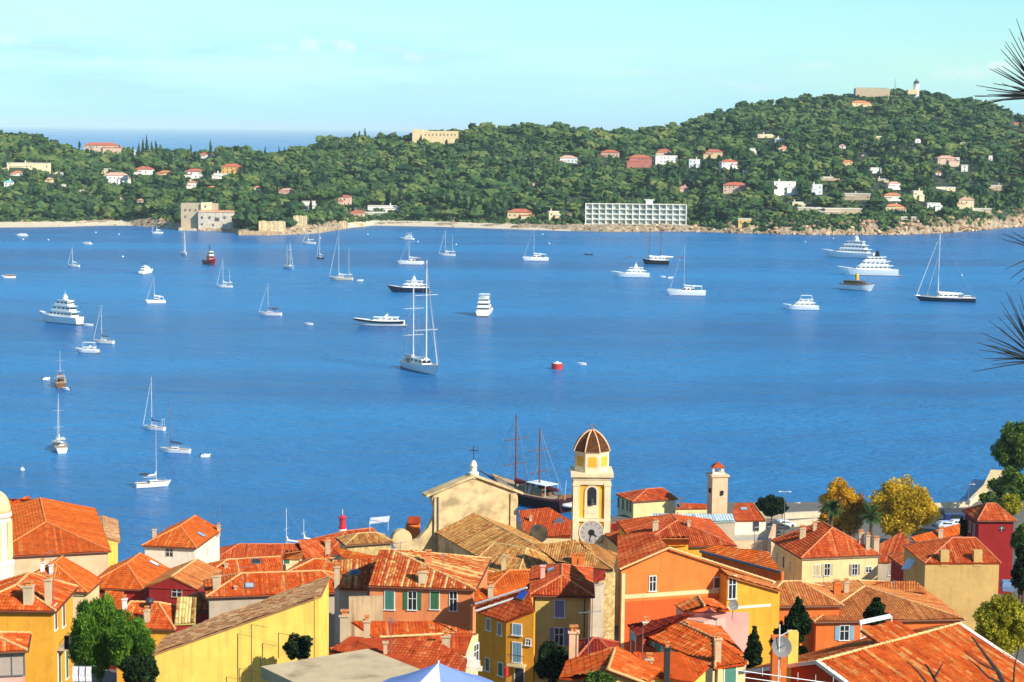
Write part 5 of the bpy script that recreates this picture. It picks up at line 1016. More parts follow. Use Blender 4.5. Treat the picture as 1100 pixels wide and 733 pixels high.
# low roofs in front of the salmon house
h = phouse('long low orange roof directly under the salmon house windows', [[(405, 687, 42.1), (492, 680.5, 42.2), (464, 667, 42.75), (377, 668, 42.75)], [(492, 680.5, 42.2), (512, 681, 42.2), (464, 667, 42.75)]], [[(405, 687, 42.1), (492, 680.5, 42.2)]], PL_['salmon'], 'bright', 'flat', .25); chimney(h, 394, 686, .4, 1.6, pot=True)
h = phouse('low salmon red roof with pale ridge edge in front of the long orange one', [[(430, 692, 42.5), (500, 703, 42.2), (508, 680, 43), (408, 685, 43)]], [[(430, 692, 42.5), (500, 703, 42.2)], [(500, 703, 42.2), (508, 680, 43)]], PL_['cream'], 'red', 'flat', .25, caps=[((408, 685, 43.03), (508, 680, 43.03))], capkey='peach'); chimney(h, 479, 700, .7, 1.3)
h = phouse('low plain brick red roof just behind the grey concrete slab', [[(353, 701, 44.6), (444, 719, 44.6), (499, 722, 44.6), (502, 709, 44.75), (470, 690, 45.1), (376, 683, 45.3)]], [[(353, 701, 44.6), (444, 719, 44.6)]], PL_['salmon'], 'red', 'flat', .25); chimney(h, 414, 704, .3, 1.0, pot=False); chimney(h, 394, 686, .5, 1.4); antenna(h, 420, 705, 2.6); chimney(h, 370, 684, .7, 1.7, MORTAR)
# slab
sl_pts = [(280, 716, 51.3), (395, 697, 51.3), (472, 727, 51.3), (372, 760, 51.3)]; q = [pt3(p) for p in sl_pts]
ST = thing('concrete_roof', 'flat grey stained concrete roof slab at the bottom edge', 'roof', np.mean(q, 0) - np.array([0, 0, 12])); b = MB(); b.add([p - np.array([0, 0, .65]) for p in q] + q, [(0, 1, 2, 3), (7, 6, 5, 4), (0, 4, 5, 1), (1, 5, 6, 2), (2, 6, 7, 3), (3, 7, 4, 0)]); b.build('slab', plaster('stained_concrete', L(204, 180, 142), L(96, 84, 64), .75, 2.), ST)
cq = np.mean(q, 0); b = MB(); b.add([cq + (p - cq) * .9 - np.array([0, 0, 12]) for p in q] + [cq + (p - cq) * .9 - np.array([0, 0, .7]) for p in q], [(0, 1, 2, 3), (7, 6, 5, 4), (0, 4, 5, 1), (1, 5, 6, 2), (2, 6, 7, 3), (3, 7, 4, 0)]); b.build('wall', PL_['grey'], ST)
# stairs house (cream terrace) next to alley
h = phouse('cream stair house with terrace railing left of the amber alley wall', [], [[(499, 690, 42), (517, 680, 42)], [(499, 690, 42), (497, 712, 42)]], PL_['cream'], 'peach', base=28, name='stair_house'); window(h, 511, 702, .8, 1.4, edge=0, kind='bare')
b = MB(); a = at(500, 700, 133); c_ = at(513, 720, 129)
for k in range(6): b.box(a + (c_ - a) * k / 6 + np.array([0, -.4, 0]), (1.0, .5, .25))
b.build('steps', PL_['white'], h.root)
# --- orange gable house with yellow wing
OG = plaster('plaster_og', L(232, 128, 60), L(200, 70, 34), .35)
_a, _b = pt3((719, 589, 43.8)), pt3((832, 626, 40.1)); _r = nrm([_b[0] - _a[0], _b[1] - _a[1], 0]); On = np.array([_r[1], -_r[0], 0.]); OA = _a
h = phouse('large orange house with white band and painted blank front', [[(664, 612, 42.4), (719, 589, 43.8), (702, 573, 43.7), (664, 577, 42.4)]], [[(668, 611, float(hit_plane(668, 611, OA, On)[2])), (719, 589, 43.8)], [(719, 589, 43.8), (832, 626, 40.1)]], OG, 'red', 'canal', .30, inset=.15, body=.55, caps=[((719, 589, 43.85), (833, 626, 40.15)), ((719, 589, 43.85), (666, 612, 42.4))], capkey='peach')
window(h, 701, 627, .55, 1.3, edge=1, kind='bare'); window(h, 770.5, 626, .6, .9, edge=1, kind='closed', sh='brown')
A_, B_ = h.walls[1]; r = nrm([B_[0] - A_[0], B_[1] - A_[1], 0]); n_ = np.array([r[1], -r[0], 0])
def strip(px0, py0, px1, py1, d, mat, nm):
    p = hit_plane(px0, py0, A_, n_); q = hit_plane(px1, py1, A_, n_); b = MB(); rr = nrm(q - p); b.fbox((p + q) / 2, nrm([q[0] - p[0], q[1] - p[1], 0]), n_, np.linalg.norm((q - p)[:2]), d, .05, .004); b.build(nm, mat, h.root)
strip(668, 638, 772, 638, .38, PL_['cream'], 'string_course')
p0_, q0_ = hit_plane(669.5, 641, A_, n_), hit_plane(772, 641, A_, n_); b = MB(); b.fbox((p0_ + q0_) / 2 - np.array([0, 0, 5.2]), r, n_, np.linalg.norm((q0_ - p0_)[:2]), 10, .02, .002); b.build('lower_wall', plaster('plaster_vermilion', L(226, 96, 44), L(196, 60, 30), .4), h.root)
p = hit_plane(669, 616, A_, n_); q = hit_plane(669, 700, A_, n_); b = MB(); b.fbox((p + q) / 2, r, n_, .3, p[2] - q[2], .05, .006); b.build('corner_band', PL_['cream'], h.root)
# yellow wing
wg = MB(); pa, pb_ = hit_plane(773, 612, A_, n_), hit_plane(829, 628, A_, n_); dq = n_ * 1.7; bz = base_z(pa[0], pa[1]); top0, top1 = pa[2] - .25, pb_[2] - .25
v8 = [np.array([*pa[:2], bz]), np.array([*pb_[:2], bz]), np.array([*pb_[:2], top1]), np.array([*pa[:2], top0])]; v8 = [x + dq for x in v8] + [x - n_ * .1 for x in v8]
wg.add(v8, [(0, 1, 2, 3), (0, 4, 5, 1), (1, 5, 6, 2), (2, 6, 7, 3), (3, 7, 4, 0)]); wg.build('wing', PL_['gold'], h.root); h.walls.append((v8[0], v8[1]))
window(h, 786.5, 631, .65, 2.0, edge=2, kind='bare'); 
h.walls.append((v8[1], v8[5])); window(h, 829.5, 632, .7, 1.1, edge=3, kind='bare', sill=True)
p = v8[0] * .0 + hit_plane(774, 652, v8[0], n_); q = hit_plane(828, 652, v8[0], n_); b = MB(); b.fbox((p + q) / 2, r, n_, np.linalg.norm((q - p)[:2]), .25, .04, .004); b.build('string_course', PL_['white'], h.root)
wr = [v8[3], v8[2], v8[6], v8[7]]; up_ = np.array([0, 0, .12]); roof_mesh('wing_roof', [[v8[3] + n_ * .3 + up_, v8[2] + n_ * .3 + up_, v8[6] + up_ * 3, v8[7] + up_ * 3]], T['peach'], h.root)
h2 = phouse('yellow rooftop room with tiled cap behind the large orange front', [[(701, 585, 41.1), (740, 584, 41.1), (740, 578, 41.9), (701, 578, 41.9)]], [[(702, 585, 41.1), (740, 584, 41.1)]], PL_['gold'], 'peach', base=34)
h = house('brown_hip', 'hipped roof of red brown ribbed tiles behind the large orange house', PL_['gold'], 'red', 'canal', .30); chimney(h, 740, 566, .5, .9); antenna(h, 760, 575, 3); antenna(h, 712, 572, 2.6); antenna(h, 735, 576, 2.2, 'pole'); chimney(h, 704, 570, .9, 1.4, MORTAR)
h = phouse('plain orange roof edged by a dark gutter beside the large orange house', [[(752, 592, 34.1), (838, 613.5, 34.1), (826, 594, 34.7), (770, 585, 34.65)]], [[(752, 592, 34.1), (838, 613.5, 34.1)]], PL_['orange'], 'orange', 'flat', .25)
b = MB(); b.tube(pt3((752, 592.5, 34.2)), pt3((839, 615, 34.2)), .16, None, 8); b.build('gutter', flat('zinc', L(96, 100, 112), .4, .5), h.root); antenna(h, 817, 606, 2.2, 'pole')
h = phouse('cream terrace with reddish climbing plants left of the metal shed roof', [[(676, 566, 16.6), (697, 565, 16.6), (697, 560, 17.3), (677, 560, 17.3)]], [[(676, 566, 16.6), (697, 565, 16.6)]], PL_['cream'], 'red', base=8)
# red striped foreground house and neighbours
h = phouse('foreground house with vivid red ribbed tiles and turquoise door', [[(687, 681, 44.0), (768, 718, 44.0), (768, 686, 44.95), (727, 668, 44.95)], [(768, 718, 44.0), (803, 713, 44.0), (768, 686, 44.95)], [(803, 713, 44.0), (775, 672, 44.0), (727, 668, 44.95), (768, 686, 44.95)]], [[(687, 681, 44.0), (768, 718, 44.0)], [(768, 718, 44.0), (803, 713, 44.0)]], PL_['cream'], 'bright', 'canal', .36, caps=[((768, 686, 45.0), (727, 668, 45.0)), ((768, 718, 44.05), (768, 686, 45.0))])
window(h, 784, 727, .9, 1.6, edge=1, kind='door', sh='teal'); chimney(h, 771, 712, .5, 1.9, PL_['peach']); chimney(h, 694, 680, .5, .9, PL_['white']); window(h, 707, 698, .9, 1.0, edge=0, kind='closed', sh='teal')
h = phouse('dark maroon roof over a blue doored house beside the vivid red roof', [[(673, 671, 44.4), (687, 686, 44.0), (727, 667, 45.6), (746, 659, 46.2), (722, 663, 45.6)]], [[(673, 671, 44.4), (687, 686, 44.0)]], PL_['rust'], 'maroon', 'canal', .30); window(h, 681, 693, .8, 1.8, edge=0, kind='door', sh='blue')
h = phouse('pink house with small tiled cap and white air conditioner', [[(724, 649, 40.6), (735, 658, 40.6), (757, 651, 41.4), (750, 641, 41.4)], [(757, 651, 41.4), (784, 656, 40.6), (766, 645, 40.6), (750, 641, 41.4)]], [[(725, 649, 40.6), (735, 657, 40.6)], [(735, 657, 40.5), (805, 658, 40.4)]], PL_['pink'], 'bright', 'canal', .30, inset=.1, caps=[((757, 651, 41.45), (750, 641, 41.45))])
A_, B_ = h.walls[1]; r = nrm([B_[0] - A_[0], B_[1] - A_[1], 0]); n_ = np.array([r[1], -r[0], 0]); P = hit_plane(753.5, 669, A_, n_); b = MB(); b.fbox(P, r, n_, .95, .75, .32, .01); ac = b.build('air_conditioner', flat('ac_grey', L(190, 180, 172), .5), h.root)
b = MB(); vs = [P + n_ * .345 + r * .28 * math.cos(t) + np.array([0, 0, .28 * math.sin(t)]) for t in np.linspace(0, 2 * math.pi, 17)[:-1]]; b.add(vs, [tuple(range(16))]); b.build('fan_grille', flat('ac_dark', (.12, .11, .11), .6), ac); dish(h, 788, 650, .45, D=149)
# salmon foreground gable and orange roof behind it
h = phouse('foreground house with smooth salmon roof meeting ribbed red slope', [[(600, 728, 47.0), (621, 730, 47.0), (653, 719.5, 48.2), (661, 697, 48.2), (609, 712, 47.0)], [(653, 719.5, 48.2), (695, 735, 47.1), (712, 718, 47.1), (661, 697, 48.2)]], [[(621, 730, 47.0), (653, 719.5, 48.2)], [(653, 719.5, 48.2), (695, 735, 47.1)]], PL_['khaki'], 'bright', 'canal', .34, caps=[((653, 719.5, 48.25), (661, 697, 48.25)), ((653, 719.5, 48.25), (695, 735, 47.15))]); chimney(h, 616, 708, .7, 2.0, PL_['peach']); antenna(h, 632, 706, 3.0); antenna(h, 690, 712, 2.2, 'pole')
h = phouse('plain orange roof with crumbling white eave between the foreground houses', [[(700, 727, 46.1), (745, 732, 46.1), (762, 716, 46.3), (730, 700, 47.0), (679, 701, 47.0)]], [[(700, 727, 46.1), (745, 732, 46.1)], [(745, 732, 46.1), (762, 716, 46.3)]], PL_['yellow'], 'bright', 'flat', .25); chimney(h, 716, 728, .45, 2.2, DARKM); chimney(h, 697, 726, .5, 1.2)
# peach hip, right foreground roof
h = house('peach_hip', 'broad low house with peach tiles lit pale on its right slope', PL_['orange'], 'peach', 'canal', .27); chimney(h, 899, 640, .9, 1.5, PL_['orange']); chimney(h, 909, 637, .6, 1.3); chimney(h, 893, 648, .3, .6, pot=False); antenna(h, 884, 640, 2.2); antenna(h, 960, 648, 2.4)
window(h, 907, 680, .9, 1.5, edge=3, kind='open', sh='blue')
h = phouse('small pink brown roof wing behind the broad peach roof', [[(944, 633, 31.2), (996, 637, 31.2), (983, 624, 32.2), (940, 625, 32.2)]], [[(944, 633, 31.2), (996, 637, 31.2)]], PL_['orange'], 'peach', base=20)
Rr = np.array([.765, .645, 0]); Sd = np.array([.645, -.765, 0]); P0 = at(878, 711, 105.); P1 = P0 + Rr * 13.4; s_ = .34
pt = lambda a, c: P0 + Rr * a + Sd * c - np.array([0, 0, s_ * c])
h = House(); h.root = thing('town_house', 'nearest house with big mottled orange roof and rust red gable in the lower right', 'house', (P0[0] + 3, P0[1] + 3, 34)); h.planes = [[pt(0, 0), pt(0, 11), pt(13.4, 11), pt(13.4, 0)], [pt(5.8, -1.6), pt(5.8, .0), pt(9.3, .0), pt(9.3, -1.6)], [pt(0, 0), pt(13.4, 0), P0 + Rr * 13.4 - Sd * 6 - np.array([0, 0, s_ * 6]), P0 - Sd * 6 - np.array([0, 0, s_ * 6])]]
w = MB(); g = [P0 + Rr * .15 + Sd * c + np.array([0, 0, -abs(c) * s_ - .15]) for c in (-5.7, 0, 10.6)]; lo = [np.array([*p[:2], 34.]) for p in (g[0], g[2])]; far = Rr * 13.1
pts5 = [lo[0], lo[1], g[2], g[1], g[0]]; w.add(pts5 + [p + far for p in pts5], [(0, 1, 2, 3, 4), (9, 8, 7, 6, 5), (1, 6, 7, 2), (0, 4, 9, 5)]); w.build('wall', PL_['rust'], h.root)
h.roof = roof_mesh('roof', h.planes, attr_mat('tile_patchwork', [K(200, 76, 34), K(226, 96, 42), K(236, 116, 54), K(240, 176, 116)], patch=K(200, 84, 42), patch_amt=.4), h.root, 'canal', .27); T['patchwork'] = 1
ridge_caps([(P0, P1)], 'peach', h.roof, .1)
b = MB()
for p, q in ((pt(0, 0), pt(0, 11)), (pt(13.4, 0), pt(13.4, 11)), (pt(0, 0), P0 - Sd * 6 - np.array([0, 0, s_ * 6]))):
    d = nrm(q - p); sx = nrm(np.cross(d, [0, 0, 1])); b.add([p + sx * .16 - [0, 0, .12], p - sx * .16 - [0, 0, .12], p - sx * .16 + [0, 0, .1], p + sx * .16 + [0, 0, .1], q + sx * .16 - [0, 0, .12], q - sx * .16 - [0, 0, .12], q - sx * .16 + [0, 0, .1], q + sx * .16 + [0, 0, .1]], [(0, 1, 2, 3), (7, 6, 5, 4), (0, 4, 5, 1), (1, 5, 6, 2), (2, 6, 7, 3), (3, 7, 4, 0)])
b.build('verge', PL_['white'], h.root)
P = at(836, 724, 106); b = MB(); b.box(P, (.85, .8, 3.2)); b.box(P + [0, 0, 1.65], (1.0, .95, .12)); b.box(P + [0, 0, 1.95], (.5, .5, .35)); b.box(P + [0, 0, 2.2], (.9, .85, .1)); b.build('chimney', PL_['orange'], h.root)
P = at(851, 705, 107); b = MB(); b.box(P + [0, 0, -.3], (.6, .6, 3.6)); b.build('chimney', PL_['yellow'], h.root); dish(h, 840, 695, .62, D=104)
P = at(837, 693, 104); b = MB(); b.tube(P - np.array([0, 0, 2.4]), P + np.array([0, 0, 1.2]), .04); b.tube(P + [0, 0, .5], P + [.7, 0, .9], .03); b.build('tv_antenna', WHITE, h.root)
# pergola terrace
pg = thing('pergola', 'white framed terrace pergola in front of the broad peach roof', 'pergola', at(940, 692, 128)); a = at(924, 668, 128); c_ = at(957, 661, 130); b = MB(); b.add([a, c_, c_ + [0, .3, .03], a + [0, .3, .03], a - [0, 0, .22], c_ - [0, 0, .22], c_ + [0, .3, -.2], a + [0, .3, -.2]], [(0, 1, 2, 3), (7, 6, 5, 4), (0, 4, 5, 1), (1, 5, 6, 2), (2, 6, 7, 3), (3, 7, 4, 0)]); b.build('canopy', WHITE, pg)
for p in (a, c_): b = MB(); b.tube(p - np.array([-.1, -.2, .1]), p - np.array([-.1, -.2, 2.2]), .05); b.build('post', WHITE, pg)
tr = thing('terrace_railing', 'white metal railing along the terrace under the pergola', 'railing', at(930, 700, 124)); b = MB(); a = at(902, 700, 122); c_ = at(936, 682, 127)
for z in (0, .5, 1.0): b.tube(a + [0, 0, z - .9], c_ + [0, 0, z - .9], .03)
for k in range(9): p = a + (c_ - a) * k / 8; b.tube(p - np.array([0, 0, .95]), p + np.array([0, 0, .1]), .025)
b.build('rails', WHITE, tr)
h = phouse('terrace room with yellow railed wall below the white pergola', [], [[(884, 712, 46.3), (940, 690, 46.3)]], PL_['orange'], 'peach', name='terrace_room', cat='terrace', base=36)
# --- right group
h = house('cream_villa', 'square cream house with red hipped roof and shuttered windows by the square', PL_['cream'], 'red', 'flat', .25)
wins(h, [(878, 613, .7, 1.5, dict(edge=3, kind='closed', sh='beige')), (888.5, 612, .75, 1.6, dict(edge=3, kind='open', sh='beige')), (918, 612, .7, 1.5, dict(edge=3, kind='open', sh='grey')), (933, 612, .8, .7, dict(edge=3, kind='bare')), (835, 599, .7, 1.5, dict(edge=2, kind='closed', sh='beige')), (842, 604, .7, 1.6, dict(edge=2, kind='closed', sh='brown')), (849, 609, .7, 1.6, dict(edge=2, kind='closed', sh='beige'))])
chimney(h, 862, 578, 1.0, 1.6); chimney(h, 875, 570, .6, 1.0); chimney(h, 932, 590, .7, 2.2); chimney(h, 925, 583, .8, 1.6); antenna(h, 890, 562, 2.0, 'pole')
_k = None
h = house('khaki', 'plain khaki walled house with two stub chimneys on its parapet', PL_['khaki'], 'red', 'canal', .28, ov=.15, gutter=False)
for px in (1015, 1050.5): A_, B_ = h.walls[0]; r = nrm(B_ - A_); n_ = np.array([r[1], -r[0], 0]); P = hit_plane(px, 601, A_, n_); b = MB(); b.fbox(P + [0, 0, .1], r, -n_, 1.0, 1.9, .7, -.05); b.build('chimney', PL_['khaki'], h.root)
h = house('wine_house', 'dark red house with matching roof and round window by the shore road', PL_['wine'], 'red', 'flat', .25); antenna(h, 1064, 543, 2.6); window(h, 1076, 568, .8, .8, edge=0, kind='bare', frame=PL_['wine'], sill=False); window(h, 1042, 566, .7, 1.6, edge=3, kind='closed', sh='brown'); window(h, 1046.5, 569, .6, 1.6, edge=3, kind='closed', sh='brown')
h = phouse('orange roof running up to the dark red house', [[(986, 585, 21), (1031, 574, 21.2), (1031, 563, 22.2), (978, 577, 22.0)]], [[(986, 585, 21), (1031, 574, 21.2)]], PL_['crimson'], 'orange', base=10); chimney(h, 1010, 578, .8, 1.4, MORTAR)
h = phouse('small red roofs between the cream house and the khaki wall', [[(944, 604, 20.8), (975, 604, 20.8), (986, 590, 22.0), (968, 572, 23.0), (945, 585, 22.0)]], [[(944, 604, 20.8), (975, 604, 20.8)]], PL_['grey'], 'red', 'flat', .25, base=10); window(h, 958, 612, .8, 1.6, edge=0, kind='closed', sh='grey'); chimney(h, 941, 592, .9, 2.0, MORTAR)
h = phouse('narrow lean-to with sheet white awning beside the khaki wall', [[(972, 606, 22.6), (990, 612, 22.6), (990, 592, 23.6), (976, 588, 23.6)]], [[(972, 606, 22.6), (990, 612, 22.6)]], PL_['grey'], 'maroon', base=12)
aw = thing('awning', 'bright white canvas awning over the alley by the khaki wall', 'awning', at(974, 608, 216)); a = at(968, 611, 216); c_ = at(979, 600, 217); b = MB(); b.add([a, a + [.9, -.5, .1], c_ + [.6, -.4, .1], c_ - [.5, 0, 0]], [(0, 1, 2, 3)]); b.add([p - np.array([0, 0, .1]) for p in (a, a + [.9, -.5, .1], c_ + [.6, -.4, .1], c_ - [.5, 0, 0])], [(3, 2, 1, 0)]); b.build('canvas', WHITE, aw)
# --- harbour front
h = house('cream_harbour', 'cream harbour house with red hipped roof and row of tall windows', PL_['cream'], 'red', 'flat')
for px, py in ((664.5, 540), (669.5, 542), (674, 543.5), (677.5, 545)): window(h, px, py, .7, 2.0, edge=3, kind='closed', sh='brown', frame=PL_['grey'])
a = at(770.5, 513, 360); HT = thing('harbour_tower', 'square peach tower with small red capped lantern by the harbour', 'tower', (a[0], 362, 3)); s = 360 / F; z_ = lambda py: at(770, py, 360)[2]; b = MB(); b.box((a[0] + .3, 362, (z_(513) + 3) / 2), (17.5 * s, 17.5 * s, z_(513) - 3), .22); b.build('shaft', PL_['peach'], HT)
b = MB(); b.box((a[0] + .3, 362, z_(512)), (20.5 * s, 20.5 * s, .35), .22); b.build('cornice', PL_['peach'], HT); b = MB()
for sx in (-1, 1):
    for sy in (-1, 1): b.box((a[0] + .3 + sx * .95, 362 + sy * .95, (z_(511) + z_(504)) / 2), (.35, .35, z_(504) - z_(511)), .0)
b.box((a[0] + .3, 362, z_(510)), (2.2, 2.2, .5)); b.build('lantern', PL_['white'], HT); b = MB(); b.lathe((a[0] + .3, 362, z_(504)), [(1.75, 0), (1.75, .1), (.05, z_(498) - z_(504))], 4, math.pi / 4); b.build('roof', T['red'], HT)
for px, py in ((776, 530), (763, 528)): q = at(px, py, 360); b = MB(); b.box((q[0], 360.37 if px > 770 else 361, q[2]), (.5, .3, .9), .22); b.build('window', GLASS, HT)
h = phouse('low red roofed wing between harbour house and peach tower', [[(726, 547, 6.6), (760, 546.5, 6.6), (758, 541, 7.4), (728, 540.5, 7.4)]], [[(726, 547, 6.6), (760, 546.5, 6.6)]], PL_['cream'], 'red', 'flat'); chimney(h, 731, 545, .6, 2.2, GREYM, pot=False)
h = phouse('long pale metal shed roof with zigzag sheets below the peach tower', [[(700, 563, 9.3), (790, 560.5, 9.3), (787, 552, 10.2), (701, 553, 10.0)]], [[(700, 563, 9.3), (790, 560.5, 9.3)]], PL_['grey'], 'red', name='market_shed', cat='shed')
h.roof.data.materials[0] = attr_mat('zinc_sheet', [L(130, 156, 166), L(190, 206, 206), L(214, 222, 216)], .5)
h = phouse('red roofed white house with pale verge beside the parking square', [[(783, 560, 7.7), (823, 559.5, 7.7), (809, 540.5, 9.6), (790, 541, 9.6)]], [[(783, 560, 7.7), (823, 559.5, 7.7)]], PL_['white'], 'red', 'flat', caps=[((823, 559.5, 7.75), (809, 540.5, 9.65))], capkey='mottled'); window(h, 812, 565, 1.2, 2.0, edge=0, kind='door'); skylight(h, 799, 547, 1.2, 1.0)
h = phouse('long brown orange roof behind the bell tower', [[(563, 576, 18), (614, 577, 18), (617, 561, 19.6), (590, 546, 20.8), (557, 549, 20.4)]], [[(563, 576, 18), (614, 577, 18)]], PL_['cream'], 'red', 'canal', .30); chimney(h, 570, 560, .5, .8)
b = MB(); a = at(606, 572, 283); b.add([a + p for p in map(np.array, ((-1.5, 0, -.2), (1.2, -.4, -.9), (1.0, .6, .4), (-.6, 1.4, 2.2), (-1.6, 1, 1.6)))], [(0, 1, 2, 3, 4)]); b.add([a + p + np.array([0, .15, -.1]) for p in map(np.array, ((-1.5, 0, -.2), (1.2, -.4, -.9), (1.0, .6, .4), (-.6, 1.4, 2.2), (-1.6, 1, 1.6)))], [(4, 3, 2, 1, 0)]); b.build('tarpaulin', flat('tarp_slate', L(70, 72, 92), .6), h.root)
# filler houses deeper in the lanes, seen only as strips of roof
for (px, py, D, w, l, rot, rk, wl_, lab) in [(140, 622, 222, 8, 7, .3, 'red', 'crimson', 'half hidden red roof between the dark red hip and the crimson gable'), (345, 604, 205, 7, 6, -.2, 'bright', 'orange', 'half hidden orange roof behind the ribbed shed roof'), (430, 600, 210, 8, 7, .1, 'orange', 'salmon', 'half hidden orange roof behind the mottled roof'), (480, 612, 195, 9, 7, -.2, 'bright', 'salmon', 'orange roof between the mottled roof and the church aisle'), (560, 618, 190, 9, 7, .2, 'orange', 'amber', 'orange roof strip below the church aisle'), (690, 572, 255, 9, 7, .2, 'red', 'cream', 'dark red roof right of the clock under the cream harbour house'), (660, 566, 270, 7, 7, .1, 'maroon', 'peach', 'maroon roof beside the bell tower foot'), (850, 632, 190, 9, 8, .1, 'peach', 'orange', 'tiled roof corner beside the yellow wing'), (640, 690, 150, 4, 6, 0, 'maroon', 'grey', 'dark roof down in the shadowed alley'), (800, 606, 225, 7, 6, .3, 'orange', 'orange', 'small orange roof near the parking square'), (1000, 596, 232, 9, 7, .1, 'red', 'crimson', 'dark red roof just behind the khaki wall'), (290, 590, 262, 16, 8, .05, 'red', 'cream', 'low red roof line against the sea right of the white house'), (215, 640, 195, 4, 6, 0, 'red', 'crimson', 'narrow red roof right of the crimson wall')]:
    P = at(px, py, D); HB['_f'] = ('hip', P[0], P[1], P[2] - .9, w, l, l * .2, rot, min(l, w) * .45, min(l, w) * .45); h = house('_f', lab, PL_[wl_], rk)
# ================================================================== boats
BC = dict(gulet=flat('hull_maroon', (.035, .008, .010), .6, spec=.15), white=flat('gelcoat_white', (.86, .85, .82), .3, var=.03), navy=flat('hull_navy', (.012, .018, .05), .2), black=flat('hull_black', (.015, .014, .016), .3), wood=flat('varnished_wood', (.20, .085, .03), .35, var=.2), teak=flat('teak_deck', (.42, .29, .17), .8, var=.12), tan=flat('canvas_tan', (.45, .25, .14), .9), maroon=flat('canvas_maroon', (.16, .02, .03), .9), blue=flat('canvas_blue', (.02, .05, .20), .9), red=flat('hull_red', (.50, .035, .025), .35), cream=flat('hull_cream', (.72, .64, .50), .35), grey=flat('boat_grey', (.40, .41, .42), .5), dark=flat('boat_window', (.012, .014, .018), .08), alu=flat('mast_alu', (.70, .70, .68), .35, .2), mastwood=flat('mast_wood', (.16, .05, .03), .5), wire=flat('rig_wire', (.25, .26, .28), .5), yellow=flat('funnel_yellow', (.75, .42, .03), .5), darkcloth=flat('canvas_dark', (.03, .035, .05), .9), sail=flat('sailcloth', (.78, .76, .70), .8), boot=flat('antifoul', (.03, .03, .06), .6))
def frame(px, py, ang):
    P = atz(px, py, 0); a = math.radians(ang); f = np.array([math.cos(a), math.sin(a), 0]); s = np.array([-math.sin(a), math.cos(a), 0])
    return P, (lambda x, y, z: P + f * x + s * y + np.array([0, 0, z]))
def hull(X, Ln, Bm, H, par, mat, boot=True, stern=.8, sheer=.35, name='hull', deck='white', rake=.1, yo=0., bowfull=.55, stripe=None):
    st = np.linspace(0, 1, 13); b = MB(); R = []
    for t in st:
        x = -Ln / 2 + Ln * t; w = Bm / 2 * (stern + (1 - stern) * min(1, t / .35)) * (1 if t < bowfull else max(.02, 1 - ((t - bowfull) / (1 - bowfull)) ** 1.9)); h = H * (1 + sheer * (t - .35) ** 2 * 2.2 * (1 if t > .35 else .5)); k = rake * Ln * max(0, (t - .6) / .4) ** 2
        R.append([(x, w, h), (x - k * .55, w * .86, h * .45), (x - k, w * .70, -.05), (x - k, -w * .70, -.05), (x - k * .55, -w * .86, h * .45), (x, -w, h)])
    vs = [X(p[0], p[1] + yo, p[2]) for r in R for p in r]; n = 6; fs = []
    for i in range(len(R) - 1):
        for j in range(n - 1): fs.append((i * n + j, i * n + j + 1, (i + 1) * n + j + 1, (i + 1) * n + j))
    fs.append(tuple(range(n))); b.add(vs, fs); o = b.build(name, BC[mat], par)
    d = MB(); vs = [X(r[k][0], r[k][1] * .985 + yo, r[k][2] - .06) for r in R for k in (0, 5)]; d.add(vs, [(2 * i, 2 * i + 1, 2 * i + 3, 2 * i + 2) for i in range(len(R) - 1)]); d.build('deck', BC[deck], par)
    if boot:
        d = MB(); vs = [X(r[k][0] , r[k][1] * 1.06 + yo, z) for r in R for k in (2, 3) for z in (-.06, .10 + H * .06)]; m = len(R); d.add(vs, [(4 * i + a, 4 * i + a + 1, 4 * i + a + 5, 4 * i + a + 4) for i in range(m - 1) for a in (0, 2)]); d.build('boot_stripe', BC['boot'], par)
    if stripe:
        d = MB(); vs = [X(r[k][0], r[k][1] * 1.012 + yo, r[k][2] - dz) for r in R for k in (0, 5) for dz in (.0, H * stripe[1])]; d.add(vs, [(4 * i + a, 4 * i + a + 1, 4 * i + a + 5, 4 * i + a + 4) for i in range(len(R) - 1) for a in (0, 2)]); d.build('sheer_stripe', BC[stripe[0]], par)
    return R
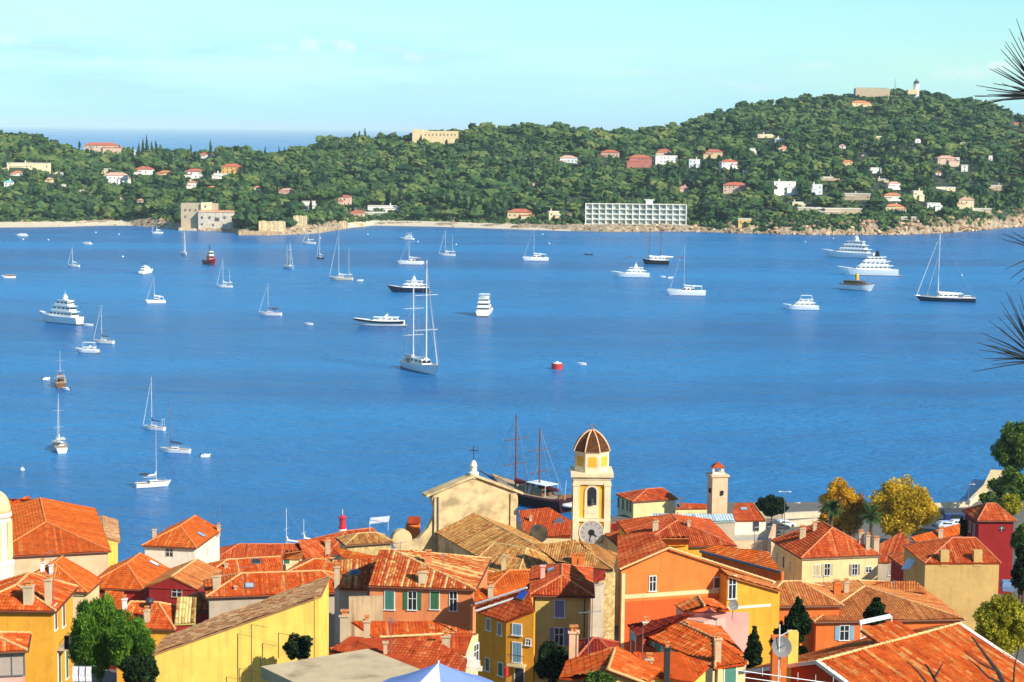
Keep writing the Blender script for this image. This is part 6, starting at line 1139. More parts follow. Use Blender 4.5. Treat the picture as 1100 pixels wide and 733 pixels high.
def house_box(X, x0, x1, w, z0, z1, par, mat, rf=.5, rb=.1, name='cabin', win='dark', wz=(.42, .82), taper=.86, yo=0.):
    """cabin block with raked ends and a dark window band"""
    b = MB(); h = z1 - z0; lo = [(x0, -w), (x1, -w * .9), (x1, w * .9), (x0, w)]; up = [(x0 + rb * h, -w * taper), (x1 - rf * h, -w * taper * .85), (x1 - rf * h, w * taper * .85), (x0 + rb * h, w * taper)]
    b.add([X(x, y + yo, z0) for x, y in lo] + [X(x, y + yo, z1) for x, y in up], [(3, 2, 1, 0), (4, 5, 6, 7), (0, 1, 5, 4), (1, 2, 6, 5), (2, 3, 7, 6), (3, 0, 4, 7)]); o = b.build(name, BC[mat], par)
    if win:
        g = MB(); e = 1.02; f = lambda k: [(l[0] * (1 - k) + u_[0] * k, (l[1] * (1 - k) + u_[1] * k)) for l, u_ in zip(lo, up)]; A, Bq = f(wz[0]), f(wz[1]); cx = (x0 + x1) / 2
        lo4 = [X(cx + (x - cx) * 1.03, y * e + yo, z0 + h * wz[0]) for x, y in A]; up4 = [X(cx + (x - cx) * 1.03, y * e + yo, z0 + h * wz[1]) for x, y in Bq]; ln_ = x1 - x0
        for a_, c_ in ((0, 1), (1, 2), (2, 3), (3, 0)):
            k_ = max(1, int(ln_ / 2.4)) if a_ in (0, 2) else 1; fr_ = .74 if k_ > 1 else .92
            for i_ in range(k_):
                t0 = (i_ + .5 - fr_ / 2) / k_; t1 = (i_ + .5 + fr_ / 2) / k_; f_ = lambda P4, t: P4[a_] * (1 - t) + P4[c_] * t; g.add([f_(lo4, t0), f_(lo4, t1), f_(up4, t1), f_(up4, t0)], [(0, 1, 2, 3)])
        g.build('window_band', BC[win], o)
    return o
def rig(X, x, z0, hm, par, Ln, mat='alu', boom=None, cover='blue', r=.09, spread=2, fore=None, aft=None, beam=2.):
    b = MB(); b.tube(X(x, 0, z0), X(x, 0, z0 + hm), r, r * .65, 6)
    for k in range(spread): z = z0 + hm * (k + 1) / (spread + 1); b.tube(X(x, -beam * .38, z), X(x, beam * .38, z), r * .4, None, 4)
    b.build('mast', BC[mat], par)
    if boom:
        b = MB(); b.tube(X(x, 0, z0 + 1.2), X(x - boom, 0, z0 + 1.3), r * .7, None, 5); o = b.build('boom', BC[mat], par)
        if cover: b = MB(); b.tube(X(x - .1, 0, z0 + 1.75), X(x - boom * .95, 0, z0 + 1.5), r * 2.6, r * 1.6, 6); b.tube(X(x - .05, 0, z0 + 2.5), X(x - .3, 0, z0 + 1.6), r * 1.2, r * 2.4, 5); b.build('sail_cover', BC[cover], o)
    b = MB(); w = r * .16
    for fx in ([fore] if fore is not None else []) + ([aft] if aft is not None else []): b.tube(X(x, 0, z0 + hm * .98), X(fx, 0, z0), w, None, 3)
    for s in (-1, 1): b.tube(X(x, 0, z0 + hm * .95), X(x - .2, s * beam * .46, z0), w, None, 3); b.tube(X(x, 0, z0 + hm * .5), X(x - .4, s * beam * .46, z0), w, None, 3)
    b.build('rigging', BC['wire'], par)
def furled(X, fx, x, z0, hm, par, mat='sail', r=.13):
    r = r * .6; b = MB(); b.tube(X(fx, 0, z0 + .5), X(fx + (x - fx) * .9, 0, z0 + hm * .88), r, r * .5, 5); b.build('furled_jib', BC[mat], par)
def mpx(px, py): return np.linalg.norm(atz(px, py, 0)[:2]) / F
def sail_boat(px, py, Lpx, top, ang, label, hullc='white', cover='blue', cabin='white', group=None, jib=True, bimini=None, mizzen=None, mast='alu', mx=.08, name='sailing_yacht', deck='teak', arch=False):
    s = mpx(px, py); Ln = Lpx * s / max(.45, abs(math.cos(math.radians(ang)))) if Lpx > 0 else -Lpx; P, X = frame(px, py, ang); th = thing(name, label, 'sailboat', P, group); B_ = Ln * .29; H_ = Ln * .085 + .3
    hull(X, Ln, B_, H_, th, hullc, deck=deck); house_box(X, -Ln * .12, Ln * .22, B_ * .30, H_ - .05, H_ + Ln * .045 + .15, th, cabin, rf=1.6, wz=(.35, .75))
    hm = (py - top) * s - H_ + (0); hm = max(hm, 4); r = max(.085, .46 * s * .5)
    rig(X, Ln * mx, H_, hm, th, Ln, mast, Ln * .38, cover, r, 2 if hm > 9 else 1, Ln * .48, -Ln * .48, B_)
    if jib: furled(X, Ln * .47, Ln * mx, H_, hm, th, r=r * 1.3)
    if mizzen: rig(X, -Ln * .34, H_, mizzen * hm, th, Ln, mast, Ln * .16, cover, r * .8, 1, None, -Ln * .49, B_)
    if bimini: b = MB(); b.add([X(-Ln * .38, -B_ * .34, H_ + 1.9), X(-Ln * .14, -B_ * .34, H_ + 1.9), X(-Ln * .14, B_ * .34, H_ + 1.9), X(-Ln * .38, B_ * .34, H_ + 1.9), X(-Ln * .38, -B_ * .3, H_ + 2.1), X(-Ln * .14, -B_ * .3, H_ + 2.1), X(-Ln * .14, B_ * .3, H_ + 2.1), X(-Ln * .38, B_ * .3, H_ + 2.1)], [(3, 2, 1, 0), (4, 5, 6, 7), (0, 1, 5, 4), (1, 2, 6, 5), (2, 3, 7, 6), (3, 0, 4, 7)]); b.build('bimini', BC[bimini], th)
    b = MB()
    for sd in (-1, 1):
        for t in np.linspace(-.42, .36, 6): b.tube(X(Ln * t, sd * B_ * .44, H_), X(Ln * t, sd * B_ * .44, H_ + .65), .02, None, 3)
        b.tube(X(-Ln * .42, sd * B_ * .44, H_ + .65), X(Ln * .36, sd * B_ * .44, H_ + .65), .018, None, 3)
    if arch: b.tube(X(-Ln * .44, -B_ * .3, H_), X(-Ln * .44, -B_ * .3, H_ + 2.2), .05); b.tube(X(-Ln * .44, B_ * .3, H_), X(-Ln * .44, B_ * .3, H_ + 2.2), .05); b.tube(X(-Ln * .44, -B_ * .3, H_ + 2.2), X(-Ln * .44, B_ * .3, H_ + 2.2), .05)
    b.build('guard_rail', BC['alu'], th); return th, X, Ln
def motor_boat(px, py, Lpx, ang, label, tiers=2, hullc='white', h=None, mastk='arch', name='motor_yacht', deck='white', boot=True, stripe=None, topc='white', fly=None, Lm=None, blackmast=False, sleek=False, beam=None):
    s = mpx(px, py); Ln = Lm or Lpx * s / max(.4, abs(math.cos(math.radians(ang)))); P, X = frame(px, py, ang); th = thing(name, label, 'motorboat', P); B_ = beam or Ln * (.26 if Ln < 22 else .21); H_ = h or Ln * .10 + .25
    hull(X, Ln, B_, H_, th, hullc, boot, deck=deck, stern=.9, sheer=.5, rake=.14, stripe=stripe); z = H_; x0, x1 = -Ln * .38, Ln * (.22 if not sleek else .16); w = B_ * .42; th_ = (2.3 if Ln > 24 else max(.8, Ln * .085)) * (.80 if sleek else 1)
    for k in range(tiers):
        house_box(X, x0, x1, w, z - .04, z + th_, th, topc, rf=1.1 if not sleek else 2.4, rb=.1, name='cabin' if k == 0 else 'upper_deck', wz=(.46, .74)); b = MB(); o = .025 * Ln
        b.add([X(x0 - o * (1.4 if k < tiers - 1 else .4), -w, z + th_), X(x1 - th_ * .8, -w * .8, z + th_), X(x1 - th_ * .8, w * .8, z + th_), X(x0 - o * (1.4 if k < tiers - 1 else .4), w, z + th_)] + [X(x0 - o * (1.4 if k < tiers - 1 else .4), -w, z + th_ + .14), X(x1 - th_ * .8, -w * .8, z + th_ + .14), X(x1 - th_ * .8, w * .8, z + th_ + .14), X(x0 - o * (1.4 if k < tiers - 1 else .4), w, z + th_ + .2)], [(3, 2, 1, 0), (4, 5, 6, 7), (0, 1, 5, 4), (1, 2, 6, 5), (2, 3, 7, 6), (3, 0, 4, 7)]); b.build('deck_overhang', BC[topc], th)
        z += th_ + .2; x0 += Ln * .045; x1 -= Ln * (.075 if Ln > 17 else .11); w *= .90 if Ln > 17 else .82
    b = MB(); mm = 'black' if blackmast else 'white'; xa = -Ln * .14
    if mastk == 'arch':
        a = .09 * Ln * .35; b.add([X(xa - .3, -w, z), X(xa + a, -w, z), X(xa + a, w, z), X(xa - .3, w, z), X(xa - a * 1.2, -w * .7, z + a * 1.6), X(xa - a * .4, -w * .7, z + a * 1.6), X(xa - a * .4, w * .7, z + a * 1.6), X(xa - a * 1.2, w * .7, z + a * 1.6)], [(3, 2, 1, 0), (4, 5, 6, 7), (0, 1, 5, 4), (1, 2, 6, 5), (2, 3, 7, 6), (3, 0, 4, 7)]); b.tube(X(xa - a, 0, z + a * 1.6), X(xa - a, 0, z + a * 2.8), .06, .03, 5)
    elif mastk == 'tower':
        a = Ln * .085; b.add([X(xa - a * .6, -w * .5, z), X(xa + a * .5, -w * .5, z), X(xa + a * .5, w * .5, z), X(xa - a * .6, w * .5, z), X(xa - a * .3, -w * .18, z + a * 1.1), X(xa + a * .1, -w * .18, z + a * 1.1), X(xa + a * .1, w * .18, z + a * 1.1), X(xa - a * .3, w * .18, z + a * 1.1)], [(3, 2, 1, 0), (4, 5, 6, 7), (0, 1, 5, 4), (1, 2, 6, 5), (2, 3, 7, 6), (3, 0, 4, 7)])
        c = X(xa - a * .1, 0, 0); b.box((c[0], c[1], z + a * .75), (a * .5, a * .9, .15), math.radians(ang)); b.tube(X(xa - a * .1, 0, z + a * 1.1), X(xa - a * .1, 0, z + a * 1.9), .09, .04, 5)
        for sd in (-1, 1): q = X(xa - a * .2, sd * w * .5, z + a * .45); b.ball(q, a * .2, 8, 5)
    b.build('radar_mast', BC[mm], th)
    if fly: b = MB(); q = [X(x0 - .2, -w, z + 1.5), X(x1, -w, z + 1.5), X(x1, w, z + 1.5), X(x0 - .2, w, z + 1.5)]; b.add(q + [p + [0, 0, .15] for p in q], [(3, 2, 1, 0), (4, 5, 6, 7), (0, 1, 5, 4), (1, 2, 6, 5), (2, 3, 7, 6), (3, 0, 4, 7)]); [b.tube(p - np.array([0, 0, 1.5]), p, .05) for p in q]; b.build('bimini', BC[fly], th)
    b = MB(); pts = np.linspace(.05, .44, 6)
    for sd in (-1, 1):
        for t in pts: yw = B_ * .46 * max(.08, 1 - max(0, (t - .05) / .45) ** 1.9); b.tube(X(Ln * t, sd * yw, H_), X(Ln * t, sd * yw, H_ * 1.1 + .7), .025, None, 3)
    b.build('bow_rail', BC['alu'], th)
    b = MB(); b.add([X(-Ln * .5 - Ln * .05, -B_ * .36, .25), X(-Ln * .49, -B_ * .36, .25), X(-Ln * .49, B_ * .36, .25), X(-Ln * .55, B_ * .36, .25), X(-Ln * .55, -B_ * .36, .45), X(-Ln * .49, -B_ * .36, .45), X(-Ln * .49, B_ * .36, .45), X(-Ln * .55, B_ * .36, .45)], [(3, 2, 1, 0), (4, 5, 6, 7), (0, 1, 5, 4), (1, 2, 6, 5), (2, 3, 7, 6), (3, 0, 4, 7)]); b.build('swim_platform', BC['teak'], th)
    return th, X, Ln
def catamaran(px, py, Lpx, top, ang, label, cover='white', bim=None):
    s = mpx(px, py); Ln = Lpx * s / max(.5, abs(math.cos(math.radians(ang)))); P, X = frame(px, py, ang); th = thing('catamaran', label, 'sailboat', P); B_ = Ln * .52; H_ = Ln * .10 + .2
    for sd in (-1, 1): hull(X, Ln, Ln * .13, H_, th, 'white', True, yo=sd * B_ * .37, deck='white')
    b = MB(); v = [X(-Ln * .36, -B_ * .36, H_ * .55), X(Ln * .2, -B_ * .36, H_ * .55), X(Ln * .2, B_ * .36, H_ * .55), X(-Ln * .36, B_ * .36, H_ * .55), X(-Ln * .36, -B_ * .36, H_), X(Ln * .2, -B_ * .36, H_), X(Ln * .2, B_ * .36, H_), X(-Ln * .36, B_ * .36, H_)]; b.add(v, [(3, 2, 1, 0), (4, 5, 6, 7), (0, 1, 5, 4), (1, 2, 6, 5), (2, 3, 7, 6), (3, 0, 4, 7)]); b.build('bridge_deck', BC['white'], th)
    house_box(X, -Ln * .22, Ln * .16, B_ * .30, H_, H_ + Ln * .075 + .3, th, 'white', rf=1.4, wz=(.3, .8)); hm = (py - top) * s - H_
    rig(X, Ln * .06, H_ + Ln * .05, hm - Ln * .05, th, Ln, 'alu', Ln * .36, cover, max(.09, .42 * s * .5), 2, Ln * .42, None, B_ * .8); furled(X, Ln * .42, Ln * .06, H_ + .3, hm, th, r=max(.1, .3 * s * .5))
    b = MB(); z = H_ + Ln * .075 + .9; q = [X(-Ln * .40, -B_ * .28, z), X(-Ln * .16, -B_ * .28, z), X(-Ln * .16, B_ * .28, z), X(-Ln * .40, B_ * .28, z)]; b.add(q + [p + [0, 0, .15] for p in q], [(3, 2, 1, 0), (4, 5, 6, 7), (0, 1, 5, 4), (1, 2, 6, 5), (2, 3, 7, 6), (3, 0, 4, 7)]); [b.tube(p - np.array([0, 0, z - H_]), p, .05) for p in q]; b.build('bimini', BC[bim or 'white'], th); return th
def dinghy(px, py, Lpx, ang, label, c='white', kind='dinghy'):
    s = mpx(px, py); Ln = max(2.4, Lpx * s / max(.5, abs(math.cos(math.radians(ang))))); P, X = frame(px, py, ang); th = thing(kind, label, 'dinghy', P); hull(X, Ln, Ln * .42, .5 + Ln * .04, th, c, False, deck='grey', bowfull=.4)
    b = MB(); q = X(-Ln * .5, 0, .5); b.box(q, (.35, .35, .9), math.radians(ang)); b.build('outboard', BC['dark'], th); b = MB(); q = X(-Ln * .05, 0, .62); b.box(q, (.6, Ln * .25, .3), math.radians(ang)); b.build('console', BC['white'], th); return th
def buoy(px, py, label, c='white', r=.55, group=None):
    P = atz(px, py, 0); r = max(r, mpx(px, py) * .75); b = MB(); b.lathe(P, [(r * .3, -r * .6), (r * .85, -r * .3), (r, 0), (r * .85, r * .5), (r * .5, r * .9), (r * .12, r * 1.05), (r * .1, r * 1.5)], 12); o = b.build('mooring_buoy', BC[c], None, True, loc=tuple(P)); return tag(o, label, 'buoy', group)
# far left
motor_boat(23, 254, 13, 175, 'small white motorboat nearest the left beach', 1, mastk=None); motor_boat(93, 263, 11, 160, 'tiny white motorboat right of the one by the left beach', 1, mastk=None)
sail_boat(79, 286.5, 13, 266, 165, 'small white sailboat with bare mast at far left near two buoys', cover='sail'); motor_boat(9, 299, 15, 185, 'low pinkish open motorboat at the left edge of the bay', 1, mastk=None, topc='tan')
motor_boat(158, 294, 13, 70, 'white flybridge motorboat seen from astern left of the red tug', 2, fly='blue', Lm=13)
catamaran(167, 325.5, 20, 297, 195, 'white catamaran with single mast left of the small ketch')
th, X, Ln = motor_boat(64, 347, 31, 145, 'tall white three decked motor yacht with stepped stern at left', 3, mastk='tower', Lm=24, h=2.9); dinghy(45, 336, 7, 150, 'tender hanging off the bow side of the tall three decked yacht')
dinghy(94, 350, 13, 175, 'long white tender floating right of the tall three decked yacht'); motor_boat(93, 379, 26, 168, 'white cabin cruiser with rounded top below the tall three decked yacht', 1, fly='white')
sail_boat(111, 369, 23, 328, 165, 'white sloop with black sail cover beside the cabin cruiser', cover='darkcloth')
th, X, Ln = sail_boat(65, 414, -13, 378, 105, 'brown wooden motor sailer with brick red cabin seen from astern', 'wood', 'maroon', 'wood', name='motor_sailer', jib=False, arch=True, bimini='tan'); dinghy(71, 419, 9, 160, 'white dinghy tied under the stern of the brown motor sailer'); dinghy(50, 408, 3, 20, 'tiny dinghy left of the brown motor sailer')
sail_boat(64, 483, -11.5, 424, 110, 'white sloop with pink bimini and furled jib seen from astern', cover='sail', bimini='cream')
sail_boat(165, 462, 25, 405, 160, 'white sloop with blue sail cover and dark furled jib', cover='blue', arch=True); sail_boat(188, 486.5, 33, 432, 170, 'white sloop with long dark boom cover and wooden mast', cover='darkcloth', mast='mastwood', mx=.15, jib=False)
sail_boat(165, 523, 35, 456, 25, 'large white sloop with pale mast nearest the town at left', cover='sail', jib=False, bimini='darkcloth'); dinghy(221, 491, 8, 10, 'grey dinghy drifting right of the sloop with the dark boom cover')
sail_boat(169, 251, 12, 236, 190, 'white sailboat anchored right under the shaded wooded cove', cover='sail'); sail_boat(198, 274, -11, 247, -70, 'white sloop seen bow on left of the red tug', cover='sail')
# tug
P, X = frame(226, 284, -60); th = thing('tugboat', 'small red tug with black hull base and short dark mast', 'tug', P); hull(X, 15, 5.6, 2.2, th, 'red', True, stern=.95, deck='grey', sheer=.8); house_box(X, -2, 3, 1.9, 2.1, 5.2, th, 'red', rf=.2, wz=(.55, .85)); house_box(X, -.6, 2.4, 1.5, 5.2, 7.6, th, 'white', rf=.1, wz=(.35, .8), name='wheelhouse')
b = MB(); b.tube(X(-1, 0, 7.6), X(-1, 0, 12), .22, .12); b.tube(X(-1, -1.4, 10), X(-1, 1.4, 10), .1); b.build('mast', BC['black'], th); b = MB(); b.tube(X(-3, .0, 3), X(-3, 0, 6.4), .7, .6, 10); b.build('funnel', BC['black'], th)
sail_boat(241, 309, 17, 278, 172, 'white ketch with short mizzen mast below the red tug', mizzen=.62, cover='white'); sail_boat(290, 339, 25, 304, 172, 'white sloop with maroon cockpit cover in mid left bay', cover='maroon', bimini='maroon')
dinghy(332, 349, 10, 175, 'lone white tender left of the sleek dark striped yacht'); sail_boat(311, 289, -13, 259, -65, 'white two masted ketch seen bow on right of the red tug', mizzen=.85, cover='tan', deck='teak')
sail_boat(332, 262, 14, 245, 170, 'small grey white sailboat below the point with white deck house', cover='white', bimini='white'); sail_boat(344, 278, 8, 248, 150, 'small dark hulled sloop with tall thin mast left of the tan ketch', 'black', 'white')
sail_boat(366, 301, 26, 248, 172, 'big cream hulled ketch with two tall masts under the jetty', 'cream', 'white', mizzen=.66, deck='teak'); dinghy(387, 302, 7, 0, 'white tender astern of the big cream ketch')
motor_boat(437, 258, 15, 160, 'white motor yacht with round top nearest the beach in the middle', 2, fly='white'); b = MB(); P = atz(442, 259, 0); buoy(449, 260, 'pale buoy float right of the white motor yacht near the beach')
catamaran(441, 284, 27, 259, 172, 'white catamaran with tan bimini behind the navy motor yacht', cover='white', bim='tan')
motor_boat(438, 314, 47, 172, 'long navy blue hulled motor yacht behind the tall two masted ketch', 2, 'navy', mastk='tower', sleek=True, h=2.4, boot=False); motor_boat(407, 350, 55, 176, 'long sleek low white yacht with dark side stripe', 1, mastk='arch', sleek=True, h=2.1, stripe=('dark', .42))
# the big ketch
s = mpx(453, 399); P, X = frame(453, 399, -60); th = thing('ketch', 'very tall white two masted ketch with crosstrees in the middle of the bay', 'sailboat', P); hull(X, 24, 6.2, 2.6, th, 'white', True, deck='teak', stern=.75); house_box(X, -5, 4, 2.0, 2.6, 4.3, th, 'white', rf=.8, wz=(.3, .8)); house_box(X, -9, -5.4, 1.7, 2.6, 3.8, th, 'teak', rf=.3)
rig(X, 3.2, 2.6, (396 - 272) * s - 3.5, th, 24, 'alu', 8.5, 'sail', .30, 2, 11.5, None, 11); rig(X, -6.2, 2.6, (402 - 297) * s - 5.5, th, 24, 'alu', 6.5, 'sail', .26, 2, None, -11.8, 10); furled(X, 11.2, 3.2, 2.6, (396 - 272) * s - 4, th, r=.3); buoy(432, 395, 'black mooring float left of the very tall ketch', 'black', .7)
sail_boat(480, 275, 18, 247, 172, 'white ketch with half set mizzen sail near the beach', mizzen=.8, cover='white'); motor_boat(521, 338, 18, 85, 'white flybridge yacht seen from dead astern', 3, fly='white', Lm=19, mastk='arch', beam=7.0)
catamaran(575, 280, 28, 243, 175, 'white catamaran in front of the beach house with red roof'); dinghy(632, 274, 9, 170, 'small dark fishing boat in the middle distance', 'black', 'fishing_boat'); motor_boat(677, 298, 41, 174, 'gleaming white motor yacht with raked bow below the hotel', 2, mastk='tower', sleek=True, h=2.3)
# navy schooner
s = mpx(704, 284); P, X = frame(704, 284, 176); th = thing('schooner', 'black hulled two masted schooner anchored below the seaside hotel', 'sailboat', P); hull(X, 29 * s, 6.4, 2.9, th, 'black', False, deck='teak', stripe=('white', .12)); house_box(X, -6, 4, 1.8, 2.9, 4.4, th, 'white', rf=.6); rig(X, 3.8, 2.9, 40 * s - 3, th, 26, 'mastwood', 7, 'white', .3, 2, 14, None, 12); rig(X, -3.2, 2.9, 39 * s - 3, th, 26, 'mastwood', 8, 'white', .3, 2, None, -13, 12); b = MB(); b.tube(X(13, 0, 3.6), X(18, 0, 5), .22, .1); b.build('bowsprit', BC['mastwood'], th)
b = MB(); b.add([X(-14.5, 0, 5), X(-16, 0, 4.6), X(-16, 0, 3.4), X(-14.5, 0, 3.8)], [(0, 1, 2, 3), (3, 2, 1, 0)]); b.build('flag', BC['red'], th)
dinghy(712, 298, 7, 175, 'first of two white tenders right of the gleaming white yacht'); dinghy(720, 299, 6, 10, 'second of two white tenders right of the gleaming white yacht, the farther from it'); catamaran(737, 317, 41, 263, 172, 'large white sailing catamaran with tinted saloon windows in the right middle')
# red mooring drum and open boat
P = atz(598.5, 396.5, 0); b = MB(); b.lathe(P, [(1.9, -.4), (1.95, 1.7), (1.7, 1.95)], 20); o = b.build('red_drum', BC['red'], (th := thing('mooring_drum', 'big red cylindrical mooring drum alone in open water', 'buoy', P))); b = MB(); b.lathe(P, [(1.5, 1.9), (1.4, 2.15), (.4, 2.2), (.35, 2.6)], 14); b.build('cap', BC['white'], th)
dinghy(625, 392, 11, 172, 'small white open boat right of the red mooring drum')
motor_boat(911, 277, 25, 150, 'white superyacht with tall tiered radar tower by the rocky shore', 3, mastk='tower', Lm=36, h=3.5); motor_boat(932, 296, 60, 172, 'long white superyacht with black mast on the right', 3, mastk='tower', blackmast=True, h=3.4, Lm=34)
th, X, Ln = motor_boat(922, 312, 26, -40, 'classic white yacht with yellow funnel and wooden deckhouses', 1, mastk=None, Lm=20, h=3.0, topc='wood', stripe=('wood', .12)); b = MB(); b.lathe(X(-1, 0, 5.2), [(1.0, 0), (1.05, 1.6), (.95, 3.0), (.9, 3.3)], 14); b.build('funnel', BC['yellow'], th); b = MB(); b.tube(X(5, 0, 3), X(5, 0, 8), .12, .08); b.build('mast', BC['wood'], th)
motor_boat(860, 333, 38, 174, 'white flybridge motor yacht alone at the right middle', 2, fly='white', mastk=None)
# navy sloop
s = mpx(1015, 324); P, X = frame(1015, 324, 170); Ln = 62 * s; th = thing('sloop', 'large navy hulled sloop with very tall mast near the rocky cliff', 'sailboat', P); hull(X, Ln, 7.0, 2.3, th, 'navy', False, deck='teak', stripe=('white', .14), stern=.8, sheer=.2); house_box(X, -6, 4, 1.9, 2.3, 3.6, th, 'white', rf=1.2); house_box(X, -12, -8, 1.6, 2.3, 3.2, th, 'white', rf=1.0); rig(X, 3.4, 2.3, 70 * s - 2, th, Ln, 'alu', 12, 'sail', .34, 4, Ln * .48, -Ln * .48, 8); furled(X, Ln * .47, 3.4, 2.3, 66 * s, th, r=.3); furled(X, Ln * .30, 3.4, 2.3, 46 * s, th, r=.16)
# gulet by the quay
P, X = frame(568, 541, 133); s = mpx(568, 541); th = thing('gulet', 'dark red two masted gulet moored behind the church', 'sailboat', P); hull(X, 24, 6.4, 2.7, th, 'gulet', False, deck='teak', stern=.9, sheer=.9, stripe=('red', .18)); house_box(X, -6, 2, 2.0, 2.7, 4.2, th, 'wood', rf=.3); b = MB(); q = [X(-7, -1.9, 5.0), X(-1, -1.9, 5.0), X(-1, 1.9, 5.0), X(-7, 1.9, 5.0)]; b.add(q + [p + [0, 0, .12] for p in q], [(3, 2, 1, 0), (4, 5, 6, 7), (0, 1, 5, 4), (1, 2, 6, 5), (2, 3, 7, 6), (3, 0, 4, 7)]); [b.tube(p - np.array([0, 0, 2.4]), p, .06) for p in q]; b.build('awning', BC['white'], th)
rig(X, 4.2, 2.7, 16.2, th, 24, 'mastwood', 6, 'maroon', .24, 2, 13, None, 9); rig(X, -3.2, 2.7, 14.2, th, 24, 'mastwood', 6, 'maroon', .22, 2, None, -11, 8); b = MB(); b.tube(X(11, 0, 3.6), X(16, 0, 5), .25, .12); b.build('bowsprit', BC['mastwood'], th)
b = MB(); b.tube(X(-12, -1.8, 2.7), X(-12, -1.8, 7.5), .05); b.tube(X(-12, 1.0, 2.7), X(-12.6, 1.2, 7.0), .05); b.build('flag_pole', BC['white'], th)
for c, y, dz, lab in (('red', -1.8, 0, 0), ('blue', -1.0, -1.2, 0)):
    o = X(-12, y, 7.3 + dz); n = 6; b = MB(); vs = []
    for i in range(n + 1):
        for z in (0, -2.0): vs.append(o + np.array([1.6 * i / n + .0, .15 * math.sin(i * 1.3), z - .2 * i / n]))
    b.add(vs, [(2 * i, 2 * i + 1, 2 * i + 3, 2 * i + 2) for i in range(n)]); b.add([p + np.array([0, .02, 0]) for p in vs], [(2 * i + 2, 2 * i + 3, 2 * i + 1, 2 * i) for i in range(n)]); b.build('flag', flat('flag_' + c, dict(red=(.6, .02, .03), blue=(.03, .06, .40))[c], .8), th)
b = MB(); q = X(-11.6, 0, 2.9); b.box(q, (.3, 5.0, 1.5), math.radians(133)); b.build('stern_board', BC['wood'], th); b = MB(); q = X(-12.3, .2, 1.7)
b.lathe((q[0], q[1], q[2]), [(1.5, -.3), (1.7, 0), (1.5, .3)], 16); b.build('tender', BC['white'], th)
# sailboats in the old port, hulls hidden behind the roofs
sail_boat(312, 597, -10, 545, 165, 'sailboat with tall white mast rising behind the left roofs by the port', cover='white', jib=False); sail_boat(330, 594, -9, 557, 160, 'sailboat with bare aluminium mast right of the tall white masted one behind the roofs', cover='white', jib=False)
for (px, py) in [(25, 257.5), (132, 276), (103, 250), (490, 263), (395, 252), (590, 262), (583, 252), (865, 260), (895, 256.5), (1033, 296), (24, 505), (344, 256), (128, 252), (52, 258)]: buoy(px, py, 'small white round mooring buoy floating in the bay', group='white mooring buoys in the bay')
# ================================================================== harbour front, trees, foreground
def leafcloud(centers, radii, n, size, rng=RNG, flat_=.0, asp=.55):
    """many small leaf quads spread through a set of ellipsoid clumps"""
    k = len(centers); w = np.prod(radii, 1) ** (2 / 3); ci = rng.choice(k, n, p=w / w.sum()); d = rng.normal(0, 1, (n, 3)); d /= np.linalg.norm(d, axis=1)[:, None]; r = rng.uniform(.25, 1.12, n) ** .6
    P = centers[ci] + d * radii[ci] * r[:, None]; a = rng.normal(0, 1, (n, 3)); a[:, 2] -= flat_; a /= np.linalg.norm(a, axis=1)[:, None]; b = np.cross(a, rng.normal(0, 1, (n, 3))); b /= np.linalg.norm(b, axis=1)[:, None]
    s = (size * rng.uniform(.45, 1.7, n))[:, None]; V = np.stack([P - a * s, P + b * s * asp, P + a * s, P - b * s * asp], 1).reshape(-1, 3); Fc = np.arange(4 * n).reshape(n, 4)
    t = np.clip(rng.normal(.5, .22, k)[ci] + rng.normal(0, .18, n), 0, 1); return V, Fc, t
LEAF = dict(
 green=attr_mat('leaf_green', [(.018, .045, .010), (.05, .105, .016), (.11, .18, .024), (.19, .25, .04)], .7, trans=.25),
 light=attr_mat('leaf_light', [(.025, .07, .010), (.07, .17, .016), (.13, .27, .02), (.20, .36, .04)], .7, trans=.35),
 dark=attr_mat('leaf_dark', [(.006, .016, .007), (.014, .034, .010), (.03, .06, .015)], .7, trans=.15),
 gold=attr_mat('leaf_gold', [(.24, .17, .012), (.50, .34, .018), (.70, .47, .025), (.80, .56, .04)], .7, trans=.35),
 rust=attr_mat('leaf_rust', [(.26, .14, .010), (.55, .29, .015), (.70, .39, .02), (.74, .50, .03)], .7, trans=.35),
 lime=attr_mat('leaf_lime', [(.16, .15, .012), (.36, .34, .02), (.52, .48, .04), (.62, .56, .07)], .7, trans=.35),
 palm=attr_mat('leaf_palm', [(.015, .035, .010), (.035, .07, .016), (.07, .12, .025)], .6, trans=.1))
def tree(name, label, base, h, crown, leaf, n, size, nclump=40, trunk=.3, cat='tree', clump=.36, group=None, limbs=5, low=.0, flat_=0., asp=.55):
    """base point, height to crown top, crown = (rx, ry, rz)"""
    nclump = int(nclump * 1.7); n = int(n * 1.35); base = np.array(base, float); th = thing(name, label, cat, base, group); rx, ry, rz = crown; cc = base + np.array([0, 0, h - rz])
    b = MB(); b.tube(base - [0, 0, .5], cc - [0, 0, rz * .5], trunk, trunk * .6, 8)
    for i in range(limbs):
        a = 2 * math.pi * i / limbs + .4; b.tube(cc - [0, 0, rz * .55], cc + np.array([math.cos(a) * rx * .6, math.sin(a) * ry * .6, random.uniform(-.1, .5) * rz]), trunk * .5, trunk * .12, 6)
    b.build('trunk', BARK, th)
    d = RNG.normal(0, 1, (nclump, 3)); d /= np.linalg.norm(d, axis=1)[:, None]; c = cc + d * np.array(crown) * (RNG.random(nclump) ** .42 * .84)[:, None]; r = np.array(crown)[None] * clump * .72 * RNG.uniform(.6, 1.25, (nclump, 1))
    V, Fc, t = leafcloud(c, r, n, size, flat_=flat_, asp=asp); npmesh('crown', V, Fc, t, LEAF[leaf], th); return th
def ground_at(px, py, D): P = at(px, py, D); return np.array([P[0], P[1], float(town_ground(P[0], P[1]))])
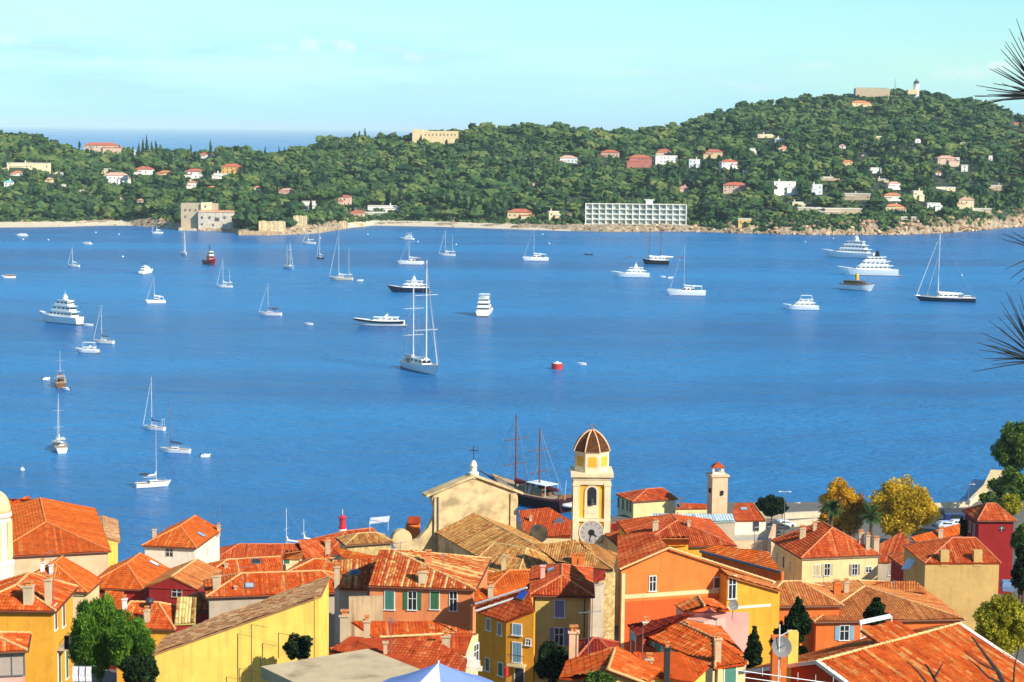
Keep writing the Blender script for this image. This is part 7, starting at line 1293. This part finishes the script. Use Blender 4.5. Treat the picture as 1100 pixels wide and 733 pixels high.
def tree_px(name, label, px, top, bot, wpx, D, leaf, n, size, **k):
    """tree whose crown fills the given picture box at distance D"""
    s = D / F; b = ground_at(px, bot, D); zt = at(px, top, D)[2]; rz = (bot - top) * s / 2; return tree(name, label, b, zt - b[2], (wpx * s / 2, wpx * s / 2 * .9, rz), leaf, n, size, **k)
tree_px('plane_tree', 'rust and gold plane tree behind the left palm on the quay', 903, 514, 580, 58, 338, 'rust', 19000, .20, nclump=40)
tree_px('plane_tree', 'large golden plane tree on the quay, the bigger of the autumn pair', 969, 510, 592, 74, 330, 'gold', 28000, .20, nclump=50)
tree_px('round_tree', 'small round dark green tree by the parking square', 829, 533, 555, 36, 352, 'dark', 8000, .18, trunk=.16)
tree_px('green_tree', 'tall leafy tree at the right edge above the bay path', 1092, 446, 512, 54, 372, 'green', 17000, .26, nclump=60)
tree_px('broadleaf_tree', 'bushy tree below the tall leafy one at the right edge', 1084, 500, 545, 46, 330, 'green', 11000, .22); tree_px('yellow_shrub', 'yellowing shrub beside the dark red house', 1085, 530, 556, 26, 305, 'lime', 5000, .16, limbs=3, trunk=.12); tree_px('green_shrub', 'dark green shrub left of the dark red house', 1034, 555, 580, 12, 292, 'dark', 2500, .16, limbs=3, trunk=.1); tree_px('green_tree', 'dark green tree in the corner right of the dark red house', 1097, 560, 600, 26, 262, 'green', 5000, .2)
tree_px('autumn_bush', 'pale yellow bush in front of the khaki wall at the right edge', 1076, 638, 706, 66, 140, 'lime', 16000, .10, nclump=46, limbs=7, trunk=.16, cat='bush')
tree_px('pepper_tree', 'feathery bright green tree beside the orange yellow house', 108, 640, 735, 72, 133, 'light', 24000, .17, nclump=64, trunk=.2, clump=.30, flat_=1.1, asp=.22); tree_px('pepper_tree', 'lower drooping green tree in front of the small orange roof with round vent', 140, 664, 722, 52, 131, 'light', 14000, .17, nclump=34, trunk=.16, clump=.32, flat_=1.1, asp=.22)
tree_px('dark_shrub', 'dark shrub in shadow under the feathery green tree', 150, 702, 740, 46, 127, 'dark', 5000, .12, limbs=3, trunk=.1, cat='bush')
tree_px('bush', 'dark bush climbing the bright yellow wall', 321, 680, 712, 34, 128.5, 'dark', 5000, .09, limbs=3, trunk=.08, cat='bush'); tree_px('bush', 'dark rounded bush in the alley below the ochre house', 592, 690, 738, 40, 155, 'dark', 9000, .10, cat='bush', limbs=3, trunk=.1)
tree_px('bush', 'green shrub under the salmon gable at the bottom edge', 645, 722, 745, 40, 105, 'green', 5000, .09, limbs=3, trunk=.06, cat='bush')
tree_px('green_tree', 'low green tree filling the gap right of the dark red house', 1099, 585, 640, 34, 235, 'dark', 7000, .2); tree_px('green_shrub', 'green shrub by the foot of the pale ramp', 1062, 528, 548, 22, 345, 'green', 4000, .2, limbs=3, trunk=.1)
def cypress(px, top, bot, wpx, D, label, leaf='dark', n=7000, size=.11):
    s = D / F; b = ground_at(px, bot, D); zt = at(px, top, D)[2]; zb = at(px, bot, D)[2]; h = zt - zb; th = thing('cypress', label, 'tree', b); m = MB(); m.tube(b, (b[0], b[1], zb + h * .5), .2, .1, 6); m.build('trunk', BARK, th)
    k = 22; t = RNG.uniform(0, 1, k) ** .8; w = wpx * s / 2; pr = np.where(t < .25, .75 + t, 1.0 - ((t - .25) / .75) ** 1.5 * .92); a = RNG.uniform(0, 6.28, k); c = np.stack([b[0] + np.cos(a) * w * pr * .5, b[1] + np.sin(a) * w * pr * .5, zb + h * (t * .9 + .04)], -1); r = np.stack([w * pr * .5 + .08, w * pr * .5 + .08, np.full(k, h * .10)], -1)
    V, Fc, tl = leafcloud(c, r, n, size, flat_=-.8); npmesh('crown', V, Fc, tl, LEAF[leaf], th); return th
cypress(809, 673, 722, 19, 118, 'slim dark cypress in front of the yellow wing'); cypress(856, 643, 706, 40, 124, 'broad dark cypress beside the grey satellite dish', n=11000); cypress(838, 668, 706, 26, 126, 'lower dark cypress pressed against the left of the broad one', n=6000); cypress(941, 641, 672, 27, 134, 'dark cypress behind the white pergola')
def palm(px, topy, boty, D, label):
    s = D / F; b = ground_at(px, boty, D); c = at(px, topy, D); th = thing('palm_tree', label, 'palm', b); m = MB(); m.tube(b, c, .35, .28, 8); m.build('trunk', BARK, th); V = []; Fc = []; T_ = []
    for i in range(34):
        a = random.uniform(0, 6.28); el = random.uniform(-.35, 1.25); Ln = random.uniform(2.3, 3.1); o = np.array(c); d0 = np.array([math.cos(a) * math.cos(el), math.sin(a) * math.cos(el), math.sin(el)]); n = 9; pts = [o]
        for k in range(n): d0 = nrm(d0 + np.array([0, 0, -.11])); pts.append(pts[-1] + d0 * Ln / n)
        for k in range(1, n):
            t = k / n; side = nrm(np.cross(d0, [0, 0, 1.])); ll = .75 * math.sin(math.pi * (t * .85 + .12)); dr = nrm(pts[k] - pts[k - 1])
            for sd in (-1, 1):
                for q in (0, .5):
                    p = pts[k] * (1 - q) + pts[k - 1] * q; e = p + side * sd * ll + dr * ll * .5 + np.array([0, 0, -.25 * ll]); w = dr * .07; o_ = len(V); V += [p - w, p + w, e + w * .3, e - w * .3]; Fc.append((o_, o_ + 1, o_ + 2, o_ + 3)); T_.append(random.random())
    npmesh('fronds', V, Fc, T_, LEAF['palm'], th)
palm(893, 545, 590, 318, 'date palm in front of the rust and gold plane tree'); palm(936, 553, 600, 305, 'date palm in front of the large golden plane tree'); palm(1080, 520, 545, 318, 'thin palm among the trees at the right edge')
# quay, walls, parking
RW = plaster('quay_stone', L(214, 196, 166), L(130, 116, 96), .5)
def low_wall(pts, h, th_, label, name='sea_wall', mat=RW, cat='wall'):
    P = [np.array(p, float) for p in pts]; c = np.mean(P, 0); r = thing(name, label, cat, c); b = MB()
    for p, q in zip(P[:-1], P[1:]):
        d = nrm([q[0] - p[0], q[1] - p[1], 0]); n = np.array([d[1], -d[0], 0]) * th_ / 2; v = [p - n - [0, 0, 1.5], q - n - [0, 0, 1.5], q + n - [0, 0, 1.5], p + n - [0, 0, 1.5], p - n + [0, 0, h], q - n + [0, 0, h], q + n + [0, 0, h], p + n + [0, 0, h]]; b.add(v, [(3, 2, 1, 0), (4, 5, 6, 7), (0, 1, 5, 4), (1, 2, 6, 5), (2, 3, 7, 6), (3, 0, 4, 7)])
    b.build('parapet', mat, r); return r
low_wall([atz(812, 556, 3), atz(840, 557.5, 3), atz(882, 555.5, 3)], 1.2, .8, 'long pale sea wall along the quay right of the round tree'); low_wall([atz(825, 566, 3.5), atz(880, 561, 3.5)], .8, .5, 'second lower pale wall edging the quay road')
low_wall([atz(990, 546, 3.2), atz(1040, 543, 3.2), atz(1049, 535, 3.4)], .9, .6, 'dark quay wall behind the parked blue van'); low_wall([np.array([100, 390, 2.3]), np.array([107, 406, 2.3]), np.array([113.5, 425, 2.3])], .5, 4.5, 'pale ramp wall climbing beside the sea at the right', mat=PL_['cream'])
ASPH = plaster('asphalt', (.075, .075, .08), (.045, .045, .05), .4); rd = MB(); q = [atz(985, 575, 3.6), atz(1050, 572, 3.6), atz(1046, 548, 3.3), atz(988, 550, 3.2)]; rd.add([p + [0, 0, .35] for p in q], [(0, 1, 2, 3)]); tag(rd.build('quay_road', ASPH), kind='structure')
sq = MB(); q = [atz(778, 592, 5.6), atz(832, 588, 5.6), atz(832, 566, 4.6), atz(778, 568, 4.6)]; sq.add([p + [0, 0, .15] for p in q], [(0, 1, 2, 3)]); tag(sq.build('parking_square', plaster('square_paving', L(196, 184, 164), L(140, 130, 116), .4)), kind='structure')
low_wall([atz(752, 592, 6), atz(790, 589, 6), atz(826, 588, 6)], 1.3, .4, 'pinkish low wall closing the parking square', 'square_wall', PL_['peach']); low_wall([atz(826, 590, 6), atz(833, 568, 5)], 1.6, .6, 'orange pillar wall at the right of the parking square', 'square_wall', PL_['peach'])
def car(px, py, D, ang, label, col, L_=4.1, van=False):
    P = ground_at(px, py, D); P = atz(px, py, P[2] + .4); a = math.radians(ang); f = np.array([math.cos(a), math.sin(a), 0]); s = np.array([-f[1], f[0], 0]); X = lambda x, y, z: P + f * x + s * y + np.array([0, 0, z]); th = thing('parked_van' if van else 'parked_car', label, 'van' if van else 'car', P); W_ = .85; hh = 1.9 if van else 1.42; m = flat('car_' + label[:14], col, .3)
    prof = [(-L_ / 2, .3), (L_ / 2, .3), (L_ / 2, .75), (L_ * .27, .92), (L_ * .1, hh), (-L_ * .33, hh), (-L_ / 2 + .05, .95)] if not van else [(-L_ / 2, .3), (L_ / 2, .3), (L_ / 2, .9), (L_ * .36, 1.1), (L_ * .24, hh), (-L_ / 2 + .05, hh)]
    b = MB(); k = len(prof); b.add([X(x, -W_ * (1 if z < 1 else .85), z) for x, z in prof] + [X(x, W_ * (1 if z < 1 else .85), z) for x, z in prof], [tuple(range(k)), tuple(range(2 * k - 1, k - 1, -1))] + [(i, k + i, k + (i + 1) % k, (i + 1) % k) for i in range(k)]); b.build('body', m, th)
    b = MB()
    for sd in (-1, 1): b.add([X(-L_ * .28, sd * (W_ + .01) * .98, .98), X(L_ * .2, sd * (W_ + .01) * .98, .98), X(L_ * .1, sd * W_ * .88, hh - .12), X(-L_ * .28, sd * W_ * .88, hh - .12)], [(0, 1, 2, 3)])
    b.add([X(L_ * .262, -W_ * .8, .97), X(L_ * .262, W_ * .8, .97), X(L_ * .125, W_ * .75, hh - .1), X(L_ * .125, -W_ * .75, hh - .1)], [(0, 1, 2, 3)]); b.build('window', GLASS, th)
    for x in (-L_ * .31, L_ * .31):
        for sd in (-1, 1): b = MB(); b.tube(X(x, sd * (W_ - .16), .3), X(x, sd * (W_ + .02), .3), .3, None, 12); b.build('wheel', DARKM, th)
car(1027, 562, 365, 5, 'dark blue van parked on the shaded quay road', (.02, .03, .14), 4.8, True); car(1017, 567.5, 350, 10, 'pale grey car parked in front of the dark blue van', (.5, .52, .56)); car(1030, 566, 352, 8, 'white car parked right of the pale grey car', (.72, .72, .72)); car(1008, 553, 372, 90, 'black car parked by the quay wall', (.02, .02, .025)); car(843, 566, 345, 20, 'white car parked beside the round tree', (.75, .75, .75)); car(836, 569, 340, 15, 'dark car parked left of the white car by the round tree', (.04, .045, .06)); car(1082, 634, 226, 80, 'blue car down in the dark lane by the khaki wall', (.16, .24, .40)); car(792, 569.5, 338, 0, 'light car parked before the red roofed white house', (.66, .64, .6))
def lamp_post(px, py, top, D, label, double=False):
    P = ground_at(px, py, D); h = at(px, top, D)[2] - P[2]; th = thing('street_lamp', label, 'street lamp', P); b = MB(); b.tube(P, P + [0, 0, h], .09, .05, 6); b.build('pole', GREYM, th); b = MB()
    for sd in ((-1, 1) if double else (1,)): b.tube(P + [0, 0, h - .1], P + [sd * .9, 0, h], .04); b.box(P + [sd * .95, 0, h - .05], (.5, .2, .14))
    b.build('lamp_head', WHITE, th)
lamp_post(842, 575, 528, 345, 'white double headed quay lamp right of the round tree', True); lamp_post(853, 557, 540, 372, 'thin dark quay lamp standing on the long sea wall'); lamp_post(1040, 546, 520, 372, 'slender lamp at the end of the shaded quay'); lamp_post(810, 596, 566, 300, 'dark post with round sign on the parking square')
# harbour light
D = 368; P = atz(368, 577, 1.5); th = thing('harbour_light', 'small red harbour light on white base at the pier head', 'lighthouse', P); s = P[1] / F; z = lambda py: at(368, py, P[1])[2]; b = MB(); b.lathe((P[0], P[1], 0), [(.8, 0), (.8, z(568.5)), (.7, z(568))], 14); b.build('base', WHITE, th); b = MB(); b.lathe((P[0], P[1], 0), [(.75, z(568.2)), (.75, z(565)), (.6, z(564.6)), (.6, z(557)), (.85, z(556.6)), (.85, z(555.6)), (.5, z(555)), (.3, z(553.4))], 14); b.build('red_tower', flat('signal_red', (.55, .02, .04), .5), th); b = MB(); b.tube((P[0], P[1], z(553)), (P[0], P[1], z(547.5)), .07); b.build('light_mast', WHITE, th)
tag(npmesh('pier', [(P[0] - 3, P[1] - 4, 1.6), (P[0] + 3, P[1] - 2, 1.6), (P[0] + 3, P[1] + 2, 1.6), (P[0] - 3, P[1], 1.6), (P[0] - 3, P[1] - 4, -2), (P[0] + 3, P[1] - 2, -2), (P[0] + 3, P[1] + 2, -2), (P[0] - 3, P[1], -2)], [(0, 1, 2, 3), (4, 5, 1, 0), (5, 6, 2, 1), (6, 7, 3, 2), (7, 4, 0, 3)], [.5] * 5, RW), kind='structure')
# parasol
P = at(471, 712, 64); th = thing('parasol', 'blue and white segmented parasol at the bottom edge', 'parasol', (P[0], P[1], float(town_ground(P[0], P[1])))); Rr_ = 2.3; n = 8
for k in range(n):
    a0_, a1_ = 2 * math.pi * (k + .15) / n, 2 * math.pi * (k + 1.15) / n; b = MB(); vs = [P]; fs = []
    for j in range(1, 6):
        t = j / 5; sag = 1.0 * t + .05 * math.sin(math.pi * t)
        for a in np.linspace(a0_, a1_, 4): vs.append(P + np.array([math.cos(a) * Rr_ * t, math.sin(a) * Rr_ * t, -sag + (.0 if a in (a0_, a1_) else -.03 * t)]))
    for i in range(3): fs.append((0, 1 + i, 2 + i))
    for j in range(4):
        for i in range(3): o = 1 + j * 4 + i; fs.append((o, o + 4, o + 5, o + 1))
    b.add(vs, fs); b.build('canopy_panel', flat('parasol_white', (.74, .76, .80), .7) if k in (1, 4, 5, 6) and k % 2 == 1 else flat('parasol_blue', (.20, .29, .58), .7), th)
b = MB(); b.tube((P[0], P[1], LOC[th][2]), (P[0], P[1], P[2] + .08), .035); b.build('pole', WHITE, th)
# laundry near the ochre house
def laundry(px, py, D, cols, label):
    P = at(px, py, D); th = thing('laundry_line', label, 'laundry', P); b = MB(); b.tube(P + [-.9, 0, .75], P + [.9, .2, .75], .015, None, 4); b.build('line', GREYM, th)
    for i, c in enumerate(cols):
        x = -.7 + i * .45; b = MB(); vs = []
        for j in range(5):
            for k in range(3): vs.append(P + np.array([x + k * .19, .04 * math.sin(j * 1.7 + k), .75 - j * .26]))
        b.add(vs, [(3 * j + k, 3 * j + k + 3, 3 * j + k + 4, 3 * j + k + 1) for j in range(4) for k in range(2)]); b.build('garment', flat('cloth_' + '_'.join(map(str, c)), c, .9), th)
laundry(79, 694, 137, [(.02, .02, .03), (.3, .25, .5), (.75, .75, .78)], 'laundry on a line by the balcony of the orange yellow house'); laundry(89, 728, 122, [(.75, .75, .78), (.7, .72, .78), (.75, .75, .75)], 'white laundry hanging under the feathery green tree')
P = at(544, 723, 140); b = MB(); b.lathe(P - np.array([0, 0, 12]), [(.05, 8), (.05, 12.6)], 6); th = thing('street_sign', 'small red and white round sign in the amber alley', 'sign', P - np.array([0, 0, 3])); MBs = MB(); MBs.tube(P - np.array([0, 0, 3]), P + np.array([0, 0, .2]), .03); MBs.build('pole', GREYM, th)
b = MB(); b.lathe(P + [0, 0, .1], [(.16, -.35), (.16, .35)], 10); b.build('sign_plate', flat('sign_red', (.6, .02, .02), .5), th)
# pine branch hanging in from the right, close to the viewer
NEED = flat('needle_dark', (.018, .022, .024), .6)
br = thing('pine_branch', 'long needled pine twigs reaching in from the right edge close to the viewer', 'branch', at(1180, 230, 6.5))
def tuft(px, py, D, needles, r=.0019):
    r *= 1.2; needles = needles + [(ex + random.uniform(4, 22), ey + random.uniform(-16, 16), random.uniform(-.004, .008)) for ex, ey, _ in needles]; c = at(px, py, D); b = MB()
    for (ex, ey, bend) in needles:
        e = at(ex, ey, D + random.uniform(-.05, .05)); st = c + (e - c) * random.uniform(0, .12); mid = (st + e) / 2 + UC * bend; b.tube(st, mid, r, r * .9, 5); b.tube(mid, e, r * .9, r * .35, 5)
    return b.build('needle_tuft', NEED, br)
tuft(1122, 104, 6.2, [(1084, 31, 0), (1080, 45, 0), (1079, 49, .003), (1075, 53, -.002), (1079, 64, .004), (1076, 71, .006), (1063, 74, 0), (1071, 73, 0), (1067, 90, .008), (1049, 92, 0), (1047, 104, .004), (1046, 103, 0), (1064, 108, .002), (1043, 115, .008), (1094, 40, 0), (1081, 97, .005)], .0022)
tuft(1122, 150, 6.2, [(1077, 136, .002), (1063, 161, -.006), (1082, 164, .002), (1095, 142, 0)], .0021); tuft(1124, 192, 6.2, [(1080, 170, .004), (1075, 178, .003), (1072, 188, .004), (1078, 187, .004), (1093, 212, 0)], .0022)
tuft(1124, 272, 6.1, [(1072, 256, .004), (1087, 249, .002), (1079, 290, .004), (1085, 300, .002)], .0021)
tuft(1116, 388, 6.0, [(1084, 316, 0), (1075, 324, .002), (1077, 334, .003), (1062, 344, .002), (1055, 358, .005), (1066, 371, -.004), (1048, 368, .005), (1044, 400, .003), (1075, 353, 0), (1082, 338, 0), (1052, 376, .005), (1066, 392, .003), (1090, 330, 0)], .0021)
b = MB(); prev = at(1150, -40, 6.6)
for q in [(1128, 90, 6.3), (1140, 150, 6.3), (1136, 200, 6.3), (1140, 275, 6.2), (1125, 385, 6.05)]: p = at(*q); b.tube(prev, p, .012, .010, 7); prev = p
b.build('stem', BARK, br)
# bare twigs at lower right
tw = thing('bare_twigs', 'short forked leafless twigs low over the middle of the big orange roof', 'twigs', at(1010, 760, 30)); b = MB(); D = 30.
def twig(pts, r0, D=30.):
    P = [at(px, py, D + i * .05) for i, (px, py) in enumerate(pts)]
    for i in range(len(P) - 1): b.tube(P[i], P[i + 1], r0 * (1 - i / len(P)), r0 * (1 - (i + 1) / len(P)) + .003, 5)
twig([(1012, 750), (1006, 733), (996, 716), (993, 714)], .035); twig([(1004, 728), (1010, 718), (1013, 712)], .02); twig([(996, 735), (988, 724), (980, 716), (974, 711)], .02); b.build('branches', flat('twig_dark', (.045, .03, .022), .9), tw); tw = thing('bare_twigs', 'taller leafless dark twigs in front of the white verge at lower right', 'twigs', at(1085, 770, 30)); b = MB()
twig([(1085, 748), (1072, 722), (1060, 706), (1044, 684)], .05); twig([(1072, 722), (1052, 712), (1036, 700)], .02); twig([(1078, 735), (1062, 728), (1050, 716), (1040, 708)], .022); twig([(1088, 745), (1090, 715), (1096, 690)], .018); b.build('branches', flat('twig_dark', (.045, .03, .022), .9), tw)
# house with wires at bottom right corner
b = MB(); c = at(800, 727, 100)
for (p, q) in (((790, 720), (905, 736)), ((800, 728), (870, 738))): b.tube(at(*p, 99), at(*q, 99), .03, None, 4)
for i in range(6): e = at(800 + i * 19, 721.5 + i * 2.6, 99); b.tube(e - [0, 0, .12], e + [0, 0, .35], .018, None, 4)
wr_ = thing('wire_mast', 'pale aerial wires with short spikes over the rust red gable', 'wire', c); LOC[wr_] = tuple(c); b.build('wires', WHITE, wr_)
